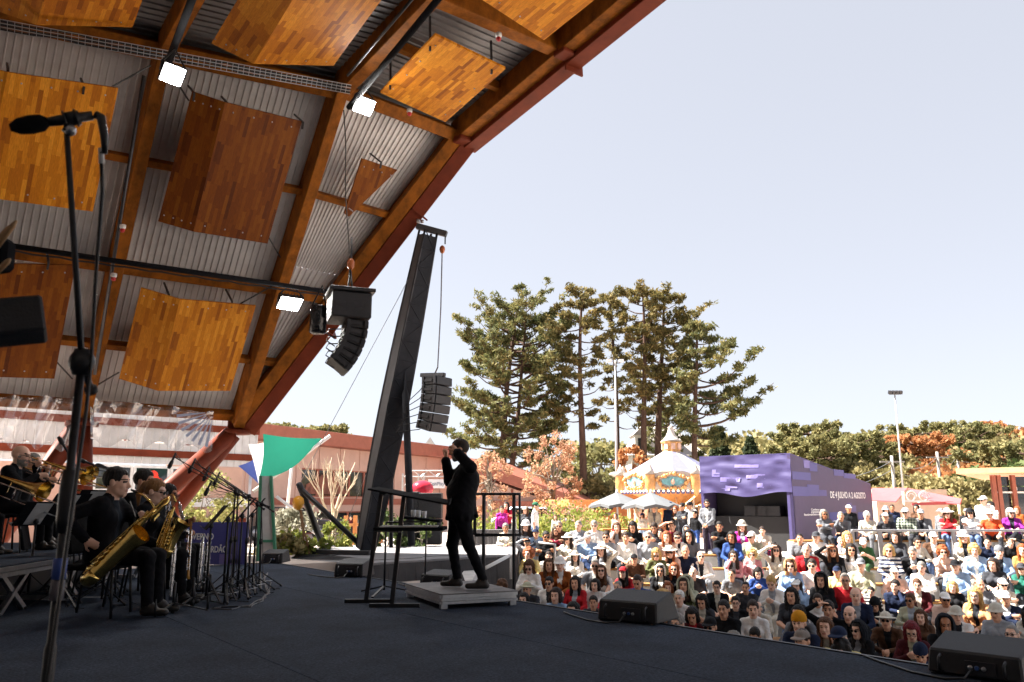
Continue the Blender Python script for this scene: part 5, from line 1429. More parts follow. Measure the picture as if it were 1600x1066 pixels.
# V-shaped boom on the platform
q0, q1, q2 = onz(508, 862, zt), aty(467, 756, 18.9), onz(572, 864, zt)
t = thing('boom_frame', q0, 'black V-shaped boom with a yellow chain hoist at its tip', 'boom')
MB().tube([q0, lerp(q0, q1, .5), q1], [.085, .075, .07], 8).build('boom_arm', M_black, t)
MB().tube([lerp(q0, q1, .93), q2 + UP * .05], .06, 8).build('back_stay', M_black, t)
MB().bar(onz(490, 862, zt + .05), onz(580, 864, zt + .05), .22, .10).build('foot_beam', M_black, t, bevel=.01)
hp2 = aty(466, 786, 18.9)
MB().lathe(hp2, [(.05, .16), (.12, .1), (.14, 0), (.10, -.12), (.04, -.16)], 10).build('chain_hoist', mat('hoist_yellow', (.65, .30, .02), .4), t, bevel=.0)
rp = random.Random(6); b = MB()
for k in range(3): b.tube([hp2 - UP * .15] + [lerp(hp2, onz(482, 866, zt), s / 7) + V((rp.uniform(-.05, .05), 0, 0)) for s in range(1, 8)], .022, 5)
b.build('hanging_rope', mat('rope_brown', (.26, .15, .08), .9), t)
for (x0, y0, y_0, x1, y1, y_1, lb) in ((655, 405, 18.5, 470, 752, 19, 'thin pale guy line from the crane tower to the boom tip'), (612, 640, 18.7, 532, 842, 20, 'thin pale guy line from the crane tower down to the shrubs')):
 MB().tube([aty(x0, y0, y_0), aty(x1, y1, y_1)], .008, 4).solo('guy_line', M_alu, lb, 'guy line', 'guy lines of the crane')
# speaker stack, draped barrier, handrails
for x0, x1, y0, y1, dep, lb in ((628, 652, 768, 852, 21.0, 'tall speaker cabinet with a sunlit side behind the music desks'), (651, 689, 770, 852, 20.6, 'pair of stacked black speaker cabinets behind the music desks')):
 p0, p1 = onz(x0, y1, zt), onz(x1, y1, zt); top = aty(x0, y0, p0.y).z
 t = thing('speaker_stack', (p0 + p1) / 2, lb, 'speaker stack', 'speaker stacks on the crane platform')
 w = abs(p1.x - p0.x) - .02
 for k in range(2):
  h = (top - zt) / 2; cz = zt + h * (k + .5)
  o = MB().box(((p0.x + p1.x) / 2, p0.y + .3, cz), (w, .55, h - .012), None).build('cabinet', M_cab, t, bevel=.015)
  MB().box(((p0.x + p1.x) / 2, p0.y + .02, cz), (w * .9, .012, h * .88)).build('grille', M_grille, o)
  g = MB()
  for sx in (-.25, .25): g.box(((p0.x + p1.x) / 2 + w * sx, p0.y + .01, cz + h * .1), (.12, .012, .07))
  g.build('handle', M_darksteel, o)
c = aty(660, 764, 24.5); t = thing('red_balloon', c - UP * .3, 'shiny red balloon showing behind the upper music desk', 'balloon')
MB().ball(c, (.34, .28, .25), 18, 12).build('balloon_skin', mat('balloon_red', (.62, .03, .06), .2), t)
MB().lathe(c - UP * .30, [(.03, -.03), (.012, .0), (.03, .03)], 8).tube([c - UP * .33, V((c.x + .05, c.y, PLZ + .9)), V((c.x, c.y, PLZ))], .01, 4).build('knot_and_string', MATS['balloon_red'], t)
b0, b1 = aty(706, 828, 26), aty(822, 826, 26)
t = thing('draped_barrier', V((b0.x, b0.y, PLZ)), 'long barrier draped in black cloth in front of the pink coats', 'barrier')
zt2 = b0.z
b = MB(); n = 40; prev = None
for k in range(n + 1):
 x = lerp(b0.x, b1.x, k / n); yy = b0.y + .05 * math.sin(k * 2.1); cur = ((x, b0.y, zt2), (x, yy - .10, PLZ))
 if prev: b.poly([prev[0], cur[0], cur[1], prev[1]])
 prev = cur
b.poly([(b0.x, b0.y, zt2), (b1.x, b0.y, zt2), (b1.x, b0.y + .5, zt2), (b0.x, b0.y + .5, zt2)])
b.build('drape', mat('barrier_drape', (.10, .10, .105), .9, 0, .3, 1.5, .3, 4), t)
MB().box(((b0.x + b1.x) / 2, b0.y + .25, PLZ + .3), (b1.x - b0.x - .1, .3, .6)).build('core', M_black, t)
M_rail = mat('pale_handrail', (.72, .71, .69), .35, .1, .06)
def handrail(pts, label, posts=None):
 t = thing('handrail', pts[0], label, 'handrail', 'metal handrails of the terraces')
 MB().tube(pts, .030, 8).build('rail', M_rail, t)
 return t
def pt(x, y, d): return aty(x, y, d)
handrail([pt(866, 866, 20.6), pt(842, 866 - 18, 19), pt(867, 851, 19.0), pt(867, 892, 19.0)][1:], 'short slanted white handrail left of the terrace steps')
handrail([pt(898, 862, 20), pt(899, 846, 20), pt(931, 834, 21.6), pt(931, 860, 21.6)], 'slanted white handrail beside the seated person in grey sweatshirt')
handrail([pt(758, 888, 13), pt(796, 868, 14.2), pt(799, 869, 14.2), pt(799, 905, 14.2)], 'slanted pale handrail behind the guard frame of the podium')
# guard rail along the raised top row
yj = ROWD['J'][0] - .88
t = thing('guard_rail', (TXM + .2, yj, ROWD['J'][1]), 'grey flat-topped guard rail in front of the raised top row', 'guard rail')
ztop = aty(1400, 829, yj).z; x0, x1 = aty(1330, 829, yj).x, 19.0
MB().box(((x0 + x1) / 2, yj, ztop), (x1 - x0, .09, .06)).build('top_rail', mat('rail_grey', (.36, .36, .38), .4, .4), t, bevel=.01)
for px in (1331, 1374, 1489, 1640, 1750):
 x = aty(px, 829, yj).x; MB().box((x, yj, (ztop + ROWD['H'][1]) / 2), (.10, .06, ztop - ROWD['H'][1] - .05)).build('rail_post', MATS['rail_grey'], t)
# ---- pink hall
def rect_grid(p, r, u0, u1, v0, v1, z0): ...
HA, HB = aty(270, 690, 34.5), aty(701, 716, 55.0)
hd = V((HB.x - HA.x, HB.y - HA.y, 0)); HL = hd.length; hd.normalize(); hn = V((hd.y, -hd.x, 0))
if hn.y > 0: hn = -hn
H0 = V((HA.x, HA.y, PLZ))
def hpnt(px, py):   # point on the hall front
 return onplane(px, py, H0, hn)
ztop = hpnt(560, 704).z
hall = thing('pink_hall', H0, 'long pink rendered hall with brown eaves and dark reflecting windows', 'hall')
def hz(px, py): p = hpnt(px, py); return ((p - H0).dot(hd), p.z)
def hq(u, z, o=0.0): return H0 + hd * u + UP * (z - PLZ) + hn * o
uw0, zw1 = hz(472, 731); uw1, zw0 = hz(591, 778)
zb1 = zw0 - .30
ul1 = uw1
def wallseg(u0, u1, z0, z1): MB().prism([hq(u0, z0), hq(u1, z0), hq(u1, z1), hq(u0, z1)], -hn * .3).build('wall', M_pink, hall)
wallseg(0, HL, zw1, ztop); wallseg(0, uw0, PLZ, zw1 - .002); wallseg(uw1, HL, PLZ, zw1 - .002); wallseg(uw0 + .002, uw1 - .002, zb1 - .45, zw0)
MB().prism([hq(-1, ztop, .9), hq(HL + .6, ztop, .9), hq(HL + .6, ztop + .75, .9), hq(-1, ztop + .75, .9)], -hn * 9).build('roof', M_brown, hall, bevel=.03)
MB().prism([hq(0, zb1 - .1, .05), hq(HL, zb1 - .1, .05), hq(HL, zb1 + .25, .05), hq(0, zb1 + .25, .05)], -hn * .06).build('band', M_brown, hall)
u = .8
while u < HL:
 MB().prism([hq(u, zb1 + .26, .05), hq(u + .16, zb1 + .26, .05), hq(u + .16, ztop - .01, .05), hq(u, ztop - .01, .05)], -hn * .06).build('wall_batten', M_pink, hall) if not (uw0 - .2 < u < uw1 + .1) else MB().prism([hq(u, zw1 + .02, .05), hq(u + .16, zw1 + .02, .05), hq(u + .16, ztop - .01, .05), hq(u, ztop - .01, .05)], -hn * .06).build('wall_batten', M_pink, hall)
 u += 1.75
for (za, zb_, nm) in ((zw0, zw1, 'upper_window'), (PLZ, zb1 - .45, 'lower_window')):
 n = 5
 for k in range(n):
  a, c = lerp(uw0, uw1, k / n), lerp(uw0, uw1, (k + 1) / n)
  w = MB()
  for (p, q, r_, s_) in ((a, a + .07, za, zb_), (c - .07, c, za, zb_), (a + .07, c - .07, za, za + .07), (a + .07, c - .07, zb_ - .07, zb_)):
   w.prism([hq(p, r_, -.06), hq(q, r_, -.06), hq(q, s_, -.06), hq(p, s_, -.06)], -hn * .1)
  o = w.build('window', M_brown, hall)
  MB().prism([hq(a + .07, za + .07, -.12), hq(c - .07, za + .07, -.12), hq(c - .07, zb_ - .07, -.12), hq(a + .07, zb_ - .07, -.12)], -hn * .02).build('pane', M_glass, o)
# rock-like mural seen in the upper window
mp_ = MB(); pts = [(.02, .05), (.98, .05), (.8, .45), (.62, .75), (.5, .9), (.36, .85), (.2, .6), (.06, .45)]
mp_.prism([hq(lerp(uw0 + .3, uw0 + (uw1 - uw0) * .62, a), lerp(zw0 + .1, zw1 - .12, c), -.09) for a, c in pts], -hn * .02).build('mural', mat('brown_mural', (.20, .075, .05), .8, 0, .7, 2.2, .5, 3), hall)
# gabled end to the right
G0, G1 = aty(735, 745, 52), aty(945, 800, 66)
t = thing('gabled_wing', V((G0.x, G0.y, PLZ)), 'pink wing whose brown eave slopes down behind the orange trees', 'hall wing')
gz = [aty(735, 742, 52), aty(930, 806, 62)]
A, B_ = gz
MB().prism([V((A.x, A.y, PLZ)), V((B_.x, B_.y, PLZ)), B_, A], (2, 8, 0)).build('wall', M_pink, t)
MB().prism([A + V((-.5, -.8, .35)), B_ + V((.6, -.8, -.05)), B_ + V((.6, -.8, .65)), A + V((-.5, -.8, 1.1))], (3, 10, 0)).build('roof', M_brown, t)
c0, c1 = aty(770, 788, 53), aty(930, 790, 61.5)
MB().bar(c0 - V((0, .25, 0)), c1 - V((0, .25, 0)), .3, .45).build('band', M_brown, t)
for k in range(5):
 p = lerp(A, B_, (k + .5) / 5); MB().bar(V((p.x, p.y - .06, PLZ)), p - V((0, .06, .05)), .16, .12, V((0, 1, 0))).build('wall_batten', M_brown, t)
# grey pyramid turret
c = aty(672, 703, 72); ap = aty(672, 683, 72); wv = 33 / 1250 * 72 / 2
t = thing('turret', V((c.x, c.y, PLZ)), 'grey pyramid turret roof peeping over the pink hall', 'turret')
b = MB(); q = [c + V((-wv, -wv, 0)), c + V((wv, -wv, 0)), c + V((wv, wv, 0)), c + V((-wv, wv, 0))]
mid = [lerp(p, V((c.x, c.y, ap.z)), .45) - UP * .22 for p in q]
for k in range(4):
 b.poly([q[k], q[(k + 1) % 4], mid[(k + 1) % 4], mid[k]]); b.poly([mid[k], mid[(k + 1) % 4], ap])
b.poly(q[::-1]); b.build('turret_roof', mat('slate_grey', (.14, .125, .115), .7, 0, .25, 4), t)
MB().prism([V((c.x - wv * .6, c.y - wv * .6, PLZ)), V((c.x + wv * .6, c.y - wv * .6, PLZ)), V((c.x + wv * .6, c.y + wv * .6, PLZ)), V((c.x - wv * .6, c.y + wv * .6, PLZ))], (0, 0, c.z - PLZ - .01)).build('turret_wall', M_pink, t)
# ---- annex behind the bandshell: profiled cladding over pink wall and windows
A0, A1 = aty(-80, 700, 21.5), aty(402, 700, 28.0)
ad = V((A1.x - A0.x, A1.y - A0.y, 0)); AL = ad.length; ad.normalize(); an = V((ad.y, -ad.x, 0))
if an.y > 0: an = -an
AB = V((A0.x, A0.y, PLZ))
def ap_(px, py): return onplane(px, py, AB, an)
def auz(px, py): p = ap_(px, py); return (p - AB).dot(ad), p.z
def aq(u, z, o=0.0): return AB + ad * u + UP * (z - PLZ) + an * o
anx = thing('annex_building', AB, 'annex clad in grey profiled sheet with red rails above dark red-lit windows', 'building')
zc0 = auz(402, 731)[1]; zc1 = auz(402, 600)[1] + .6
corr(aq(0, zc0), aq(AL, zc0), aq(AL, zc1), aq(0, zc1), an, .25, .035).build('cladding', M_sheet, anx, fix=False)
for py in (675, 716):
 z = auz(402, py)[1]; MB().prism([aq(0, z - .11, .07), aq(AL + .02, z - .11, .07), aq(AL + .02, z + .11, .07), aq(0, z + .11, .07)], -an * .03).build('red_rail', M_red, anx)
ua, za = auz(148, 722); ub, zb_ = auz(318, 770)
zt_ = zc0 - .05
M_pinkwall = mat('annex_pink_wall', (.60, .38, .30), .85, 0, .1, 1.5)
MB().prism([aq(0, PLZ), aq(ua, PLZ), aq(ua, zt_), aq(0, zt_)], -an * .25).build('wall', M_pinkwall, anx)
MB().prism([aq(ub + .02, PLZ), aq(AL - .5, PLZ), aq(AL - .5, zt_), aq(ub + .02, zt_)], -an * .25).build('wall', M_pinkwall, anx)
zs = auz(250, 771)[1]
MB().prism([aq(ua + .002, PLZ), aq(ub, PLZ), aq(ub, zs), aq(ua + .002, zs)], -an * .25).build('wall', M_pinkwall, anx)
M_redglow = mat('red_display', (.75, .035, .015), .5, 0, .8, 2.2)
for k in range(3):
 a, c = lerp(ua, ub, k / 3), lerp(ua, ub, (k + 1) / 3); w = MB()
 for (p, q, r_, s_) in ((a + .01, a + .09, zs, zt_), (c - .08, c - .01, zs, zt_), (a + .09, c - .08, zs, zs + .12), (a + .09, c - .08, zt_ - .08, zt_)):
  w.prism([aq(p, r_, .0), aq(q, r_, .0), aq(q, s_, .0), aq(p, s_, .0)], -an * .1)
 o = w.build('window', M_white, anx)
 MB().prism([aq(a + .09, zs + .12, -.04), aq(c - .08, zs + .12, -.04), aq(c - .08, zt_ - .08, -.04), aq(a + .09, zt_ - .08, -.04)], -an * .02).build('pane', M_glass, o)
 if k > 0:
  r5 = random.Random(k); b = MB()
  for j in range(34 if k == 2 else 8):
   u_, z_ = lerp(a + .3, c - .25, r5.random()), lerp(zs + .2, zt_ - .25, r5.random()); rad = r5.uniform(.08, .22)
   b.prism([aq(u_ + rad * math.cos(t_) * (1 + .3 * math.sin(3 * t_ + j)), z_ + rad * math.sin(t_), -.02 + .001 * j) for t_ in np.linspace(0, 6.283, 10)[:-1]], -an * .0006)
  b.build('red_display', M_redglow, o, kind='stuff')
MB().prism([aq(ub - .5, zs - .42, .08), aq(ub + 1.6, zs - .42, .08), aq(ub + 1.6, zs - .14, .08), aq(ub - .5, zs - .14, .08)], -an * .05).build('white_rail', M_white, anx)
MB().prism([aq(ub - .5, zs - 1.0, .08), aq(ub + 1.6, zs - 1.0, .08), aq(ub + 1.6, zs - .8, .08), aq(ub - .5, zs - .8, .08)], -an * .05).build('red_rail', M_red, anx)
# ---- clear plastic sheets hung at the base of the shell
def plastic():
 m, nt, b = nodemat('clear_plastic'); N, L = nt.nodes, nt.links
 tc = N.new('ShaderNodeTexCoord'); nz = N.new('ShaderNodeTexNoise'); nz.inputs['Scale'].default_value = 1.1; nz.inputs['Detail'].default_value = 2; nz.inputs['Distortion'].default_value = 1.2
 L.new(tc.outputs['Object'], nz.inputs[0])
 bp = N.new('ShaderNodeBump'); bp.inputs['Strength'].default_value = .5; bp.inputs['Distance'].default_value = .15; L.new(nz.outputs[0], bp.inputs['Height'])
 gl = N.new('ShaderNodeBsdfGlossy'); gl.inputs['Roughness'].default_value = .06; L.new(bp.outputs[0], gl.inputs['Normal'])
 tr = N.new('ShaderNodeBsdfTransparent'); tr.inputs[0].default_value = (.93, .93, .94, 1)
 di = N.new('ShaderNodeBsdfDiffuse'); di.inputs[0].default_value = (.8, .78, .78, 1)
 m1 = N.new('ShaderNodeMixShader'); m1.inputs[0].default_value = .12; L.new(tr.outputs[0], m1.inputs[1]); L.new(di.outputs[0], m1.inputs[2])
 lw = N.new('ShaderNodeLayerWeight'); lw.inputs[0].default_value = .35; L.new(bp.outputs[0], lw.inputs['Normal'])
 mr = N.new('ShaderNodeMapRange'); mr.inputs[3].default_value = .14; mr.inputs[4].default_value = .85; L.new(lw.outputs['Fresnel'], mr.inputs[0])
 m2 = N.new('ShaderNodeMixShader'); L.new(mr.outputs[0], m2.inputs[0]); L.new(m1.outputs[0], m2.inputs[1]); L.new(gl.outputs[0], m2.inputs[2])
 L.new(m2.outputs[0], nt.nodes['Material Output'].inputs[0]); return m
M_plastic = plastic()
def plastic_sheet(pts, label, seed):
 P4 = [onplane(x, y, N1 - EE * 0 + WN * .55, EE) for x, y in pts]     # TL TR BR BL
 b = MB(); nx, nz_ = 60, 16; r5 = random.Random(seed); g = {}
 for i in range(nx + 1):
  for j in range(nz_ + 1):
   u_, v_ = i / nx, j / nz_
   p = lerp(lerp(P4[0], P4[1], u_), lerp(P4[3], P4[2], u_), v_)
   p = p + EE * (.07 * math.sin(u_ * 17 + seed + 2 * v_) * (.3 + v_) + .02 * math.sin(u_ * 41 + v_ * 9)) + UP * (.10 * math.sin(u_ * 23 + seed) * (v_ > .95) - .07 * abs(math.sin(u_ * 9.42)) * (v_ < .05))
   g[i, j] = p
 b.smooth = True
 for i in range(nx):
  for j in range(nz_): b.poly([g[i, j], g[i + 1, j], g[i + 1, j + 1], g[i, j + 1]])
 return b.solo('plastic_sheet', M_plastic, label, 'plastic sheet', 'clear plastic sheets between the columns')
plastic_sheet([(-30, 616), (120, 618), (108, 700), (-30, 690)], 'wrinkled clear plastic sheet hung left of the columns behind the trombone', 3)
plastic_sheet([(140, 619), (334, 642), (330, 702), (142, 690)], 'wrinkled clear plastic sheet hung between the columns below the honey panel', 8)
# bright lettering-free rays painted on the second sheet's corner
c = onplane(332, 644, N1 + WN * .6, EE)
b = MB()
for k in range(7):
 a = R(188 + k * 12); d1 = DD * math.cos(a) + UP * math.sin(a); a2 = a + R(5); d2 = DD * math.cos(a2) + UP * math.sin(a2)
 b.poly([c + d1 * .2 + EE * .1, c + d1 * .85 + EE * .1, c + d2 * .85 + EE * .1, c + d2 * .2 + EE * .1])
b.solo('painted_rays', mat('ray_print', (.34, .38, .52), .6, 0, .2), 'fan of blue and orange rays printed at the corner of the plastic sheet', 'print')
# ---- left garden corner: sails, poles, totem, shrubs are further down
M_wpole = mat('white_pole', (.74, .72, .70), .5)
def sail(pts, m, label, sag=.35, n=10):
 a, b_, c = [V(p) for p in pts]; b = MB(); b.smooth = True; g = {}
 ce = (a + b_ + c) / 3
 for i in range(n + 1):
  for j in range(n + 1 - i):
   u_, v_ = i / n, j / n; w_ = 1 - u_ - v_
   p = a * w_ + b_ * u_ + c * v_
   pull = (u_ * w_ + u_ * v_ + v_ * w_) - 3 * u_ * v_ * w_ * 2
   p = lerp(p, ce, .55 * pull * sag * 2) + V((0, .35 * math.sin(3 * u_) * math.sin(3 * v_), -.25 * u_ * v_ * 4))
   g[i, j] = p
 for i in range(n):
  for j in range(n - i):
   b.poly([g[i, j], g[i + 1, j], g[i, j + 1]])
   if j < n - i - 1: b.poly([g[i + 1, j], g[i + 1, j + 1], g[i, j + 1]])
 return b.solo('shade_sail', m, label, 'shade sail', 'shade sails on white poles')
def sailmat(name, c):
 m = mat(name, c, .8, 0, .08, 3); nt = m.node_tree; b = nt.nodes['Principled BSDF']
 tl = nt.nodes.new('ShaderNodeBsdfTranslucent'); tl.inputs[0].default_value = (*c, 1); mx = nt.nodes.new('ShaderNodeMixShader'); mx.inputs[0].default_value = .5
 nt.links.new(b.outputs[0], mx.inputs[1]); nt.links.new(tl.outputs[0], mx.inputs[2]); nt.links.new(mx.outputs[0], nt.nodes['Material Output'].inputs[0]); return m
sail([aty(411, 678, 23), aty(503, 685, 24.5), aty(404, 752, 23.2)], sailmat('sail_green', (.010, .125, .085)), 'green triangular shade sail beside the pink hall', .4)
sail([aty(388, 694, 25), aty(417, 690, 25.4), aty(404, 756, 25)], sailmat('sail_white', (.75, .74, .74)), 'white triangular shade sail left of the green one')
sail([aty(372, 728, 25.5), aty(400, 716, 25.7), aty(408, 760, 25)], sailmat('sail_blue', (.10, .16, .52)), 'small blue triangular shade sail low beside the white one')
def pole(x0, y0, x1, y1, d, r, label, m=M_wpole, cat='pole', base=True):
 p, q = aty(x0, y0, d), aty(x1, y1, d)
 if base: q = V((q.x, q.y, PLZ))
 return MB().tube([p, q], r, 8).solo('pole', m, label, cat, base=q)
pole(516, 681, 396, 768, 24.4, .055, 'slanting white spar along the lower edge of the green sail', base=False)
pole(459, 700, 442, 866, 30, .06, 'thin white upright pole in front of the hall windows')
pole(423, 700, 413, 850, 25.6, .05, 'thin white upright pole behind the grey totem')
pole(392, 735, 385, 850, 25.8, .05, 'thin white upright pole under the blue sail')
pole(432, 776, 480, 812, 27, .05, 'slanting white pole behind the shrubs', base=False)
pole(461, 810, 525, 858, 24, .04, 'slanting grey stake leaning by the bare tree', M_alu, base=False)
q = [onz(403, 877, -.05), onz(431, 877, -.05)]; yq = q[0].y
tt = [aty(408, 744, yq + .35), aty(424, 744, yq + .35)]
t = thing('totem_sign', (q[0] + q[1]) / 2, 'leaning blank grey totem panel with a green frame', 'totem')
MB().prism([q[0] + V((.03, 0, .05)), q[1] + V((-.03, 0, .05)), tt[1] + V((-.02, 0, 0)), tt[0] + V((.02, 0, 0))], (0, .05, 0)).build('panel', mat('totem_grey', (.42, .41, .41), .8, 0, .12, 5), t)
M_green = mat('green_frame', (.035, .17, .10), .5)
for a, c in ((q[0], tt[0]), (q[1], tt[1]), (lerp(q[0], tt[0], .23), lerp(q[1], tt[1], .23))):
 MB().bar(a + V((0, -.02, 0)), c + V((0, -.02, 0)), .05, .08, V((0, 1, 0))).build('frame_bar', M_green, t)
# ---- purple booth
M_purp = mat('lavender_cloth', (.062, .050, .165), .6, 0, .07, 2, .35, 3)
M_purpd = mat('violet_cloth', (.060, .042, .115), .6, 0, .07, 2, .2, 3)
M_lav = mat('lavender_print', (.20, .17, .44), .6, 0, .04)
M_lav2 = mat('blue_violet_print', (.085, .08, .27), .6, 0, .04)
BL, BR = aty(1093, 719, 28.5), aty(1234, 705, 26.5); zb = (BR.z + BL.z) / 2
BL.z = BR.z = zb
bd = V((BR.x - BL.x, BR.y - BL.y, 0)); BW = bd.length; bd.normalize(); bn = V((-bd.y, bd.x, 0))
if bn.y > 0: bn = -bn
def bq(u, z, o=0.0): return V((BL.x, BL.y, 0)) + bd * u + UP * z + bn * o
def bp_(px, py): p = onplane(px, py, V((BL.x, BL.y, 0)), bn); return (p - V((BL.x, BL.y, 0))).dot(bd), p.z
booth = thing('purple_booth', bq(BW / 2, PLZ), 'purple cloth booth with a pixel block print and a dark open counter', 'booth')
u0, z0 = bp_(1100, 771); u1, z1 = bp_(1229, 767)
zo = (z0 + z1) / 2
# wrinkled front valance
b = MB(); b.smooth = True; g = {}; nx, nz_ = 44, 18
for i in range(nx + 1):
 for j in range(nz_ + 1):
  u_, v_ = i / nx, j / nz_
  g[i, j] = bq(BW * u_, lerp(zo - .10 + .06 * math.sin(u_ * 9) + .10 * abs(u_ - .5), zb, v_), .02 + .045 * mnoise.noise(V((u_ * 5 + v_ * 2, v_ * 5 - u_ * 3, u_ * 3 + v_ * 4))) + .02 * math.sin(u_ * 22 + v_ * 14) * (1 - v_))
for i in range(nx):
 for j in range(nz_): b.poly([g[i, j], g[i + 1, j], g[i + 1, j + 1], g[i, j + 1]])
b.build('front_valance', M_purp, booth)
for (a, c) in ((0, u0), (u1, BW)):
 MB().prism([bq(a, PLZ), bq(c, PLZ), bq(c, zo), bq(a, zo)], -bn * .12).build('front_leg_cloth', M_purp, booth)
def block(pts, m, off, fr):
 pass
def px_front(x, y):
 u_, z_ = bp_(x, y); return bq(u_, z_, .085)
for (xa, ya, xb, yb) in ((1113, 734, 1119, 745), (1119, 739, 1125, 745), (1148, 726, 1186, 731), (1126, 746, 1157, 753), (1166, 741, 1196, 748), (1134, 758, 1152, 763), (1140, 754, 1145, 760), (1148, 752, 1150, 759), (1183, 755, 1192, 762), (1192, 759, 1205, 764), (1128, 763, 1141, 767)):
 b = MB(); n = 6
 for k in range(n):
  x0_, x1_ = lerp(xa, xb, k / n), lerp(xa, xb, (k + 1) / n)
  pts_ = []
  for x, y in ((x0_, yb), (x1_, yb), (x1_, ya), (x0_, ya)):
   u_, z_ = bp_(x, y); v_ = (z_ - zo) / (zb - zo); uu = u_ / BW
   off = .02 + .045 * mnoise.noise(V((uu * 5 + v_ * 2, v_ * 5 - uu * 3, uu * 3 + v_ * 4))) + .02 * math.sin(uu * 22 + v_ * 14) * (1 - v_)
   pts_.append(bq(u_, z_, off + .005))
  b.poly(pts_)
 b.build('print_block', M_lav, booth)
# side wall with sloping top
sdv = V((bd.y, -bd.x, 0)); sdv = -bn                       # runs back from the right corner
SR0 = bq(BW, 0)
sn = bd                                                    # normal of the side (to the right)
def sp_(px, py): p = onplane(px, py, SR0, sn); return (p - SR0).dot(sdv), p.z
def sq(u, z, o=0.0): return SR0 + sdv * u + UP * z + sn * o
us, zs_ = sp_(1360, 757)
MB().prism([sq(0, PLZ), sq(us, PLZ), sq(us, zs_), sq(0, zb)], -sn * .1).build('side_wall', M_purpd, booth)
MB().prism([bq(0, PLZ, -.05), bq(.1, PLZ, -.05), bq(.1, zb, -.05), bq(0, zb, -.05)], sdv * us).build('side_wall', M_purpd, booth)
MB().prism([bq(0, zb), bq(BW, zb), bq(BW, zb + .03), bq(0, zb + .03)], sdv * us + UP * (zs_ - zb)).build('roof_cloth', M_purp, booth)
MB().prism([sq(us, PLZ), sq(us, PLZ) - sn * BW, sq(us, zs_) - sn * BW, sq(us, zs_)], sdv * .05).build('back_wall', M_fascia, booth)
MB().prism([bq(.1, PLZ + .01, -.4), bq(BW - .1, PLZ + .01, -.4), bq(BW - .1, PLZ + 1.12, -.4), bq(.1, PLZ + 1.12, -.4)], sdv * .5).build('counter', M_fascia, booth)
MB().prism([bq(.15, PLZ + .02, -.95), bq(BW - .15, PLZ + .02, -.95), bq(BW - .15, zo + .2, -.95), bq(.15, zo + .2, -.95)], sdv * .03).build('inner_drape', M_black, booth)
for k in range(3):
 u_ = lerp(BW * .5, BW * .85, k / 3); MB().box(bq(u_, PLZ + 1.30, -.62), (.5, .4, .34), M.Rotation(math.atan2(bd.y, bd.x), 3, 'Z')).build('equipment_box', M_cab, booth, bevel=.01)
for (xa, ya, xb, yb, m) in ((1256, 720, 1265, 731, M_lav), (1265, 724, 1276, 736, M_lav2), (1238, 739, 1266, 749, M_lav2), (1303, 735, 1318, 743, M_lav2), (1318, 741, 1336, 747, M_lav2), (1239, 761, 1262, 775, M_lav2), (1262, 758, 1279, 775, M_lav2), (1279, 766, 1291, 775, M_lav2), (1324, 786, 1330, 796, M_lav2), (1297, 800, 1319, 818, mat('deep_blue_print', (.035, .045, .26), .6, 0, .05)), (1330, 790, 1337, 800, M_lav2), (1341, 800, 1357, 812, MATS.get('deep_blue_print') or M_lav2)):
 a0, c0 = sp_(xa, yb); a1, c1 = sp_(xb, ya)
 MB().prism([sq(a0, c0, .006), sq(a1, c0, .006), sq(a1, c1, .006), sq(a0, c1, .006)], sn * .003).build('print_block', m, booth)
ut, zt3 = sp_(1297, 778); ut2, _ = sp_(1352, 778); h = sp_(1297, 767.5)[1] - zt3
tx = text_on('DE 4 JULHO A 2 AGOSTO', sq(ut, zt3, .004), sdv, UP, h * 1.38, M_text, 'date_lettering', booth)
wid = tx.dimensions.x if tx.dimensions.x else 1
mxx = max(v.co.x for v in tx.data.vertices); k = (ut2 - ut) / mxx
for v in tx.data.vertices: v.co.x *= k
for (s_, x, y, x2) in (('Conheca nossa', 1267, 798, 1288), ('programacao', 1267, 801.5, 1280), ('festivaldeinverno', 1256, 806, 1288)):
 ua_, za_ = sp_(x, y); tx = text_on(s_, sq(ua_, za_, .004), sdv, UP, .10, M_text, 'small_lettering', booth); mxx = max(v.co.x for v in tx.data.vertices); k = (sp_(x2, y)[0] - ua_) / mxx
 for v in tx.data.vertices: v.co.x *= k
# ---- carousel
cc = aty(1053, 800, 41); CR = 83 / 1250 * 41; CC0 = V((cc.x, cc.y, PLZ))
def cz(py, d=None): return aty(1053, py, 41 - CR if d is None else d).z
car = thing('carousel', CC0, 'ornate white and gold carousel with a striped conical roof', 'carousel')
M_cw = mat('cream_enamel', (.50, .455, .40), .4, 0, .06); M_gold = mat('gold_paint', (.62, .33, .12), .35, .1, .2, 12); M_cblue = mat('pale_blue_enamel', (.17, .175, .27), .4)
M_cpink = mat('pink_enamel', (.72, .48, .36), .4, 0, .2, 6); M_teal = mat('teal_painting', (.20, .45, .48), .4, 0, .4, 7); M_bulbs = emat('carousel_bulbs', (1.0, .72, .38), 2.4)
M_orange = mat('orange_soffit', (.50, .24, .08), .5, 0, .25, 6); M_navyv = mat('navy_valance', (.05, .07, .20), .6)
z_e0, z_e1, z_ap = cz(766), cz(738), cz(706, 41)
NS = 16
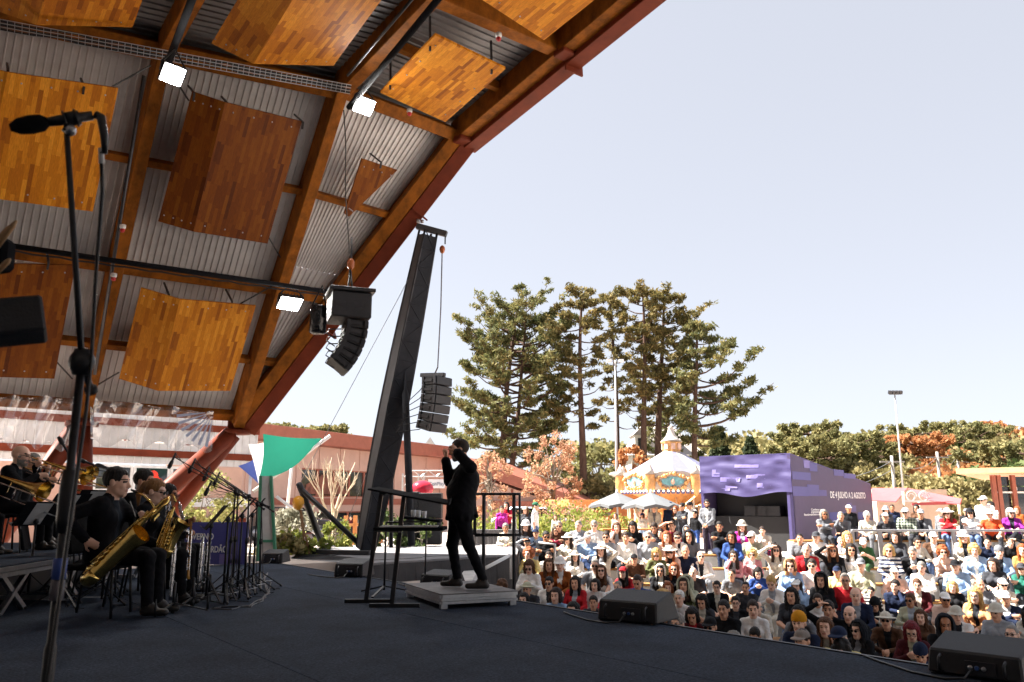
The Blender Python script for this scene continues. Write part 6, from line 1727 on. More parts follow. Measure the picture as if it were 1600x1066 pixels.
for k in range(NS):
 a, c = 2 * math.pi * k / NS + .2, 2 * math.pi * (k + 1) / NS + .2
 P_ = lambda t_, r_, z_: CC0 + V((math.cos(t_) * r_, math.sin(t_) * r_, z_ - PLZ))
 m_ = (a + c) / 2
 b = MB()
 for j in range(4):
  r0_, r1_ = lerp(CR * .97, .45, j / 4), lerp(CR * .97, .45, (j + 1) / 4); za_, zb__ = [z_e1 - .1 + (z_ap - z_e1 + .1) * (q ** 1.05) for q in (j / 4, (j + 1) / 4)]
  b.poly([P_(a, r0_, za_), P_(c, r0_, za_), P_(c, r1_, zb__), P_(a, r1_, zb__)])
 b.build('roof_gore', (M_cw, M_cblue)[k % 2], car)
 if k % 2 == 0: continue
 a0_ = a - 2 * math.pi / NS; mid = (a0_ + c) / 2; tang = V((-math.sin(mid), math.cos(mid), 0)); nor = V((math.cos(mid), math.sin(mid), 0)); hw = CR * math.sin(math.pi / NS * 2) * .98; cen = CC0 + nor * (CR * math.cos(2 * math.pi / NS)) + UP * ((z_e0 + z_e1) / 2 - PLZ); hh = (z_e1 - z_e0) / 2
 o = MB().prism([cen - tang * hw - UP * hh, cen + tang * hw - UP * hh, cen + tang * hw + UP * hh * .8, cen + tang * hw * .5 + UP * hh * 1.15, cen - tang * hw * .5 + UP * hh * 1.15, cen - tang * hw + UP * hh * .8], nor * .06).build('rounding_board', M_cw, car)
 oval = [(math.cos(t_) * hw * .52, math.sin(t_) * hh * .52) for t_ in np.linspace(0, 6.283, 21)[:-1]]
 MB().prism([cen + nor * .065 + tang * x + UP * y for x, y in oval], nor * .02).build('painting', M_teal, o)
 MB().ball(cen + nor * .09 - UP * .02, (.10, .10, .14), 8, 6).build('painted_figure', M_cpink, o)
 b = MB()
 for i in range(26):
  t_ = 2 * math.pi * i / 26; rr_ = 1 + .10 * math.sin(5 * t_)
  b.ball(cen + nor * .10 + tang * math.cos(t_) * hw * .68 * rr_ + UP * math.sin(t_) * hh * .80 * rr_, .085 + .03 * math.sin(i * 2.3), 7, 5)
 b.build('scroll_frame', M_gold, o, kind='stuff')
 b = MB(); w = MB()
 for i in range(9):
  q = cen + tang * hw * (i / 4.5 - .89) - UP * hh + nor * .07
  b.prism([q + tang * hw * .11, q + tang * hw * .07 - UP * .16, q - tang * hw * .07 - UP * .16, q - tang * hw * .11], nor * .03)
  w.ball(q - UP * .03 + nor * .06, .045, 6, 4)
 b.build('scallops', M_navyv, o, kind='stuff'); w.build('white_bulbs', M_bulbs, o, kind='stuff')
 tq = CC0 + V((math.cos(c), math.sin(c), 0)) * (CR + .04) + UP * (z_e0 - PLZ)
 o2 = MB().lathe(tq, [(.06, -.3), (.16, -.05), (.24, .15), (.27, .45), (.22, .7), (.26, .74)], 12).build('joint_turret', M_gold, car)
 MB().lathe(tq + UP * .75, [(.28, 0), (.17, .2), (.06, .42), (.015, .55)], 12).build('turret_cap', M_cw, o2)
 b = MB(); p_in = CC0 + V((math.cos(c), math.sin(c), 0)) * .8 + UP * (z_e0 - .75 - PLZ); p_out = tq - UP * .12
 MB().bar(p_in, p_out, .12, .16).build('soffit_beam', M_orange, car)
 w = MB()
 for i in range(12): w.ball(lerp(p_in, p_out, (i + .5) / 12) - UP * .11, .035, 6, 4)
 w.build('beam_bulbs', M_bulbs, car, kind='stuff')
 MB().tube([V((tq.x, tq.y, PLZ + .3)) - V((math.cos(c), math.sin(c), 0)) * .35, tq - UP * .1 - V((math.cos(c), math.sin(c), 0)) * .35], .045, 8).build('brass_pole', mat('brass_pole', (.70, .62, .5), .3, .6), car)
MB().lathe(CC0, [(CR * .98, z_e0 - PLZ), (.8, z_e0 - .78 - PLZ)], 32, caps=False).build('soffit', M_orange, car)
MB().lathe(CC0, [(CR * 1.02, 0), (CR * 1.02, .28)], 32).build('deck', M_cpink, car)
dr = MB().lathe(CC0 + UP * .29, [(.85, 0), (.85, z_e0 - .8 - PLZ)], 12).build('centre_drum', M_orange, car)
b = MB()
for k in range(12):
 a = 2 * math.pi * k / 12
 for i in range(9): b.ball(CC0 + V((math.cos(a) * .9, math.sin(a) * .9, .8 + i * .27)), .04, 6, 4)
b.build('drum_bulbs', M_bulbs, dr, kind='stuff')
zc_ = z_ap; ck = (cz(664, 41) - zc_) / 2.28
MB().lathe(CC0 + UP * (zc_ - PLZ - .12), [(.50, 0), (.54, .10 * ck), (.46, .2 * ck), (.44, .85 * ck), (.56, 1.0 * ck)], 14).build('cupola_drum', M_gold, car)
for k in range(8):
 a = 2 * math.pi * k / 8; MB().box(CC0 + V((math.cos(a) * .46, math.sin(a) * .46, zc_ - PLZ + .42 * ck)), (.06, .20, .5 * ck), M.Rotation(a, 3, 'Z')).build('cupola_panel', M_cpink, car)
MB().lathe(CC0 + UP * (zc_ - PLZ + .86 * ck), [(.56, 0), (.40, .18 * ck), (.25, .5 * ck), (.17, .85 * ck), (.13, 1.1 * ck), (.16, 1.18 * ck), (.05, 1.3 * ck), (.01, 1.42 * ck)], 14).build('cupola_bell', M_cw, car)
for k in range(6):      # horses on the deck
 a = 2 * math.pi * k / 6 + .4; hc = CC0 + V((math.cos(a), math.sin(a), 0)) * CR * .7; tg = V((-math.sin(a), math.cos(a), 0))
 b = MB(); z_ = .95
 b.tube([hc - tg * .42 + UP * (z_ + .02), hc - tg * .2 + UP * z_, hc + tg * .2 + UP * z_, hc + tg * .42 + UP * (z_ + .12)], [.13, .17, .16, .14], 9)
 b.tube([hc + tg * .38 + UP * (z_ + .1), hc + tg * .55 + UP * (z_ + .42), hc + tg * .62 + UP * (z_ + .52)], [.12, .08, .07], 8).tube([hc + tg * .58 + UP * (z_ + .52), hc + tg * .82 + UP * (z_ + .40)], [.08, .045], 8)
 for s_, dz in ((.34, .0), (-.34, .0)):
  for sd in (-.08, .08):
   q = hc + tg * s_ + V((math.cos(a), math.sin(a), 0)) * sd
   b.tube([q + UP * z_, q + tg * .12 * (1 if s_ > 0 else -1) + UP * (z_ - .3), q + tg * .02 + UP * (z_ - .55)], [.07, .045, .035], 7)
 b.tube([hc - tg * .45 + UP * (z_ + .05), hc - tg * .6 + UP * (z_ - .1), hc - tg * .62 + UP * (z_ - .35)], [.04, .05, .02], 6)
 hs_ = b.build('horse', (M_cw, M_cpink)[k % 2], car)
 MB().tube([hc + UP * .3, hc + UP * (z_e0 - PLZ - .3)], .03, 6).build('horse_pole', MATS['brass_pole'], hs_)
# ---- kiosk, umbrellas, picnic table
K0_, K1_ = aty(884, 800, 44), aty(992, 800, 46)
zk0, zk1 = aty(930, 795, 44).z, aty(930, 784, 44).z
t = thing('food_kiosk', V((K0_.x, K0_.y, PLZ)), 'low timber kiosk with an orange canopy and two black sign boards', 'kiosk')
M_kw = mat('orange_timber', (.52, .22, .07), .6, 0, .25, 4)
kd = (V((K1_.x, K1_.y, 0)) - V((K0_.x, K0_.y, 0))); KL = kd.length; kd.normalize(); kn = V((kd.y, -kd.x, 0))
def kq(u, z, o=0): return V((K0_.x, K0_.y, 0)) + kd * u + UP * z + kn * o
MB().prism([kq(-.5, zk1 - .3, 1.2), kq(KL + .3, zk1 - .3, 1.2), kq(KL + .3, zk1 + .1, 1.2), kq(-.5, zk1 + .1, 1.2)], -kn * 4).build('canopy', M_kw, t, bevel=.02)
MB().prism([kq(0, PLZ), kq(KL, PLZ), kq(KL, zk1 - .31), kq(0, zk1 - .31)], -kn * 2.4).build('wall', M_kw, t)
for (xa, xb, s_) in ((881, 914, 'CHILLI BEANS'), (925, 956, 'ITAÚ')):
 ua_ = (onplane(xa, 795, kq(0, 0), kn) - kq(0, 0)).dot(kd); ub_ = (onplane(xb, 795, kq(0, 0), kn) - kq(0, 0)).dot(kd)
 zz0, zz1 = onplane(xa, 797, kq(0, 0), kn).z, onplane(xa, 790, kq(0, 0), kn).z
 o = MB().prism([kq(ua_, zz0, .05), kq(ub_, zz0, .05), kq(ub_, zz1, .05), kq(ua_, zz1, .05)], kn * .05).build('sign_board', M_black, t)
 tx = text_on(s_, kq((ua_ + ub_) / 2, (zz0 + zz1) / 2 - .07, .105), kd, UP, .22, M_text, 'sign_lettering', o, 1, .004, 'CENTER')
 MB().prism([kq(ua_ + .1, PLZ + .9, .02), kq(ub_ - .1, PLZ + .9, .02), kq(ub_ - .1, zz0 - .15, .02), kq(ua_ + .1, zz0 - .15, .02)], kn * .03).build('service_window', M_glass, t)
def umbrella(px, py, half, d, label):
 ap = aty(px, py, d); r_ = half / 1250 * d; t = thing('market_umbrella', V((ap.x, ap.y, PLZ)), label, 'umbrella', 'grey market umbrellas by the picnic table')
 rim = [ap + V((math.cos(a) * r_, math.sin(a) * r_, -.50)) for a in [2 * math.pi * (k + .5) / 8 for k in range(8)]]
 b = MB()
 for k in range(8):
  p, q = rim[k], rim[(k + 1) % 8]; m_ = (p + q) / 2 + V((0, 0, .05)) - ((p + q) / 2 - ap).normalized() * .08
  b.poly([ap, p, m_]); b.poly([ap, m_, q])
  b.poly([p, p - UP * .10, m_ - UP * .10, m_]); b.poly([m_, m_ - UP * .10, q - UP * .10, q])
 b.build('canopy', mat('umbrella_grey', (.135, .145, .155), .85, 0, .1, 4), t)
 MB().lathe(ap - UP * .02, [(.09, -.05), (.04, .05), (.015, .12)], 8).build('finial', M_wpole, t)
 MB().tube([ap, V((ap.x, ap.y, PLZ + .1))], .035, 8).build('mast', M_white, t)
 for k in range(8): MB().bar(ap - UP * .45, lerp(ap, rim[k], .9) - UP * .04, .02, .02).build('rib', M_steel, t)
 MB().box((ap.x, ap.y, PLZ + .06), (.6, .6, .12)).build('base_block', M_conc, t, bevel=.02)
umbrella(964, 769, 46, 30.5, 'left grey market umbrella standing behind the seated row')
umbrella(1017, 769, 47, 28.5, 'right grey market umbrella standing nearer the carousel')
c = aty(985, 833, 27); tz_ = c.z
t = thing('picnic_table', V((c.x, c.y, PLZ)), 'timber picnic table with attached benches above the terrace ledge', 'picnic table')
hgt = max(.72, tz_ - PLZ)
for k in range(5): MB().box((c.x, c.y - .3 + .15 * k, PLZ + hgt), (1.9, .135, .045)).build('board', M_bench, t)
for sy in (-.72, .72):
 for q in range(2): MB().box((c.x, c.y + sy + .14 * q - .07, PLZ + hgt - .30), (1.9, .125, .045)).build('bench_board', M_bench, t)
for sx in (-.75, .75):
 MB().bar(V((c.x + sx, c.y - .75, PLZ)), V((c.x + sx, c.y - .2, PLZ + hgt - .03)), .07, .07, V((1, 0, 0))).build('leg', M_darksteel, t)
 MB().bar(V((c.x + sx, c.y + .75, PLZ)), V((c.x + sx, c.y + .2, PLZ + hgt - .03)), .07, .07, V((1, 0, 0))).build('leg', M_darksteel, t)
 MB().bar(V((c.x + sx, c.y - .85, PLZ + hgt - .36)), V((c.x + sx, c.y + .85, PLZ + hgt - .36)), .06, .06).build('cross_beam', M_darksteel, t)
# small easel board and ring sculpture by the umbrellas
c = aty(1010, 796, 29.5); ring = MB()
for k in range(24):
 a, a2 = 2 * math.pi * k / 24, 2 * math.pi * (k + 1) / 24
 ring.bar(c + V((math.cos(a) * .38, 0, math.sin(a) * .42)), c + V((math.cos(a2) * .38, 0, math.sin(a2) * .42)), .06, .06, V((0, 1, 0)))
ring.bar(V((c.x, c.y, PLZ)), c - UP * .42, .06, .06, V((0, 1, 0)))
ring.solo('ring_stand', mat('pale_wood', (.66, .50, .32), .6), 'round pale wooden ring on a stand under the right umbrella', 'ring stand', base=(c.x, c.y, PLZ))
# ---- white house behind the carousel
c0, c1 = aty(985, 740, 80), aty(1095, 740, 80)
t = thing('white_house', V(((c0.x + c1.x) / 2, 80, PLZ)), 'white house with a steep grey roof and dormers behind the pines', 'house')
ze, zr = aty(1040, 712, 80).z, aty(1040, 664, 84).z
MB().box(((c0.x + c1.x) / 2, 84, (ze + PLZ) / 2), (c1.x - c0.x - .6, 8, ze - PLZ)).build('wall', mat('house_white', (.66, .64, .60), .8), t)
xa, xb = c0.x - .3, c1.x + .6
MB()._add([(xa, 79.4, ze), (xb, 79.4, ze), (xb, 88.6, ze), (xa, 88.6, ze), (xa + 2.2, 84, zr), (xb - 2.6, 84, zr)], [(0, 1, 5, 4), (1, 2, 5), (2, 3, 4, 5), (3, 0, 4), (3, 2, 1, 0)]).build('roof', mat('house_roof', (.33, .30, .28), .8, 0, .15, 3), t)
for px in (1004, 1044):
 d_ = aty(px, 690, 80); o = MB().box((d_.x, 81.6, d_.z - .3), (1.5, 3, 1.9)).build('dormer', MATS['house_white'], t)
 MB().prism([(d_.x - .95, 79.9, d_.z + .65), (d_.x + .95, 79.9, d_.z + .65), (d_.x, 79.9, d_.z + 1.5)], (0, 3.5, 0)).build('dormer_roof', MATS['house_roof'], o)
 MB().box((d_.x, 80.05, d_.z - .2), (.9, .06, 1.1)).build('window', M_glass, o)
# ---- red awning café and the orange-roofed pavilion on the right
M_awn = mat('red_awning', (.46, .085, .095), .7, 0, .1, 3)
a0, a1 = aty(1362, 770, 36), aty(1502, 786, 33)
t = thing('awning_cafe', V((a0.x, a0.y, PLZ)), 'cafe stand under a wide red awning with scrolled ironwork', 'cafe stand')
r0, r1, r2, r3 = aty(1362, 764, 38), aty(1418, 764, 36), aty(1503, 781, 33), aty(1362, 783, 34.5)
b = MB(); b.prism([r0, r1, aty(1400, 785, 33.6), r3], (0, 0, .04)); b.prism([r1, r2, aty(1500, 789, 32.5), aty(1452, 783, 33.6)], (0, 0, .04)); b.build('awning', M_awn, t)
MB().prism([aty(1425, 786, 33.2), aty(1502, 783, 32.9), aty(1502, 788, 32.9), aty(1425, 790, 33.2)], (0, .05, 0)).build('awning_edge', M_awn, t)
for px, py in ((1411, 768), (1436, 782), (1498, 785)):
 q = aty(px, py, 34); MB().tube([q, V((q.x, q.y, PLZ))], .06, 8).build('post', mat('post_cream', (.55, .45, .33), .6), t)
for px in (1424, 1444):
 q = aty(px, 776, 33.9); b = MB()
 b.tube([q + V((math.cos(a) * .24 * (1 - a / 16), 0, math.sin(a) * .24 * (1 - a / 16))) for a in np.linspace(0, 9.5, 26)], .025, 5); b.build('iron_scroll', M_white, t)
MB().bar(aty(1412, 783, 33.9), aty(1490, 784, 33.4), .05, .06).build('tie_bar', M_white, t)
q0_, q1_ = aty(1370, 790, 38), aty(1500, 790, 37)
MB().box(((q0_.x + q1_.x) / 2, 39, PLZ + 1.1), (q1_.x - q0_.x, 2, 2.2)).build('back_wall', mat('cafe_wall', (.58, .46, .36), .8, 0, .15, 2), t)
p0_, p1_ = aty(1563, 800, 29), aty(1700, 800, 31)
t = thing('corner_pavilion', V((p0_.x, p0_.y, PLZ)), 'glazed corner pavilion with a thin orange roof at the right edge', 'pavilion')
zr_ = aty(1563, 742, 29).z
MB().prism([V((aty(1494, 741, 29.5).x, 29.5, zr_ + .05)), V((aty(1720, 741, 26.8).x, 26.8, zr_ + .05)), V((aty(1760, 741, 36).x, 36, zr_ + .05)), V((aty(1535, 741, 37).x, 37, zr_ + .05))], (0, 0, .19)).build('roof', mat('pavilion_roof', (.72, .40, .20), .6), t)
for px in (1563, 1571, 1594, 1630):
 q = aty(px, 760, 29); MB().box((q.x, 29.4, (zr_ + PLZ) / 2), (.14, .14, zr_ - PLZ)).build('post', M_brown, t)
xs_ = [aty(px, 760, 29).x for px in (1572, 1594, 1630, 1680)]
for k in range(3):
 for (za_, zb__) in ((PLZ + .1, aty(1580, 770, 29).z), (aty(1580, 768.5, 29).z, aty(1580, 760, 29).z), (aty(1580, 759, 29).z, zr_ - .05)):
  MB().box(((xs_[k] + xs_[k + 1]) / 2, 29.5, (za_ + zb__) / 2), (xs_[k + 1] - xs_[k] - .16, .03, zb__ - za_)).build('pane', M_glass, t)
MB().box((xs_[0] + 3, 29.43, aty(1580, 769.2, 29).z), (6.2, .10, .06)).build('transom', M_white, t)
text_on('TI', V((aty(1595.5, 766, 29).x, 29.46, aty(1595, 766, 29).z)), (1, 0, 0), UP, .18, M_text, 'sign_lettering', t)
# ---- poles and wires
t = thing('tall_lamp_pole', V((aty(964, 790, 52).x, 52, PLZ)), 'very tall slim pole in front of the pines', 'lamp pole')
b0 = V((aty(964, 790, 52).x, 52, PLZ)); b1 = aty(964, 563, 52); b1 = V((b0.x + .12, 52, b1.z))
MB().tube([b0, lerp(b0, b1, .35), b1], [.11, .09, .05], 10).build('mast', mat('galvanised', (.52, .50, .49), .45, .5), t)
MB().bar(b1 - V((.5, 0, .05)), b1 + V((.5, 0, -.05)), .06, .06).build('cross_arm', M_steel, t)
for sx in (-.4, .4): MB().box(b1 + V((sx, -.1, -.05)), (.3, .2, .18)).build('lamp_head', M_white, t)
MB().lathe(lerp(b0, b1, .30), [(.2, 0), (.5, .1), (.5, .2), (.2, .3)], 8).build('collar', MATS['galvanised'], t)
t = thing('stadium_lamp_pole', V((aty(1411, 790, 62).x, 62, PLZ)), 'slim floodlight pole leaning above the right-hand trees', 'lamp pole')
b0 = V((aty(1413, 790, 62).x, 62, PLZ)); b1 = aty(1398, 616, 62)
MB().tube([b0, b1], [.09, .05], 8).build('mast', MATS['galvanised'], t)
MB().bar(b1 - V((.45, 0, 0)), b1 + V((.45, 0, 0)), .08, .08).build('cross_arm', M_steel, t)
for sx in (-.42, -.14, .14, .42): MB().box(b1 + V((sx, -.12, .12)), (.22, .2, .26), M.Rotation(R(25), 3, 'X')).build('lamp_head', M_darksteel, t)
UPO = []
for px, py, d, lb in ((1393, 712, 66, 'utility pole with a crossarm left of the floodlight pole'), (1464, 706, 72, 'utility pole further right among the trees'), (1495, 704, 84, 'thin distant utility pole right of the others')):
 q = aty(px, py, d); t = thing('utility_pole', V((q.x, q.y, PLZ)), lb, 'utility pole', 'utility poles along the street')
 MB().tube([q, V((q.x, q.y, PLZ))], [.12, .17], 8).build('mast', mat('weathered_pole', (.36, .33, .30), .8), t)
 MB().box(q - UP * .5, (2.0, .1, .12)).build('crossarm', MATS['weathered_pole'], t); UPO.append(q)
UPO = [aty(1235, 733, 60)] + UPO + [aty(1680, 690, 95)]
for j, dz in enumerate((-.42, -1.1, -2.6)):
 b = MB()
 for a, c in zip(UPO[:-1], UPO[1:]): b.tube([lerp(a, c, q / 8) + UP * (dz - 1.2 * (1 - (q / 4 - 1) ** 2) * .7) for q in range(9)], .022, 4)
 b.solo('overhead_wire', M_alu, ('highest overhead wire strung between the utility poles', 'middle overhead wire strung between the utility poles', 'lowest overhead wire strung between the utility poles')[j], 'wire', 'overhead wires')
# truss gate with a small sign
g0, g1 = aty(634, 740, 33), aty(706, 740, 33)
t = thing('truss_gate', V((g0.x, 33, PLZ)), 'small truss gate with a pale sign behind the conductor', 'truss gate')
for (a, c) in ((V((g0.x, 33, PLZ)), V((g0.x, 33, g0.z))), (V((g1.x, 33, PLZ)), V((g1.x, 33, g0.z))), (V((g0.x, 33, g0.z)), V((g1.x, 33, g0.z))), (V(((g0.x + g1.x) / 2 - .3, 33, PLZ)), V(((g0.x + g1.x) / 2 - .3, 33, g0.z)))):
 b = MB(); dv = (c - a).normalized(); s1 = V((0, 1, 0)); s2 = dv.cross(s1)
 for x in (-.12, .12):
  for y in (-.12, .12): b.tube([a + s1 * x + s2 * y, c + s1 * x + s2 * y], .02, 5)
 n = int((c - a).length / .3)
 for k in range(n): b.tube([lerp(a, c, k / n) + s2 * (.12 if k % 2 else -.12) - s1 * .12, lerp(a, c, (k + 1) / n) + s2 * (-.12 if k % 2 else .12) - s1 * .12], .013, 4)
 b.build('truss_leg', M_alu, t)
sg = [onplane(x, y, V((0, 32.8, 0)), V((0, 1, 0))) for x, y in ((669, 763), (695, 763), (695, 749), (669, 749))]
o = MB().prism(sg, (0, .04, 0)).build('sign_board', mat('sign_pale', (.66, .66, .70), .6), t)
text_on('ConPlay', (sg[0] + sg[1]) / 2 + V((0, -.01, .11)), (1, 0, 0), UP, .19, mat('sign_grey', (.25, .27, .33), .6), 'sign_lettering', o, 1, .006, 'CENTER')
# parked cars behind the shrubs and the flower bed
def car_thing(c, rz, col, label, L_=4.1):
 t = thing('parked_car', c, label, 'car', 'cars parked behind the garden'); t.rotation_euler = (0, 0, 0)
 rot = M.Rotation(rz, 3, 'Z'); Q = lambda x, y, z: V(c) + rot @ V((x, y, z)); m = mat('car_' + label[:6], col, .25, .2, .05)
 pr = [(-2.05, .35), (2.05, .35), (2.08, .62), (1.95, .80), (1.05, .92), (.45, 1.38), (-1.1, 1.42), (-1.75, .98), (-2.05, .85)]
 MB().prism([Q(x, -.8, z) for x, z in pr], rot @ V((0, 1.6, 0))).build('body', m, t, bevel=.05)
 for sy in (-.805, .805): MB().prism([Q(x, sy, z) for x, z in ((.95, .95), (.4, 1.32), (-1.05, 1.35), (-1.55, .98))], rot @ V((0, .004 if sy > 0 else -.004, 0))).build('side_glass', M_glass, t)
 MB().prism([Q(1.1, -.65, .93), Q(1.1, .65, .93), Q(.52, .6, 1.35), Q(.52, -.6, 1.35)], rot @ V((.03, 0, .03))).build('windscreen', M_glass, t)
 for sx in (-1.3, 1.3):
  for sy in (-.8, .8): w = MB().lathe(Q(sx, sy - .1, .32), [(.32, 0), (.32, .2)], 14, rot @ V((0, 1, 0))).build('wheel', M_black, t); MB().lathe(Q(sx, sy - .115, .32), [(.19, 0), (.19, .23)], 10, rot @ V((0, 1, 0))).build('rim', M_steel, w)
 for sy in (-.6, .6): MB().box(Q(2.06, sy, .66), (.05, .3, .14), rot).build('headlight', M_white, t)
car_thing(V((aty(455, 800, 36).x, 36, PLZ)), R(10), (.02, .02, .025), 'dark car parked behind the pale shrubs on the left')
car_thing(V((aty(846, 806, 33).x, 37, PLZ)), R(-8), (.45, .52, .60), 'pale blue car parked behind the person in a white tee shirt')
# fence of the hall terrace
f0, f1 = aty(540, 826, 31), aty(596, 826, 33)
t = thing('timber_fence', V((f0.x, f0.y, PLZ)), 'low orange timber fence in front of the hall glazing', 'fence')
for k in range(5):
 p = lerp(f0, f1, k / 4); MB().box((p.x, p.y, PLZ + .55), (.14, .14, 1.1)).build('post', M_kw, t)
for z_ in (.35, .75): MB().bar(V((f0.x, f0.y, PLZ + z_)), V((f1.x, f1.y, PLZ + z_)), .05, .10).build('rail', M_kw, t)
# ================================================================ on the stage
M_gold_b = mat('lacquered_brass', (.78, .55, .17), .2, 1.0, .2, 30)
M_silver = mat('silver_plate', (.66, .66, .68), .2, 1.0, .2, 40)
M_suit = 'suit_black'
MATS['101014'] = mat('suit_black', (.006, .006, .008), .85, 0, .3, 10, .4, 22, .15)
MATS['121a22'] = mat('dark_shirt', (.012, .017, .024), .8, 0, .2, 10, .3, 22, .2)
HV = .0088
# ---- conductor
pod_z = .155
cbase = aty(728, 913, 9.40); cbase.z = pod_z
def J_from(d, front=(0, 1, 0), hr=None, hands=None):
 J = {k: np.array(v, float) for k, v in d.items()}; J['front'] = front; J['hrot'] = hr if hr is not None else hrot(); J.update(hands or {}); return J
J = J_from(dict(pelvis=(0, .07, .93), chest=(0, .0, 1.26), neck=(0, .0, 1.43), head=(0, .095, 1.555),
    shL=(-.185, -.02, 1.345), shR=(.185, .03, 1.345), elL=(-.40, -.06, 1.33), wrL=(-.30, .10, 1.505), elR=(.27, .22, 1.20), wrR=(.21, .27, 1.45),
    hipL=(-.095, .07, .89), hipR=(.095, .08, .89), knL=(-.12, -.03, .49), anL=(-.13, -.21, .085), toL=(-.15, -.03, .04), knR=(.11, .17, .48), anR=(.11, .10, .085), toR=(.13, .27, .04)),
   hr=hrot(4, -8), hands=dict(handL=((.5, .5, .7), (.6, .5, -.6), .9), handR=((-.15, -.1, .95), (-.3, .9, .2), 1.2)))
mk('conductor', J, bulk=1.26, coat=.022, h=HV, wr=.003, hem=[((.11 * math.cos(q), .05 + .07 * math.sin(q), .96), (.20 * math.cos(q), .055 + .17 * math.sin(q) + .01 * math.sin(5 * q), .785 + .015 * math.sin(3 * q)), .07, .026) for q in np.linspace(0, 6.283, 15)[:-1]])
person('conductor', cbase, R(90), 'person conducting in a black suit and glasses with both hands raised, on the podium', None, 1.0, False, 'b', 'crew', 'd', '101014', '121a22', '101014', eyes='spec', beard='g')
# ---- seated players (forward is the local +Y)
def player(px, py, y, rz, J, label, skin, hair, hc, floor=0.0, eyes=None, beard=None, inn='121a22', fem=False, name=None, top='101014'):
 hp = aty(px, py, y); key = name or label
 mk(key, J, fem=fem, coat=.010, h=HV, wr=.003)
 s = (hp.z - floor) / J['head'][2]
 c, sn = math.cos(rz), math.sin(rz); hl = J['head']
 loc = V((hp.x - s * (c * hl[0] - sn * hl[1]), y - s * (sn * hl[0] + c * hl[1]), floor))
 person(key, loc, rz, label, 'players on the stage', s, False, skin, hair, hc, top, inn, '101014', eyes=eyes, beard=beard)
 return loc, s
def to_world(loc, s, rz, p): return V(loc) + M.Rotation(rz, 3, 'Z') @ (V(p) * s)
RZ = R(-86)
Jb = seated(4, wrR=(.30, -.02, .66), wrL=(.10, .36, .86), poleR=(.5, -.9, -.2), poleL=(-.8, 0, -.6), hR=((-.35, .65, -.45), (-.9, -.3, -.1), .8), hL=((.8, .4, .1), (.3, -.6, -.6), .9), hp=-3, knees=.10)
locB, sB = player(183, 753, 8.35, RZ, Jb, 'person in a dark suit playing the long baritone saxophone, nearest of the seated players', 'a', 'short', 'k')
Jw = seated(6, wrR=(.16, .24, .60), wrL=(.0, .30, .84), poleR=(.6, -.6, -.4), hR=((-.5, .8, -.1), (-.6, -.5, -.4), .8), hL=((.7, .6, .1), (.3, -.6, -.5), .9), fem=True, hp=-10, hy=-6)
locW, sW = player(243, 768, 9.3, R(-84), Jw, 'person in black with sunglasses playing a tenor saxophone beside the baritone player', 'p', 'tail', 'l', eyes='sun', fem=True)
Jt = seated(6, wrR=(.05, .34, .66), wrL=(.0, .36, .82), hR=((-.4, .8, .3), (-.5, -.6, 0), .8), hL=((.4, .8, .3), (.5, -.6, 0), .8), hp=-6)
locT, sT = player(263, 773, 10.5, R(-86), Jt, 'person in glasses and an open white shirt playing soprano saxophone, farthest of the row', 'c', 'short', 'k', eyes='spec', inn='c8cdd8')
Jq = seated(4, hp=-4)
locQ, sQ = player(226, 752, 10.9, R(-92), Jq, 'person in black mostly hidden behind the tenor player, only the hair showing', 'b', 'short', 'k')
RIS = .50
Jr = seated(8, wrR=(.10, .36, .90), wrL=(.02, .30, 1.02), poleR=(.7, 0, -.7), hR=((-.3, .9, .1), (-.8, 0, -.4), 1.0), hL=((.4, .6, .5), (.5, -.6, 0), 1.0), hp=-6)
locR, sR = player(33, 712, 10.6, R(-80), Jr, 'bald person in glasses and black playing the nearer trombone on the riser', 'a', None, 'k', RIS, eyes='spec', beard='g')
locR2, sR2 = player(52, 722, 12.0, R(-82), Jr | {}, 'person in black playing the farther trombone behind the bald player', 'b', 'crew', 'g', RIS, name='trombone2')
locR3, sR3 = player(-40, 735, 9.6, R(-80), Jr | {}, 'person in black at the left edge playing on the riser', 'b', 'short', 'k', RIS, name='riser3')
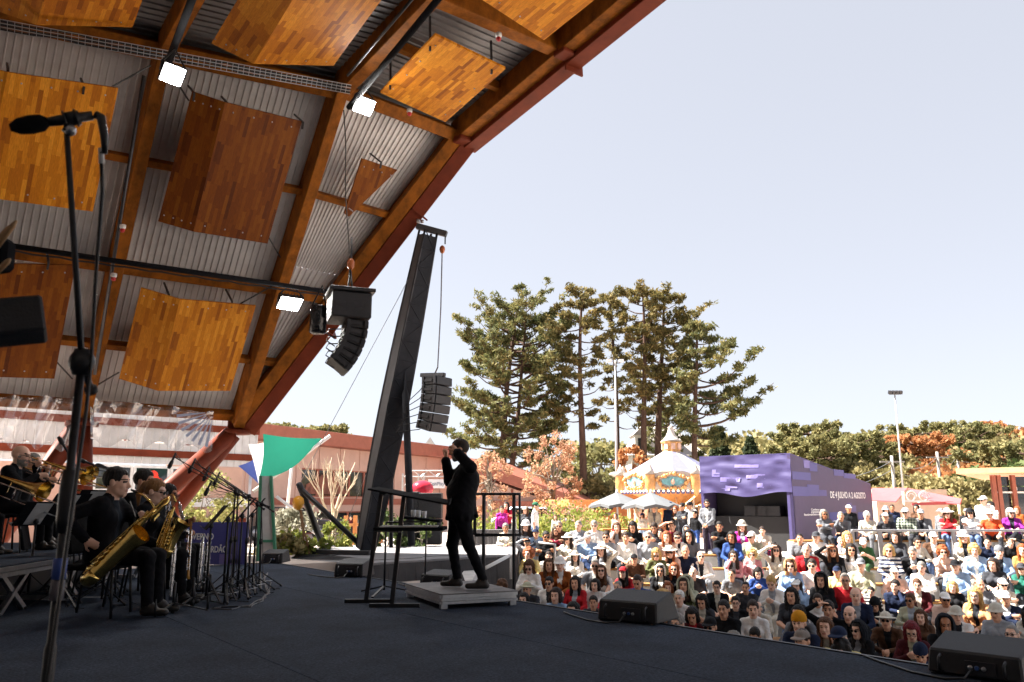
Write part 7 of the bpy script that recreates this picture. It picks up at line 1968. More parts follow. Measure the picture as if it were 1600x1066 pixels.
# ---- instruments
def sax(p_top, p_bot, side, mouth, label, bore=1.0, m=M_gold_b, loop=False, bell=.70, flare=2.6):
 """saxophone: body tube, bow, bell, neck, mouthpiece, keys and rods"""
 a, c = V(p_top), V(p_bot); ax = (c - a).normalized(); L = (c - a).length; sd = V(side); sd = (sd - ax * sd.dot(ax)).normalized(); nn = ax.cross(sd)
 t = thing('saxophone', c, label, 'saxophone', 'saxophones of the seated row'); k = bore
 r0, r1 = .014 * k, .036 * k; gap = .105 * k
 n = 14; body_ = [lerp(a, c - ax * .07 * k, i / n) for i in range(n + 1)]; rb = [lerp(r0, r1, i / n) for i in range(n + 1)]
 MB().tube(body_, rb, 14).build('body_tube', m, t)
 bow = [c - ax * .07 * k + ax * math.sin(q) * gap * .62 + sd * gap * .5 * (1 - math.cos(q)) for q in np.linspace(0, math.pi, 12)]
 MB().tube(bow, [lerp(r1, r1 * 1.35, i / 11) for i in range(12)], 14).build('bow', m, t)
 b0 = bow[-1]; pr = [(0, 1.3), (.3, 1.38), (.6, 1.5), (.8, 1.65), (.92, 1 + .5 * flare), (1, flare)]
 MB().tube([b0 - ax * L * bell * q + sd * .06 * k * q * q for q, _ in pr], [r1 * w for _, w in pr], 18, False).build('bell', m, t)
 up_ = a - ax * .05 * k
 if loop:
  lp = [a, a - ax * .10, a - ax * .16 + sd * .05, a - ax * .12 + sd * .12, a + ax * .06 + sd * .13, a + ax * .10 + sd * .06 - nn * .05, a + ax * .02 + sd * .0 - nn * .06]
  sm = []
  for i in range(len(lp) - 1):
   for q in range(4): sm.append(lerp(lp[i], lp[i + 1], q / 4))
  MB().tube(sm + [lp[-1]], .019, 9).build('pigtail_loop', m, t); up_ = lp[-1]
 mo = V(mouth); mid = lerp(up_, mo, .55) + UP * (.07 if not loop else .05)
 nk_ = [up_, lerp(up_, mid, .5) + UP * .02, mid, lerp(mid, mo, .6)]
 MB().tube(nk_, [.012, .011, .010, .009], 9).build('neck', m, t)
 MB().tube([nk_[-1], mo], [.015, .009], 9).build('mouthpiece', M_black, t)
 rr = random.Random(int(L * 1000)); kb = MB(); rods = MB()
 for i in range(20):
  q = .06 + .88 * i / 20; p = lerp(a, c, q); rd = lerp(r0, r1, q); an = rr.uniform(-.9, .9) + (math.pi if i % 5 == 0 else 0)
  o = (nn * math.cos(an) + sd * math.sin(an) * -1); kb.lathe(p + o * (rd + .006), [(.5 * rd + .006, 0), (.55 * rd + .006, .008), (.2 * rd, .013)], 9, o)
  kb.bar(p + o * (rd + .012), p + ax * .03 + o * (rd + .012) + sd * .01, .006, .005, o)
 for s_ in (.4, -.5, .9): o = nn * math.cos(s_) - sd * math.sin(s_); rods.tube([a + ax * .06 + o * (r0 + .018), c - ax * .12 + o * (r1 + .018)], .0045, 5)
 for i in range(5):
  q = b0 - ax * L * bell * (.15 + .12 * i); kb.lathe(q + nn * r1 * 1.5, [(r1 * .75, 0), (r1 * .8, .01), (r1 * .3, .016)], 10, nn)
 kb.build('keys', m, t, kind='stuff'); rods.build('key_rods', m, t, kind='stuff')
 ln = MB(); ln.tube([lerp(a, c, .35), lerp(a, c, .30) + UP * .1 - sd * .03, V(mouth) - UP * .12], .008, 5); ln.build('neck_strap', M_black, t)
 return t
mB = to_world(locB, sB, RZ, (.0, Jb['head'][1] + .13, Jb['head'][2] - .07))
sax(aty(243, 795, 8.18), aty(134, 902, 8.02), (.45, -.75, -.25), mB, 'long brass baritone saxophone slanting down across the nearest player', 1.5, M_gold_b, True, .62, 1.95)
mW = to_world(locW, sW, R(-84), (.0, Jw['head'][1] + .13, Jw['head'][2] - .085))
sax(aty(272, 792, 9.1), aty(247, 868, 9.0), (.9, -.3, .1), mW, 'brass tenor saxophone held upright by the player in sunglasses', 1.1, M_gold_b, False, .58)
mT = to_world(locT, sT, R(-86), (.0, Jt['head'][1] + .13, Jt['head'][2] - .08))
def straight_horn(a, c, m, label, cat='clarinet', name='clarinet', bell=.035, group=None):
 a, c = V(a), V(c); ax = (c - a).normalized(); L = (c - a).length; s1 = ax.cross(V((0, 1, 0))).normalized(); s2 = ax.cross(s1)
 t = thing(name, c, label, cat, group)
 pr = [(0, .009), (.12, .012), (.8, .015), (.93, .02), (1, bell)]
 MB().tube([lerp(a, c, q) for q, _ in pr], [w for _, w in pr], 10).build('bore_tube', m, t)
 kb = MB()
 for i in range(13): q = .18 + .68 * i / 13; an = i * 1.7; o = s1 * math.cos(an) + s2 * math.sin(an); kb.lathe(lerp(a, c, q) + o * .014, [(.011, 0), (.012, .006), (.004, .010)], 7, o)
 for an in (.5, 2.6): o = s1 * math.cos(an) + s2 * math.sin(an); kb.tube([lerp(a, c, .16) + o * .02, lerp(a, c, .85) + o * .02], .0035, 4)
 kb.build('keys', M_silver, t, kind='stuff')
 for q in (.14, .45, .72): MB().tube([lerp(a, c, q), lerp(a, c, q + .02)], .019, 9).build('ring', M_silver, t)
 return t
straight_horn(mT, aty(291, 832, 10.25), M_silver, 'silver soprano saxophone held by the farthest seated player', 'saxophone', 'soprano_saxophone', .06)
straight_horn(aty(266, 783, 9.6), aty(258, 822, 9.6), M_silver, 'silver clarinet-like horn between the tenor player and the farthest one', 'clarinet', 'clarinet', .04)
def trombone(mouth, fwd, label, s=1.0):
 f = V(fwd).normalized(); sd = f.cross(UP).normalized(); u = sd.cross(f); m = V(mouth); t = thing('trombone', m, label, 'trombone', 'trombones on the riser')
 o = m - sd * .10 + u * .05
 bl = [o - f * .28 + u * .02]; pr = [(0, .010), (.35, .013), (.55, .02), (.72, .034), (.85, .062), (.95, .10), (1, .125)]
 MB().tube([o - f * .26 + f * 1.0 * q for q, _ in pr], [w * s for _, w in pr], 20, False).build('bell', M_gold_b, t)
 cr = [o - f * .26 + f * (-.0 - .07 * math.sin(q)) + u * -.075 * (1 - math.cos(q)) for q in np.linspace(0, math.pi, 9)]
 MB().tube(cr + [cr[-1] + f * .35], .009, 8).build('tuning_bow', M_gold_b, t)
 for dz in (0, -.14):
  MB().tube([m + u * dz - f * .02, m + u * dz + f * 1.0], .0085, 8).build('inner_slide', M_silver, t)
 sl = [m + f * .45, m + f * 1.25] + [m + f * 1.25 + f * .07 * math.sin(q) - u * .07 * (1 - math.cos(q)) for q in np.linspace(.3, math.pi, 7)] + [m + f * .45 - u * .14]
 MB().tube(sl, .0105, 8).build('outer_slide', M_gold_b if s > 1 else M_silver, t)
 for q in (.12, .46): MB().tube([m + f * q, m + f * q - u * .14], .009, 7).build('slide_brace', M_silver, t)
 MB().lathe(m + f * .0, [(.006, .0), (.014, -.03), (.016, -.05)], 9, f).build('mouthpiece', M_silver, t)
 for q in (.1, .3): MB().tube([o + f * q - u * .0, o + f * q - u * .15], .006, 6).build('bell_brace', M_gold_b, t)
fr = M.Rotation(R(-80), 3, 'Z') @ V((0, 1, 0))
mR = to_world(locR, sR, R(-80), (.0, Jr['head'][1] + .125, Jr['head'][2] - .085))
trombone(mR, fr + V((0, -.25, -.30)), 'nearer brass trombone with its slide pointing down, played by the bald person', 1.05)
mR2 = to_world(locR2, sR2, R(-82), (.0, Jr['head'][1] + .125, Jr['head'][2] - .085))
trombone(mR2, fr + V((.1, -.2, -.16)), 'farther brass trombone half hidden by the dark microphone poles', 1.0)
mR3 = to_world(locR3, sR3, R(-80), (.0, Jr['head'][1] + .125, Jr['head'][2] - .085))
trombone(mR3, fr + V((.1, -.3, -.35)), 'trombone whose slide enters from the left edge of the picture', 1.0)
# ---- chairs
def make_chair():
 t = thing('stage_chair', (0, 0, 0), 'black padded chair', 'chair', 'black chairs of the players')
 MB().box((0, 0, .42), (.44, .42, .05)).build('seat', M_blackmat, t, bevel=.015)
 MB().axbox((0, -.215, .70), V((.21, 0, 0)), V((0, .02, 0)), V((0, -.04, .17))).build('backrest', M_blackmat, t, bevel=.012)
 for sx in (-1, 1):
  MB().tube([(sx * .20, .19, .40), (sx * .21, .22, 0)], .012, 7).build('leg', M_black, t)
  MB().tube([(sx * .20, -.24, .86), (sx * .20, -.20, .42), (sx * .21, -.25, 0)], .012, 7).build('leg', M_black, t)
 return t
ch0 = make_chair(); used = False
for loc, s, rz, lb, fl in ((locB, sB, RZ, 'black padded chair under the baritone saxophone player', 0), (locW, sW, R(-84), 'black padded chair under the tenor saxophone player', 0), (locT, sT, R(-86), 'black padded chair under the soprano saxophone player', 0), (locQ, sQ, R(-92), 'black padded chair behind the tenor player', 0),
       (locR, sR, R(-80), 'black padded chair on the riser under the bald trombonist', RIS), (locR2, sR2, R(-82), 'black padded chair on the riser under the farther trombonist', RIS), (locR3, sR3, R(-80), 'black padded chair on the riser at the left edge', RIS)):
 c = ch0 if not used else copy_tree(ch0); used = True
 c.location = (loc.x, loc.y, fl); c.rotation_euler = (0, 0, rz); c['label'] = lb; c.scale = (s, s, s)
for px, py, lb in ((150, 946, 'empty black chair in the dark behind the baritone saxophone'), (60, 935, 'empty black chair in the dark beside the riser legs')):
 c = copy_tree(ch0); q = onz(px, py, 0); c.location = (q.x - .3, q.y + .5, 0); c.rotation_euler = (0, 0, R(-70)); c['label'] = lb; c.scale = (1, 1, 1)
# ---- riser
ra, rb = onz(-30, 890, RIS), onz(106, 869, RIS); rdir = (rb - ra).normalized(); rn = V((-rdir.y, rdir.x, 0));
if rn.x > 0: rn = -rn
t = thing('stage_riser', V((ra.x, ra.y, 0)), 'folding stage riser with an aluminium edge under the trombones', 'riser')
far = rb + rdir * 3.6
MB().prism([ra - rdir * 1 - UP * .03, far - UP * .03, far + rn * 3.2 - UP * .03, ra - rdir * 1 + rn * 3.2 - UP * .03], (0, 0, .03)).build('deck', M_carpet, t)
for k in range(2):
 MB().bar(ra - rdir * 1 - rn * .01 - UP * (.035 + .05 * k), far - rn * .01 - UP * (.035 + .05 * k), .04, .042).build('edge_profile', M_alu, t)
for k in range(5):
 p = lerp(ra - rdir * .6, far, k / 4.5) + rn * .15
 MB().bar(V((p.x, p.y, 0)), p + rdir * .55 - UP * .1, .05, .05, rn).build('leg', M_alu, t)
 MB().bar(V((p.x, p.y, 0)) + rdir * .55, p - UP * .1 + rn * .03, .05, .05, rn).build('leg', M_alu, t)
 MB().bar(V((p.x, p.y, .03)), V((p.x, p.y, .03)) + rn * 2.4, .05, .05).build('foot_bar', M_alu, t)
MB().prism([ra - rdir * 1 + rn * .8, far + rn * .8, far + rn * .8 - UP * .49, ra - rdir * 1 + rn * .8 - UP * .49], rn * .01).build('under_skirt', M_black, t)
# ---- music stands
def music_stand(loc, yaw, h, label, tilt=38, lip=True):
 t = thing('music_stand', (0, 0, 0), label, 'music stand', 'black music stands')
 a = R(tilt); x = V((1, 0, 0)); u = V((0, math.sin(a), math.cos(a))); n = x.cross(u)
 c = V((0, 0, h))
 MB().axbox(c + u * .10, x * .26, n * .003, u * .17).build('desk', M_blackmat, t)
 MB().axbox(c - u * .07 - n * -.03, x * .26, n * .03, u * .003).build('lip', M_black, t)
 MB().tube([(0, .02, h + .02), (0, .02, .08)], [.011, .015], 8).build('shaft', M_black, t)
 MB().lathe((0, .02, h - .04), [(.02, 0), (.03, .02), (.02, .06)], 8).build('clutch', M_black, t)
 for k in range(3):
  an = 2 * math.pi * k / 3 + .5; e = V((math.cos(an) * .30, .02 + math.sin(an) * .30, .015)); MB().bar(V((0, .02, .30)), e, .022, .012).build('leg', M_black, t)
  MB().bar(V((0, .02, .10)), lerp(V((0, .02, .30)), e, .7), .012, .008).build('leg_brace', M_black, t)
 MB().axbox(c + u * .10 - n * .006 + x * .02, x * .11, n * .001, u * .15).build('sheet_music', mat('paper', (.62, .61, .59), .8), t)
 t.location = loc; t.rotation_euler = (0, 0, yaw); return t
for px, py, hh, yw, lb, d in ((345, 938, .92, -70, 'tall black music stand nearest of the three in front of the saxophones', None), (368, 928, .95, -70, 'black music stand in the middle of the three in front of the saxophones', None), (385, 918, .95, -71, 'black music stand farthest of the three in front of the saxophones', None),
        (318, 943, .86, -66, 'black music stand with clipped pages in front of the tenor player', None), (130, 925, 1.05, -120, 'black music stand with white strips left of the baritone player', None), (85, 930, 1.0, -110, 'black music stand below the trombone slide', None), (40, 940, .9, -110, 'black music stand low at the left by the riser', None)):
 q = onz(px, py, 0); music_stand(q, R(yw), hh, lb)
# ---- microphone stands with booms
M_mic = mat('mic_black', (.015, .015, .017), .4)
def boom_stand(base, top, mic, tail, label, cat='microphone stand', group='boom microphone stands', r=.011, micdir=None, tri=True):
 base, top, mic, tail = V(base), V(top), V(mic), V(tail); t = thing('microphone_stand', base, label, cat, group)
 MB().tube([base + UP * .06, lerp(base, top, .55), lerp(base, top, .56), top], [r * 1.25, r * 1.25, r * .9, r * .9], 9).build('shaft', M_black, t)
 MB().lathe(lerp(base, top, .55) - UP * .03, [(r * 1.6, 0), (r * 2.0, .03), (r * 1.6, .07)], 9).build('clutch', M_black, t)
 MB().lathe(top - UP * .03, [(r * 1.8, 0), (r * 2.3, .03), (r * 1.8, .06)], 9).build('pivot', M_black, t)
 MB().tube([tail, top, mic], [r * .75, r * .75, r * .6], 8).build('boom_arm', M_black, t)
 MB().tube([tail, lerp(tail, top, .12)], r * 1.5, 8).build('counterweight', M_black, t)
 if tri:
  for k in range(3):
   an = 2 * math.pi * k / 3 + base.x; e = base + V((math.cos(an) * .34, math.sin(an) * .34, .012)); o = MB().bar(base + UP * .22, e, .02, .012).build('leg', M_black, t); MB().tube([lerp(base + UP * .22, e, .93), e], .014, 6).build('rubber_foot', M_black, o)
   MB().bar(base + UP * .08, lerp(base + UP * .22, e, .6), .012, .008).build('leg_brace', M_steel, t)
 md = V(micdir).normalized() if micdir is not None else (mic - top).normalized()
 MB().lathe(mic, [(.012, -.05), (.014, .05), (.022, .055), (.026, .12), (.018, .15)], 10, md).build('microphone', M_mic, t)
 cb = [mic - md * .04, lerp(mic, top, .25) - UP * .05, lerp(mic, top, .6) - UP * .03, top - UP * .05, lerp(top, base, .5) + V((.03, 0, 0)), base + V((.05, 0, .01)), base + V((.3, -.1, .008))]
 MB().tube(cb, .0045, 5).build('cable', M_black, t)
 return t
dn = (-.35, -.05, -.95)
def bst(bx, by, tx, ty, mx, my, ex, ey, lb, dm=0.0):
 q = onz(bx, by, 0); y = q.y; tp_ = aty(tx, ty, y); tp_.x = q.x + (tp_.x - q.x) * .35; dx = tp_ - aty(tx, ty, y)
 boom_stand(q, aty(tx, ty, y), aty(mx, my, y + dm), aty(ex, ey, y - dm * .3), lb, micdir=dn)
bst(352, 940, 368, 769, 272, 714, 392, 782, 'boom microphone stand reaching farthest left over the saxophones', .25)
bst(381, 933, 389, 776, 303, 722, 421, 793, 'boom microphone stand second from left with its arm over the saxophones', .2)
bst(394, 926, 402, 788, 325, 735, 413, 796, 'boom microphone stand third from left with its arm over the saxophones', .2)
bst(405, 920, 409, 788, 341, 743, 428, 800, 'boom microphone stand farthest right of the row by the totem', .2)
bst(362, 932, 372, 772, 328, 757, 385, 777, 'boom microphone stand with a short low arm among the taller ones', .1)
for px, py, tx, ty, mx, my, lb in ((95, 950, 122, 732, 102, 700, 'straight vocal microphone stand nearest the trombone bells'), (158, 945, 168, 738, 140, 724, 'vocal microphone stand left of the baritone player'), (172, 930, 182, 738, 168, 731, 'vocal microphone stand behind the head of the baritone player')):
 q = onz(px, py, 0); y = q.y; boom_stand(q, V((q.x + .02, y, aty(tx, ty, y).z)), aty(mx, my, y), aty(tx + 12, ty + 4, y), lb)
# foreground boom stand, close to the camera
jt = aty(128, 566, 1.85); fb = V((jt.x, jt.y, 0)); mt = aty(104, 200, 1.66); tl = aty(143, 612, 1.92)
t = boom_stand(fb, jt, mt, tl, 'tall black boom microphone stand close by on the left, slightly out of focus', 'microphone stand', None, .0105, (-.9, .1, .1))
for c in list(t.children):
 if c.name.startswith(('microphone', 'cable', 'clutch')) and c.type == 'MESH': bpy.data.objects.remove(c)
mc0, mc1 = aty(20, 199, 1.62), aty(150, 180, 1.68); md = (mc1 - mc0).normalized()
mo = MB().tube([lerp(mc0, mc1, q) for q in (.40, .55, .96)], [.0095, .0115, .0105], 12).build('microphone', M_mic, t)
MB().tube([mc0 - md * .006, mc0 + md * .012, mc0 + md * .035, mc0 + md * .058, mc0 + md * .07], [.008, .018, .021, .019, .010], 14).build('foam_windscreen', M_blackmat, mo)
MB().tube([lerp(mc0, mc1, .62), lerp(mc0, mc1, .80)], .016, 12).build('clip', M_black, t)
for q in (.60, .74): MB().tube([lerp(mc0, mc1, q), lerp(mc0, mc1, q + .03)], .0195, 12).build('clip_ring', M_mic, t)
MB().tube([lerp(mc0, mc1, .70), mt + V((0, 0, -.01))], .010, 8).build('swivel', M_black, t)
MB().ball(lerp(mc0, mc1, .70) - UP * .028, .013, 9, 6).build('thumb_screw', M_steel, t)
MB().tube([mc1, mc1 + V((.012, 0, -.005)), mc1 + V((.024, 0, -.05)), mc1 + V((.024, .01, -.09))], [.0095, .010, .009, .006], 9).build('plug', M_mic, t)
cp = [mc1 + V((.024, .01, -.08)), aty(158, 240, 1.70), aty(160, 300, 1.72), aty(150, 430, 1.78), aty(143, 560, 1.84), aty(135, 640, 1.84), aty(112, 800, 1.80), aty(72, 1080, 1.75), V((fb.x + .03, fb.y - .05, .02))]
MB().tube(cp, .0042, 7).build('cable', M_mic, t)
MB().tube([aty(158, 232, 1.70), aty(159, 256, 1.705)], .0062, 8).build('cable_label', M_white, t)
MB().ball(jt, (.030, .026, .032), 12, 8).build('joint_wheel', M_mic, t)
z_ = aty(78, 905, 1.85).z
MB().lathe((fb.x, fb.y, z_), [(.0145, 0), (.0145, .045)], 12).build('blue_tape', mat('blue_tape', (.05, .10, .38), .6), t)
MB().lathe((fb.x, fb.y, z_ - .045), [(.0143, 0), (.0143, .042)], 12).build('grey_tape', mat('grey_tape', (.12, .11, .13), .6), t)
MB().lathe((fb.x, fb.y, z_ + .10), [(.0145, 0), (.018, .03), (.018, .10), (.0145, .14)], 12).build('height_clutch', M_mic, t)
# stick bag with drumsticks at the left edge
c = aty(-4, 400, 1.9); t = thing('stick_bag', c, 'dark stick bag at the left edge', 'bag')
MB().prism([c + V((-.10, 0, -.05)), c + V((.02, 0, -.03)), c + V((.016, 0, .05)), c + V((-.10, 0, .07))], (0, .05, 0)).build('bag', M_blackmat, t, bevel=.01)
for k, (x0, y0, x1, y1) in enumerate(((-12, 395, 26, 345), (-18, 390, 18, 352), (-10, 430, 16, 405))):
 MB().tube([aty(x0, y0, 1.88), lerp(aty(x0, y0, 1.88), aty(x1, y1, 1.86), .85), aty(x1, y1, 1.86)], [.007, .0065, .003], 8).solo('drumstick', mat('hickory', (.50, .30, .15), .5), ('longest pale drumstick poking out of the stick bag', 'second pale drumstick beside the longest', 'lowest pale drumstick under the stick bag')[k], 'drumstick', 'drumsticks in the stick bag')
# ---- reed instruments on their floor stands
q = onz(270, 960, 0)
def peg_stand(q, label):
 t = thing('instrument_stand', q, label, 'instrument stand', 'floor stands for the woodwinds')
 MB().tube([q + UP * .03, q + UP * .30], .016, 8).build('shaft', M_black, t); MB().lathe(q + UP * .0, [(.022, 0), (.022, .06), (.012, .08)], 8).build('rubber_foot', M_black, t)
 for k in range(3):
  an = 2 * math.pi * k / 3 + .4; e = q + V((math.cos(an) * .33, math.sin(an) * .33, .012)); MB().bar(q + UP * .10, e, .022, .014).build('leg', M_black, t); MB().tube([e - V((0, 0, .01)) + UP * .02, e + UP * .16], [.016, .006], 8).build('peg', M_black, t)
 return t
for (px, py, lb) in ((270, 958, 'nearest black floor stand holding woodwinds'), (300, 948, 'middle black floor stand holding woodwinds'), (326, 940, 'farthest black floor stand holding woodwinds')): peg_stand(onz(px, py, 0), lb)
M_wood_i = mat('amber_wood', (.52, .24, .035), .35, 0, .2, 30); M_rose = mat('rosy_metal', (.50, .34, .30), .25, .9, .2, 30); M_ebony = mat('ebony', (.02, .018, .018), .3)
for k, (x0, y0, x1, y1, m, nm, lb) in enumerate(((275, 842, 266, 938, M_silver, 'flute', 'silver flute standing upright nearest the camera'), (293, 848, 287, 925, M_rose, 'flute', 'rosy silver flute just left of the amber wooden one'), (299, 815, 293, 905, M_wood_i, 'recorder', 'amber wooden recorder standing upright'), (318, 834, 310, 922, M_silver, 'flute', 'thick silver flute right of the amber recorder'), (323, 848, 318, 925, M_ebony, 'clarinet', 'black clarinet with bright keys beside the thick flute'), (328, 836, 324, 905, M_rose, 'flute', 'rosy silver flute farthest from the camera'), (281, 846, 276, 930, M_ebony, 'clarinet', 'black clarinet behind the nearest silver flute'))):
 b0 = onz(x1, 948 - k * 3, 0); y = b0.y
 straight_horn(aty(x0, y0, y), aty(x1, y1, y), m, lb, nm, nm, .018 if nm == 'flute' else .03, 'woodwinds on the floor stands')
# ---- purple banner at the far side of the stage
yb = 15.0; pa, pb = aty(268, 883, yb), aty(384, 883, yb); pz0 = .01; pz1 = aty(330, 816, yb).z
t = thing('purple_banner', V(((pa.x + pb.x) / 2, yb, 0)), 'violet festival banner low behind the music stands', 'banner')
MB().box(((pa.x + pb.x) / 2, yb + .02, (pz0 + pz1) / 2), (pb.x - pa.x, .03, pz1 - pz0)).build('panel', mat('banner_violet', (.075, .075, .30), .6, 0, .05), t)
def bx(x, y): p = aty(x, y, yb - .002); return p
for (x0, y0, x1, y1, m) in ((366, 821, 376, 826, M_lav2), (342, 866, 366, 882, M_lav), (366, 852, 381, 882, M_lav2), (350, 846, 366, 866, M_lav2), (356, 874, 372, 880, M_lav2), (320, 862, 340, 882, M_lav2), (286, 868, 306, 881, M_lav)):
 a, c = bx(x0, y1), bx(x1, y0); MB().box(((a.x + c.x) / 2, yb - .002, (a.z + c.z) / 2), (c.x - a.x, .006, c.z - a.z)).build('print_block', m, t)
for s_, xa, xb, y0, sz in (('INVERNO', 291, 334, 843, .155), ('DO JORDÃO', 303, 355, 863, .155)):
 a, c = bx(xa, y0), bx(xb, y0); tx = text_on(s_, a + V((0, -.012, 0)), (1, 0, 0), UP, sz, M_text, 'banner_lettering', t); mxx = max(v.co.x for v in tx.data.vertices)
 for v in tx.data.vertices: v.co.x *= (c.x - a.x) / mxx
for sx in (.1, .9): p = lerp(pa, pb, sx); MB().bar(V((p.x, yb + .04, .01)), V((p.x, yb + .45, .01)), .05, .02).build('foot', M_steel, t); MB().bar(V((p.x, yb + .05, .02)), V((p.x, yb + .05, pz1 - .05)), .03, .03).build('strut', M_steel, t)
# ---- podium
c0 = onz(690, 952, 0); dx_, dy_ = V((.91, .41, 0)), V((-.41, .91, 0)); PWd, PDp = .86, 1.25
t = thing('podium', c0, 'low aluminium stage podium the conductor stands on', 'podium')
def pq(u, v, z): return c0 + dx_ * u + dy_ * v + UP * z
M_ply = mat('podium_ply', (.20, .19, .185), .6, 0, .25, 5, .1, 40)
MB().prism([pq(-.02, -.02, pod_z - .012), pq(PWd + .02, -.02, pod_z - .012), pq(PWd + .02, PDp + .02, pod_z - .012), pq(-.02, PDp + .02, pod_z - .012)], (0, 0, .012)).build('deck_board', M_ply, t)
for (u0, v0, u1, v1) in ((0, 0, PWd, 0), (PWd, 0, PWd, PDp), (PWd, PDp, 0, PDp), (0, PDp, 0, 0)):
 for k, (zz, hh) in enumerate(((pod_z - .03, .034), (pod_z - .064, .028), (pod_z - .094, .026))):
  MB().bar(pq(u0, v0, zz), pq(u1, v1, zz), .05 - .03 * (k == 1), hh).build('edge_profile', M_alu, t)
for u, v in ((.03, .03), (PWd - .03, .03), (.03, PDp - .03), (PWd - .03, PDp - .03)):
 o = MB().box(pq(u, v, .024), (.07, .07, .048), M.Rotation(R(24), 3, 'Z')).build('leg', M_alu, t)
MB().bar(pq(.05, .05, .05), pq(PWd - .05, .05, .05), .03, .03).build('cross_beam', M_darksteel, t)
# guard frame behind the conductor
yg = 9.9
t = thing('guard_rail', V((aty(780, 900, yg).x, yg, pod_z)), 'dark tubular guard frame at the back of the podium', 'guard frame')
gz0, gz1, gzm = pod_z, aty(780, 772, yg).z, aty(780, 836, yg).z
gx = [aty(x, 800, yg).x for x in (742, 756, 803, 812)]
M_frame_t = mat('frame_grey', (.05, .05, .055), .38, .5, .15)
MB().tube([(gx[0], yg, gzm), (gx[0], yg, gz1), (gx[3], yg, gz1), (gx[3], yg, gzm), (gx[0], yg, gzm)], .022, 9).build('outer_tube', M_frame_t, t)
for k in (1, 2): MB().tube([(gx[k], yg, -.0), (gx[k], yg, gz1)], .022, 9).build('upright', M_frame_t, t)
# ---- conductor's desks
q1, q2 = onz(572, 942, 0), onz(612, 949, 0)
t = thing('conductor_desk', (q1 + q2) / 2, 'tall black two-tier music desk on splayed legs before the conductor', 'music desk')
t1, t2 = aty(596, 770, q1.y + .05), aty(631, 776, q2.y + .05)
for q, tt in ((q1, t1), (q2, t2)):
 MB().bar(q + UP * .03, tt, .045, .045, V((0, 1, 0))).build('leg', M_black, t)
 MB().bar(q + V((-.24, 0, .02)), q + V((.30, 0, .02)), .05, .04).build('foot', M_black, t)
tc = (t1 + t2) / 2
sl = V((.92, .0, -.17)).normalized(); bk = V((.0, 1, .05)).normalized(); nn = sl.cross(bk)
MB().axbox(tc + sl * .22 + nn * .03, sl * .45, bk * .36, nn * .010).build('top', M_blackmat, t, bevel=.004)
MB().axbox(tc + sl * .67 + nn * .055, sl * .008, bk * .36, nn * .03).build('lip', M_black, t)
MB().tube([tc + sl * -.08 - bk * .30, tc + sl * -.08 + bk * .30], .018, 8).build('top_tube', M_black, t)
zs_ = aty(640, 826, 9.0).z
sc_ = V((lerp(q1.x, q2.x, .5) + .36, 9.05, zs_));
MB().box(sc_, (.74, .62, .035)).build('shelf', M_blackmat, t, bevel=.004)
for k in range(2): MB().bar(V((lerp(q1.x, t1.x, .65), q1.y, zs_ - .03)), V((lerp(q2.x, t2.x, .65), q2.y, zs_ - .03)), .03, .03).build('cross_bar', M_black, t) if k == 0 else None
M_paper = mat('paper', (.62, .61, .59), .8)
MB().box(sc_ + V((-.02, .0, .024)), (.62, .44, .012), M.Rotation(R(3), 3, 'Z')).solo('open_score', M_paper, 'open pale score lying on the lower tier of the desk', 'score')
q = onz(600, 929, 0)
t = thing('tripod_stand', q, 'slim black tripod stand carrying a small tray behind the two-tier desk', 'stand')
tr_ = aty(659, 811, q.y + .2)
MB().tube([q + UP * .05, V((q.x, q.y, tr_.z - .03))], .013, 8).build('shaft', M_black, t)
MB().tube([V((q.x, q.y, tr_.z - .04)), V((tr_.x, tr_.y, tr_.z - .03))], .013, 8).build('arm', M_black, t)
MB().box(tr_, (.50, .42, .03), M.Rotation(R(6), 3, 'Y')).build('tray', M_blackmat, t, bevel=.004)
for k in range(3): an = 2 * math.pi * k / 3 + .35; MB().bar(q + UP * .10, q + V((math.cos(an) * .42, math.sin(an) * .42, .012)), .03, .016).build('leg', M_black, t)
q5 = onz(664, 918, 0); MB().tube([V((q5.x, q5.y, .0)), V((q5.x, q5.y, tr_.z - .016))], .011, 8).build('rear_post', M_black, t)
M_cup = mat('clear_cup', (.70, .72, .74), .15, 0, .1)
for k, (dx, dy) in enumerate(((-.10, -.08), (-.03, -.10), (.04, -.08), (-.06, .02))):
 MB().lathe(tr_ + V((dx, dy, .018 - dx * .1)), [(.024, 0), (.033, .085), (.030, .085), (.022, .004)], 12, caps=False).solo('plastic_cup', M_cup, ('clear plastic cup at the left end of the tray', 'clear plastic cup in the middle front of the tray', 'clear plastic cup at the right end of the tray', 'clear plastic cup at the back of the tray')[k], 'cup', 'clear cups on the tray')
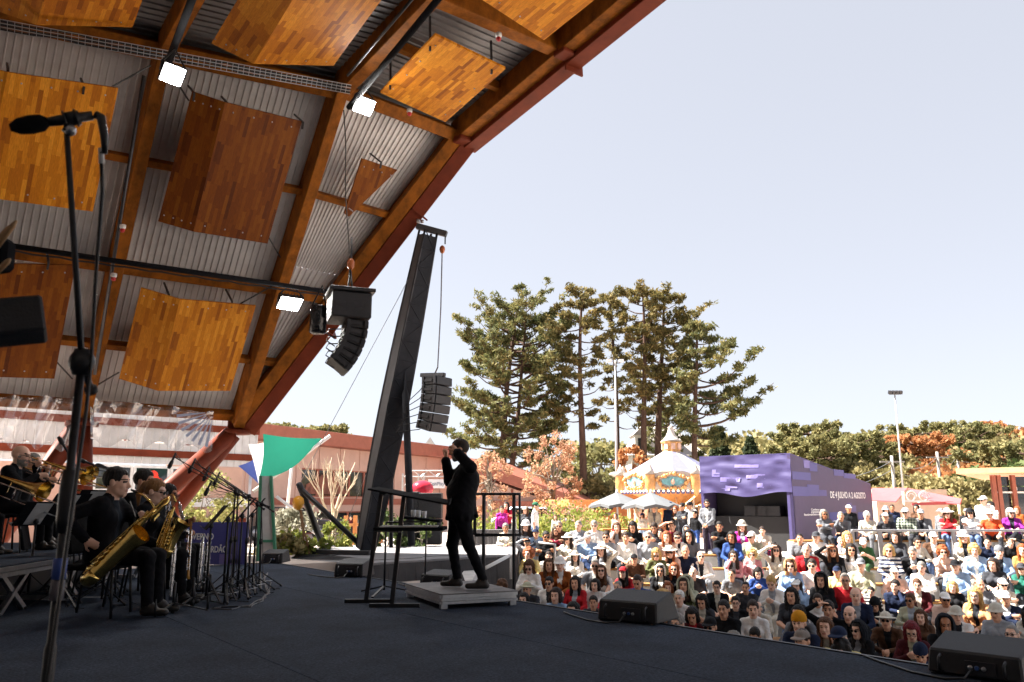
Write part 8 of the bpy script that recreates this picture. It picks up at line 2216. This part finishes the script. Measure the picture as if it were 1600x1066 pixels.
# ---- floor monitors
def wedge(fl, fr_, hb, hf, depth, label, knobs=True):
 """fl, fr_: ground points of the face turned to the camera; hb its height; hf the height of the far side"""
 fl, fr_ = V(fl), V(fr_); x = (fr_ - fl); w = x.length; x.normalize(); y = V((-x.y, x.x, 0))
 if y.y < 0: y = -y
 t = thing('floor_monitor', (fl + fr_) / 2, label, 'floor monitor', 'black wedge monitors on the stage')
 q = lambda u, v, z: fl + x * u + y * v + UP * z
 MB().hexa([q(0, 0, .01), q(w, 0, .01), q(w, depth, .01), q(0, depth, .01), q(.01, .03, hb), q(w - .01, .03, hb), q(w - .01, depth * .72, hf), q(.01, depth * .72, hf)]).build('cabinet', M_cab, t, bevel=.012)
 n = (q(w / 2, depth, 0.01) - q(w / 2, depth * .72, hf)).normalized()
 MB()._add([q(.04, depth + .004, .05), q(w - .04, depth + .004, .05), q(w - .04, depth * .74 + .006, hf - .03), q(.04, depth * .74 + .006, hf - .03)], [(0, 1, 2, 3)]).build('grille', M_grille, t)
 for u in (.16, .84):
  MB().tube([q(w * u, -.002, hb * .18), q(w * u, -.03, hb * .25), q(w * u, -.03, hb * .7), q(w * u, .01, hb * .8)], .010, 6).build('handle', M_darksteel, t)
 MB().axbox(q(w * .58, .003, hb * .45), x * w * .16, y * .006, UP * hb * .25).build('connector_panel', M_darksteel, t)
 for k in range(3): MB().lathe(q(w * (.48 + .07 * k), -.002, hb * .45), [(.014, 0), (.014, .014), (.008, .016)], 10, -y).build('socket', mat('socket_blue', (.03, .08, .25), .4) if k == 1 else M_steel, t)
 for u in (.06, .94): MB().tube([q(w * u, .02, .0), q(w * u, .02, .012)], .02, 8).build('rubber_foot', M_black, t)
 cb = [q(w * .5, -.01, hb * .4), q(w * .48, -.12, .02), q(w * .3, -.16, .008), q(-.05, -.1, .008), q(-.35, .1, .008), q(-.6, .3, .008)]
 sm = []
 for i in range(len(cb) - 1):
  for k in range(4): sm.append(lerp(cb[i], cb[i + 1], k / 4))
 MB().tube(sm, .008, 6).build('cable', M_mic, t)
 return t
wedge(onz(1449, 1051, 0), onz(1600, 1073, 0), .155, .24, .46, 'large black floor monitor in the lower right corner at the stage edge')
wedge(onz(933, 969, 0), onz(1026, 978, 0), .19, .27, .50, 'black floor monitor at the stage edge in front of the shaded crowd')
wedge(onz(521, 902, 0), onz(566, 903, 0), .20, .26, .50, 'small distant black floor monitor at the far left of the stage edge')
wedge(onz(654, 918, 0), onz(700, 921, 0), .17, .22, .45, 'black floor monitor just behind the podium')
wedge(onz(407, 881, 0), onz(441, 881, 0), .19, .24, .6, 'floor monitor with a sunlit pale top at the foot of the totem')
# cables across the floor by the stands
rr = random.Random(9)
for k, lb in enumerate(('grey cable looping on the floor right of the boom stands', 'second grey cable on the floor along the boom stand legs', 'black cable curling behind the boom stands')):
 pts = [onz(x + rr.uniform(-4, 4), y + rr.uniform(-3, 3), .008) for x, y in ((330, 952), (362, 950), (392, 946), (412, 936), (421, 925 - 6 * k), (412, 908), (418, 893))]
 sm = []
 for i in range(len(pts) - 1):
  for j in range(5): sm.append(lerp(pts[i], pts[i + 1], j / 5) + V((.02 * math.sin(j + i + k), 0, 0)))
 MB().tube(sm, .007, 5).solo('floor_cable', mat('cable_grey', (.16, .16, .17), .5) if k < 2 else M_mic, lb, 'cable', 'cables on the stage floor')
# ================================================================ trees and plants
def leafmat(name, cols, trans=.35, rough=.7):
 """leaf clumps: colour differs from leaf to leaf and in broad patches"""
 m, nt, b = nodemat(name); N, L = nt.nodes, nt.links
 geo = N.new('ShaderNodeNewGeometry'); tc = N.new('ShaderNodeTexCoord')
 nz = N.new('ShaderNodeTexNoise'); nz.inputs['Scale'].default_value = .55; nz.inputs['Detail'].default_value = 3; L.new(tc.outputs['Object'], nz.inputs[0])
 a = N.new('ShaderNodeMath'); a.operation = 'MULTIPLY_ADD'; a.inputs[1].default_value = .55; L.new(geo.outputs['Random Per Island'], a.inputs[0])
 mr = N.new('ShaderNodeMapRange'); mr.inputs[1].default_value = .3; mr.inputs[2].default_value = .7; mr.inputs[3].default_value = 0; mr.inputs[4].default_value = .45; L.new(nz.outputs[0], mr.inputs[0]); L.new(mr.outputs[0], a.inputs[2])
 rp = N.new('ShaderNodeValToRGB'); e = rp.color_ramp.elements
 e[0].color = (*cols[0], 1); e[1].color = (*cols[-1], 1)
 for i, c in enumerate(cols[1:-1]): x = e.new((i + 1) / (len(cols) - 1)); x.color = (*c, 1)
 L.new(a.outputs[0], rp.inputs[0]); L.new(rp.outputs[0], b.inputs['Base Color']); b.inputs['Roughness'].default_value = rough; b.inputs['Specular IOR Level'].default_value = .25
 tl = N.new('ShaderNodeBsdfTranslucent'); L.new(rp.outputs[0], tl.inputs[0]); mx = N.new('ShaderNodeMixShader'); mx.inputs[0].default_value = trans
 L.new(b.outputs[0], mx.inputs[1]); L.new(tl.outputs[0], mx.inputs[2]); L.new(mx.outputs[0], N['Material Output'].inputs[0])
 return m
L_pine = leafmat('pine_needles', [(.04, .045, .018), (.115, .105, .038), (.22, .17, .06), (.34, .25, .10)])
L_pineg = leafmat('pine_needles_green', [(.04, .055, .024), (.10, .115, .045), (.19, .175, .065), (.30, .24, .10)])
L_arau = leafmat('araucaria_leaves', [(.09, .10, .042), (.21, .20, .085), (.36, .30, .13)])
L_green = leafmat('green_leaves', [(.035, .06, .02), (.09, .13, .04), (.18, .20, .07)])
L_olive = leafmat('olive_leaves', [(.13, .125, .05), (.27, .23, .10), (.42, .35, .17)])
L_orange = leafmat('autumn_leaves', [(.26, .095, .04), (.44, .20, .08), (.56, .32, .15)], .45)
L_redor = leafmat('autumn_pink_leaves', [(.30, .14, .08), (.47, .27, .17), (.58, .42, .26)], .45)
L_conif = leafmat('dark_conifer', [(.016, .030, .016), (.045, .062, .03), (.09, .10, .045)])
L_sage = leafmat('sage_leaves', [(.14, .15, .11), (.30, .29, .22), (.42, .40, .30)])
L_ygreen = leafmat('yellow_green_leaves', [(.08, .11, .02), (.22, .26, .05), (.40, .36, .10)])
L_pale = leafmat('pale_leaves', [(.20, .24, .07), (.38, .38, .14), (.60, .52, .26)])
M_bark = mat('pine_bark', (.085, .052, .038), .9, 0, .4, 7, .6, 14, .2, (1, 1, .3))
M_bark2 = mat('grey_bark', (.20, .165, .13), .9, 0, .3, 6, .4, 14)
def leaves(cl, n_per, size, rng, flat=.6, long=1.8, drop=0.0):
 """cl: (k,4) clump centres + radii -> quads"""
 cl = np.array(cl, np.float32); k = len(cl); n = k * n_per
 c = np.repeat(cl[:, :3], n_per, 0); r = np.repeat(cl[:, 3], n_per)
 d = rng.normal(size=(n, 3)).astype(np.float32); d /= np.linalg.norm(d, axis=1)[:, None] + 1e-9
 rad = r * rng.random(n).astype(np.float32) ** .45
 p = c + d * rad[:, None] * np.array([1, 1, flat], np.float32)
 u = rng.normal(size=(n, 3)).astype(np.float32) + d * .8; u[:, 2] += .25 - drop; u /= np.linalg.norm(u, axis=1)[:, None]
 w = np.cross(u, rng.normal(size=(n, 3)).astype(np.float32)); w /= np.linalg.norm(w, axis=1)[:, None] + 1e-9
 s = size * (.6 + .8 * rng.random(n).astype(np.float32))
 u = u * (s * long / 2)[:, None]; w = w * (s / 2)[:, None]
 v = np.stack([p - u - w * .5, p + w, p + u + w * .1, p - w], 1).reshape(-1, 3)
 return v, np.arange(n * 4, dtype=np.int32).reshape(n, 4)
def tree_obj(name, base, trunk, crown_v, crown_q, lm, bm, label, cat='tree', group=None, kind=None):
 t = thing(name, base, label, cat, group)
 me = npmesh('crown', crown_v - np.array(base, np.float32), crown_q, lm)
 link(bpy.data.objects.new('crown', me), t)
 trunk.build('trunk', bm, t)
 return t
def pine(base, H, env, label, seed, lm=L_pine, lean=(0, 0), start=.3, nb=46, bias=(0, 0), r0=.42, dens=1.0, fork=False, sparse=0.0, gap=.0, up=.35, size=.125):
 """env: (height fraction, reach) pairs of the crown's outline"""
 rng = np.random.default_rng(seed); rr = random.Random(seed); base = V(base); tr = MB(); cl = []
 def env_at(t):
  for (a, ra), (b_, rb) in zip(env[:-1], env[1:]):
   if t <= b_: return lerp(ra, rb, (t - a) / (b_ - a + 1e-9))
  return env[-1][1]
 def stem(off, H, r0, t_start, nb, seedo):
  pts = []; n = 14
  for i in range(n + 1):
   t = i / n
   pts.append(base + V(off) * (1 if not fork else 1) * t ** .6 + V((lean[0] * t * t, lean[1] * t * t, H * t)) + V((.25 * math.sin(t * 5 + seed + seedo), .25 * math.cos(t * 4 + seed), 0)) * t)
  tr.tube(pts, [r0 * (1 - .86 * i / n) + .03 for i in range(n + 1)], 9)
  def at(t): i = min(int(t * n), n - 1); return lerp(pts[i], pts[i + 1], t * n - i)
  for b in range(nb):
   t = t_start + (1 - t_start) * ((b + rr.uniform(0, .8)) / nb) ** .9
   t = min(t, .985); p0 = at(t); az = b * 2.4 + rr.uniform(-.5, .5)
   dirv = V((math.cos(az), math.sin(az), 0)); bx = 1 + bias[0] * dirv.x + bias[1] * dirv.y
   R_ = env_at(t) * bx * rr.uniform(.62, 1.08)
   if R_ < .35: R_ = .35
   dead = rr.random() < sparse * (1 - t)
   upv = up * (t - .25) + rr.uniform(-.22, .32)
   q = []; m_ = 6
   for j in range(m_ + 1):
    s = j / m_; q.append(p0 + dirv * R_ * s + UP * (R_ * (upv * s + .22 * s * s * (1 if t > .4 else .3) - .10 * math.sin(s * 3))) + V((rr.uniform(-.12, .12), rr.uniform(-.12, .12), 0)) * s)
   tr.tube(q, [max(.016, (.025 + .017 * R_) * (1 - .85 * j / m_)) for j in range(m_ + 1)], 5, False)
   nsub = max(4, int(R_ * 2.7))
   for k in range(nsub):
    s = rr.uniform(.42, 1.0) if not dead else rr.uniform(.8, 1)
    if dead and rr.random() < .6: continue
    i = min(int(s * m_), m_ - 1); pb = lerp(q[i], q[i + 1], s * m_ - i)
    sd = (V((-dirv.y, dirv.x, 0)) * rr.choice((-1, 1)) * rr.uniform(.2, 1) + dirv * rr.uniform(.2, .8) + UP * rr.uniform(.0, .5)).normalized()
    ln = rr.uniform(.25, .62) * min(1.5, .55 + .28 * R_)
    pe = pb + sd * ln
    tr.tube([pb, lerp(pb, pe, .5) + UP * .05, pe], [.022, .016, .01], 3, False)
    for w_ in (.55, 1.0):
     pc = lerp(pb, pe, w_)
     if gap and mnoise.noise(pc * .45 + V((seed, 0, 0))) < -1 + gap * 1.1: continue
     cl.append((pc.x, pc.y, pc.z + .08, rr.uniform(.26, .52)))
  tp_ = pts[-1]
  for k in range(7): cl.append((tp_.x + rr.uniform(-.4, .4), tp_.y + rr.uniform(-.4, .4), tp_.z + rr.uniform(-.5, .3), rr.uniform(.3, .5)))
 stem((0, 0, 0), H, r0, start, nb, 0)
 if fork: stem(fork, H * .93, r0 * .8, start * 1.05, int(nb * .75), 3)
 v, q = leaves(cl, max(8, int(22 * dens)), size, rng, .6, 3.2)
 return tree_obj('pine_tree', base, tr, v, q, lm, M_bark, label, 'pine tree', 'tall pines behind the carousel')
PD = 66
def pbase(px, d=PD): p = aty(px, 790, d); return V((p.x, p.y, PLZ))
def ptop(py, d=PD, px=900): return aty(px, py, d).z - PLZ
k = PD / 1250
pine(pbase(786), ptop(478), [(.26, 3.4), (.38, 5.2), (.6, 5.3), (.8, 4.9), (.93, 3.4), (1, 1.4)], 'broadest green pine with a forked trunk, nearest the crane', 3, L_pineg, (.9, 0), .25, 58, (0, 0), .34, .95, (1.3, .4, 0), 0, 0, .5)
pine(pbase(912, 64), ptop(456, 64), [(.3, 1.4), (.5, 2.5), (.62, 1.7), (.75, 2.3), (.9, 2.2), (1, .6)], 'straight tall pine with a bare dark trunk beside the orange tree', 8, L_pine, (.1, 0), .40, 44, (0, 0), .33, .95, False, .85, 0, .15)
pine(pbase(966, 70), ptop(462, 70), [(.3, 1.6), (.5, 2.2), (.7, 1.5), (.85, 1.7), (1, .5)], 'slender pine behind the very tall slim pole', 12, L_pine, (-.1, 0), .40, 36, (0, 0), .27, .8, False, .85, 0, .15)
pine(pbase(1009, 64), ptop(455, 64), [(.3, 1.9), (.5, 2.2), (.7, 2.0), (.85, 2.3), (.95, 1.9), (1, .8)], 'tall round-headed pine left of the twin trunk above the carousel', 17, L_pine, (.3, 0), .40, 44, (-.15, 0), .31, 1.0, False, .8, 0, .2)
pine(pbase(1031, 66), ptop(463, 66), [(.3, 2.4), (.5, 2.6), (.7, 2.9), (.85, 2.8), (.95, 2.0), (1, .7)], 'tall thick-trunked pine directly above the carousel roof', 23, L_pine, (.9, 0), .40, 48, (.2, 0), .36, 1.0, False, .6, 0, .2)
pine(pbase(1089, 62), ptop(508, 62), [(.36, 1.6), (.5, 4.4), (.62, 3.6), (.75, 3.1), (.9, 1.9), (1, .6)], 'dark pine with layered limbs reaching right above the purple booth', 29, L_pineg, (.5, 0), .38, 42, (.42, 0), .28, 1.0, False, .4, 0, .10)
pine(pbase(1052, 74), 10.0, [(.2, 2), (.6, 2.6), (1, 1)], 'shorter dark pine filling in under the tall ones', 31, L_pineg, (0, 0), .3, 26, (0, 0), .3, 1.0)
pine(pbase(856, 80), 9.5, [(.2, 2.6), (.6, 3.0), (1, 1)], 'shorter dark pine low behind the broadest one', 37, L_pineg, (0, 0), .2, 28, (0, 0), .3, 1.0)
def blobs(base, H, Rx, label, seed, lm, bm=M_bark2, name='broadleaf_tree', n=46, size=.34, per=60, trunk=.35, flat=.8, group=None, cat='tree', crown0=.28, airy=1.0, rt=.16):
 """broadleaf tree: limbs that fork into clumps through the crown's volume"""
 rng = np.random.default_rng(seed); rr = random.Random(seed); base = V(base); tr = MB(); cl = []
 top = base + V((rr.uniform(-.3, .3), 0, H * .8))
 tr.tube([base, lerp(base, top, .5) + V((rr.uniform(-.2, .2), 0, 0)), top], [rt, rt * .6, rt * .2], 7)
 zc = base.z + H * (crown0 + 1) / 2; hz_ = H * (1 - crown0) / 2
 for i in range(n):
  z = rr.uniform(-1, 1); a = rr.uniform(0, 6.283); q = math.sqrt(max(0, 1 - z * z)) * rr.uniform(.45, 1.0) ** .6
  wob = 1 + .22 * math.sin(3 * a + seed) + .15 * math.sin(5 * z + seed * 2)
  p = V((base.x + math.cos(a) * q * Rx * wob, base.y + math.sin(a) * q * Rx * wob, zc + z * hz_ * rr.uniform(.8, 1)))
  cl.append((p.x, p.y, p.z, Rx * rr.uniform(.16, .30) * airy))
  if i % 2 == 0:
   s = lerp(base, top, rr.uniform(.3, .95)); tr.tube([s, lerp(s, p, .55) + UP * .15, p], [rt * .35, rt * .2, .012], 4, False)
 v, q = leaves(cl, per, size, rng, flat, 1.3)
 return tree_obj(name, base, tr, v, q, lm, bm, label, cat, group)
G_AUT = 'autumn trees'
blobs(pbase(862, 46), 5.5, 1.75, 'orange pink autumn tree standing left of the kiosk signs', 5, L_redor, n=64, per=44, size=.12, flat=.9, group=G_AUT, airy=.8, crown0=.12)
blobs(pbase(762, 44), 4.3, 1.45, 'pinkish red autumn tree half hidden behind the conductor', 6, L_redor, n=52, per=44, size=.11, flat=.9, group=G_AUT, airy=.8, crown0=.1)
blobs(pbase(990, 52), 5.2, 1.3, 'small rust orange tree left of the carousel roof', 9, L_orange, n=34, per=46, size=.22, flat=.9, group=G_AUT)
def araucaria(base, H, Rr, label, seed, tiers=3, lm=L_arau, n=15):
 rng = np.random.default_rng(seed); rr = random.Random(seed); base = V(base); tr = MB(); cl = []
 top = base + V((rr.uniform(-.4, .4), 0, H)); tr.tube([base, lerp(base, top, .5), top], [.34, .26, .10], 8)
 for k in range(tiers):
  t = 1 - .13 * k; p0 = lerp(base, top, t - .04); rad = Rr * (1 - .12 * k * (k > 1)) * (1 if k else .7)
  for i in range(n):
   a = 2 * math.pi * (i + rr.uniform(-.3, .3)) / n; r_ = rad * rr.uniform(.55, 1.05)
   e = p0 + V((math.cos(a) * r_, math.sin(a) * r_, r_ * rr.uniform(.10, .26)))
   m_ = lerp(p0, e, .6) - UP * r_ * .10
   tr.tube([p0, m_, e], [.07, .05, .02], 4, False)
   for j in range(2): c = lerp(m_, e, rr.uniform(.6, 1.1)); cl.append((c.x, c.y, c.z + .1, rr.uniform(.40, .62)))
   cl.append((e.x, e.y, e.z + .15, rr.uniform(.45, .7)))
 v, q = leaves(cl, 60, .24, rng, .75, 1.6)
 return tree_obj('araucaria_tree', base, tr, v, q, lm, M_bark, label, 'araucaria', 'araucaria trees on the hill')
# rising ground on the right and behind
b = MB(); b.smooth = True; nx, ny = 60, 24; g = {}
def hillz(x, y):
 t = max(0, min(1, (y - 62) / 110)); s = max(0, min(1, (x - 6) / 34)); s2 = max(0, min(1, (-x - 10) / 60))
 return PLZ - .03 + (t * t * (3 - 2 * t)) * (12 * s * s * (3 - 2 * s) + 7 * s2) + .5 * t * mnoise.noise(V((x * .05, y * .05, 0))) * 2
for i in range(nx + 1):
 for j in range(ny + 1): x, y = -160 + 420 * i / nx, 60 + 240 * j / ny; g[i, j] = V((x, y, hillz(x, y)))
for i in range(nx):
 for j in range(ny): b.poly([g[i, j], g[i + 1, j], g[i + 1, j + 1], g[i, j + 1]])
b.build('hill', mat('hill_scrub', (.10, .11, .05), .95, 0, .5, .12, .6, 1.2), None, None, 'structure')
def hb(px, d): p = aty(px, 790, d); return V((p.x, d, hillz(p.x, d) - .1))
def htop(px, py, d): return aty(px, py, d).z - hb(px, d).z
G_ARA = None
for px, py, d, Rr, lb, tiers in ((1268, 674, 88, 4.6, 'araucaria with a loose flat crown just right of the booth peak', 3), (1325, 690, 80, 4.8, 'araucaria bulking over the sloping booth roof', 4), (1290, 700, 74, 4.2, 'araucaria low behind the sloping booth roof', 4), (1367, 712, 84, 4.3, 'araucaria with bare spreading limbs behind the red awning', 2),
         (1390, 688, 110, 5, 'araucaria on the skyline left of the floodlight pole', 3), (1455, 676, 118, 7.0, 'widest araucaria on the skyline right of the floodlight pole', 4), (1500, 676, 125, 6.5, 'araucaria on the skyline above the orange tree', 3), (1528, 674, 132, 6.0, 'farther araucaria on the skyline toward the right edge', 3), (1590, 705, 78, 4.6, 'green araucaria at the right edge above the pavilion', 4), (1436, 690, 96, 4.6, 'rusty araucaria just right of the floodlight pole', 3)):
 araucaria(hb(px, d), htop(px, py, d), Rr, lb, int(px + py), tiers, L_arau if 'rusty' not in lb else L_orange)
for px, py, d, rx, lm, lb in ((1525, 706, 100, 6.0, L_orange, 'big round orange autumn tree above the pavilion roof'), (1560, 664, 150, 4.5, L_orange, 'small orange crown on the skyline near the right edge'), (1425, 716, 92, 4.6, L_olive, 'olive tree behind the floodlight pole'), (1345, 730, 72, 4.0, L_olive, 'olive tree behind the low end of the booth'), (1475, 732, 80, 4.6, L_orange, 'faded orange tree between the utility poles'),
        (1400, 742, 70, 3.4, L_olive, 'low olive tree above the red awning'), (1578, 728, 70, 4.2, L_green, 'green tree at the right edge over the orange roof'), (1445, 748, 66, 3.0, L_olive, 'low scrubby tree between awning and pavilion'), (1510, 752, 62, 3.0, L_olive, 'low scrubby tree behind the pavilion corner'), (1382, 724, 96, 4.2, L_green, 'green tree behind the leaning utility pole'),
        (735, 738, 84, 4.0, L_green, 'green tree behind the gabled wing'), (895, 752, 72, 3.4, L_olive, 'olive tree behind the kiosk roof'), (940, 690, 90, 5.2, L_arau, 'dark green tree behind the very tall slim pole'), (928, 742, 66, 3.0, L_olive, 'olive bush-like tree above the kiosk'), (1480, 690, 140, 6, L_green, 'green crown on the skyline between the araucarias'), (1340, 704, 120, 6, L_olive, 'distant olive crown behind the araucarias')):
 z = hb(px, d)
 blobs(z, htop(px, py, d), rx, lb, int(px * 3 + py), lm, n=64, per=56, size=.42 * d / 90, flat=.8, group='trees on the hillside', crown0=.15, rt=.25)
def conifer(base, H, Rr, label, seed):
 rng = np.random.default_rng(seed); rr = random.Random(seed); base = V(base); tr = MB(); cl = []
 tr.tube([base, base + UP * H], [.22, .04], 7)
 for i in range(70):
  t = (i + .5) / 70; a = i * 2.4; r_ = Rr * (1 - t) * rr.uniform(.6, 1.1) + .15; p0 = base + UP * (H * (.12 + .88 * t)); e = p0 + V((math.cos(a) * r_, math.sin(a) * r_, -.12 * r_))
  tr.tube([p0, e], [.03, .01], 3, False)
  for s in (.5, .8, 1): c = lerp(p0, e, s); cl.append((c.x, c.y, c.z, .3 + .1 * r_))
 v, q = leaves(cl, 30, .3, rng, .6, 1.5)
 return tree_obj('conifer_tree', base, tr, v, q, L_conif, M_bark, label, 'conifer', 'conifers on the skyline')
conifer(hb(1130, 92), htop(1130, 668, 92), 2.6, 'taller pointed conifer above the booth front', 1)
conifer(hb(1178, 105), htop(1178, 684, 105), 2.2, 'smaller pointed conifer above the booth front', 2)
for px, py, d, rx in ((430, 668, 95, 2.6), (468, 676, 95, 3.0), (500, 674, 95, 3.6), (522, 684, 98, 2.4)):
 araucaria(hb(px, d), htop(px, py, d), rx, 'distant araucaria top showing above the hall roof, %s' % {430: 'farthest left and alone', 468: 'low one of the cluster', 500: 'largest of the cluster', 522: 'right end of the cluster'}[px], px, 3)
# far wood on the hill that reads as one mass
rng = np.random.default_rng(77); cl = []
for i in range(420):
 x, y = rng.uniform(14, 150), rng.uniform(95, 190)
 z = hillz(x, y); h_ = rng.uniform(2.0, 5.0); cl.append((x, y, z + h_ * .5, h_ * .62))
for i in range(120):
 x, y = rng.uniform(-70, 10), rng.uniform(100, 150); z = hillz(x, y); h_ = rng.uniform(1.5, 3); cl.append((x, y, z + h_ * .5, h_ * .6))
v, q = leaves(cl, 90, .7, rng, .9, 1.2)
tag(link(bpy.data.objects.new('far_wood', npmesh('far_wood', v, q, L_olive))), 'scrubby far wood covering the hillside behind the trees', 'wood', None, 'stuff')
# garden shrubs
def shrub(px, py, d, rx, h, lm, label, seed, n=26, size=.09, name='shrub', z=None):
 p = aty(px, py, d); bz = PLZ if z is None else z; h = h if h else p.z - bz
 return blobs(V((p.x, d, bz)), h, rx, label, seed, lm, M_bark2, name, n, size, 70, .2, .9, 'garden shrubs', 'shrub', -.1, 1.25, .03)
shrub(462, 815, 21.5, .85, 1.35, L_sage, 'pale sage shrub right of the grey totem', 1)
shrub(470, 845, 19.5, .75, .85, L_ygreen, 'yellow green low shrub at the stage corner', 2)
shrub(443, 850, 19, .5, .8, L_olive, 'dry olive shrub at the foot of the totem', 3)
shrub(525, 835, 28, .7, .9, L_ygreen, 'yellow green shrub below the bare tree', 4)
shrub(600, 845, 22.5, .6, 1.3, L_green, 'green shrub showing left of the tower foot', 5)
shrub(655, 840, 23, .6, 1.2, L_green, 'green shrub showing right of the tower foot', 6)
shrub(326, 778, 23, .75, 2.3, L_pale, 'pale yellow green bush behind the banner and microphone booms', 7, 40, .07, z=-.05)
shrub(838, 822, 31, 1.6, .9, L_ygreen, 'yellowish flower bed bush behind the white tee shirt', 8, 34)
shrub(905, 822, 33, 2.4, 1.2, L_ygreen, 'long yellowish flower bed below the kiosk', 9, 44)
shrub(880, 812, 36, 1.8, 1.5, L_redor, 'pinkish flowering bed in front of the kiosk wall', 10, 44)
shrub(775, 822, 33, 1.8, .9, L_ygreen, 'yellow hedge behind the black draped barrier', 11, 36)
# bare pale tree in front of the hall
p = aty(520, 850, 29); base = V((p.x, 29, PLZ)); t = thing('bare_tree', base, 'leafless pale tree with upright twigs before the hall windows', 'bare tree')
b = MB(); rr = random.Random(12); M_pale = mat('pale_bark', (.55, .45, .33), .8, 0, .15)
topz = aty(520, 728, 29).z
def twig(p, d, ln, r, lev):
 q = p + d * ln; m_ = lerp(p, q, .5) + V((rr.uniform(-.06, .06), rr.uniform(-.06, .06), 0)) * ln
 b.tube([p, m_, q], [r, r * .8, r * .6], 6 if lev < 2 else 4, False)
 if lev >= 4 or q.z > topz: return
 for k in range(3 if lev else 4):
  a = rr.uniform(0, 6.28); nd = (d * 1.0 + V((math.cos(a) * .42, math.sin(a) * .42, .28))).normalized(); twig(q if k < 2 else lerp(p, q, .7), nd, ln * rr.uniform(.62, .85), r * .6, lev + 1)
twig(base, V((.02, 0, 1)), 1.25, .075, 0); twig(base + V((.05, 0, .5)), V((-.42, 0, 1)).normalized(), 1.2, .05, 1)
b.build('trunk', M_pale, t)
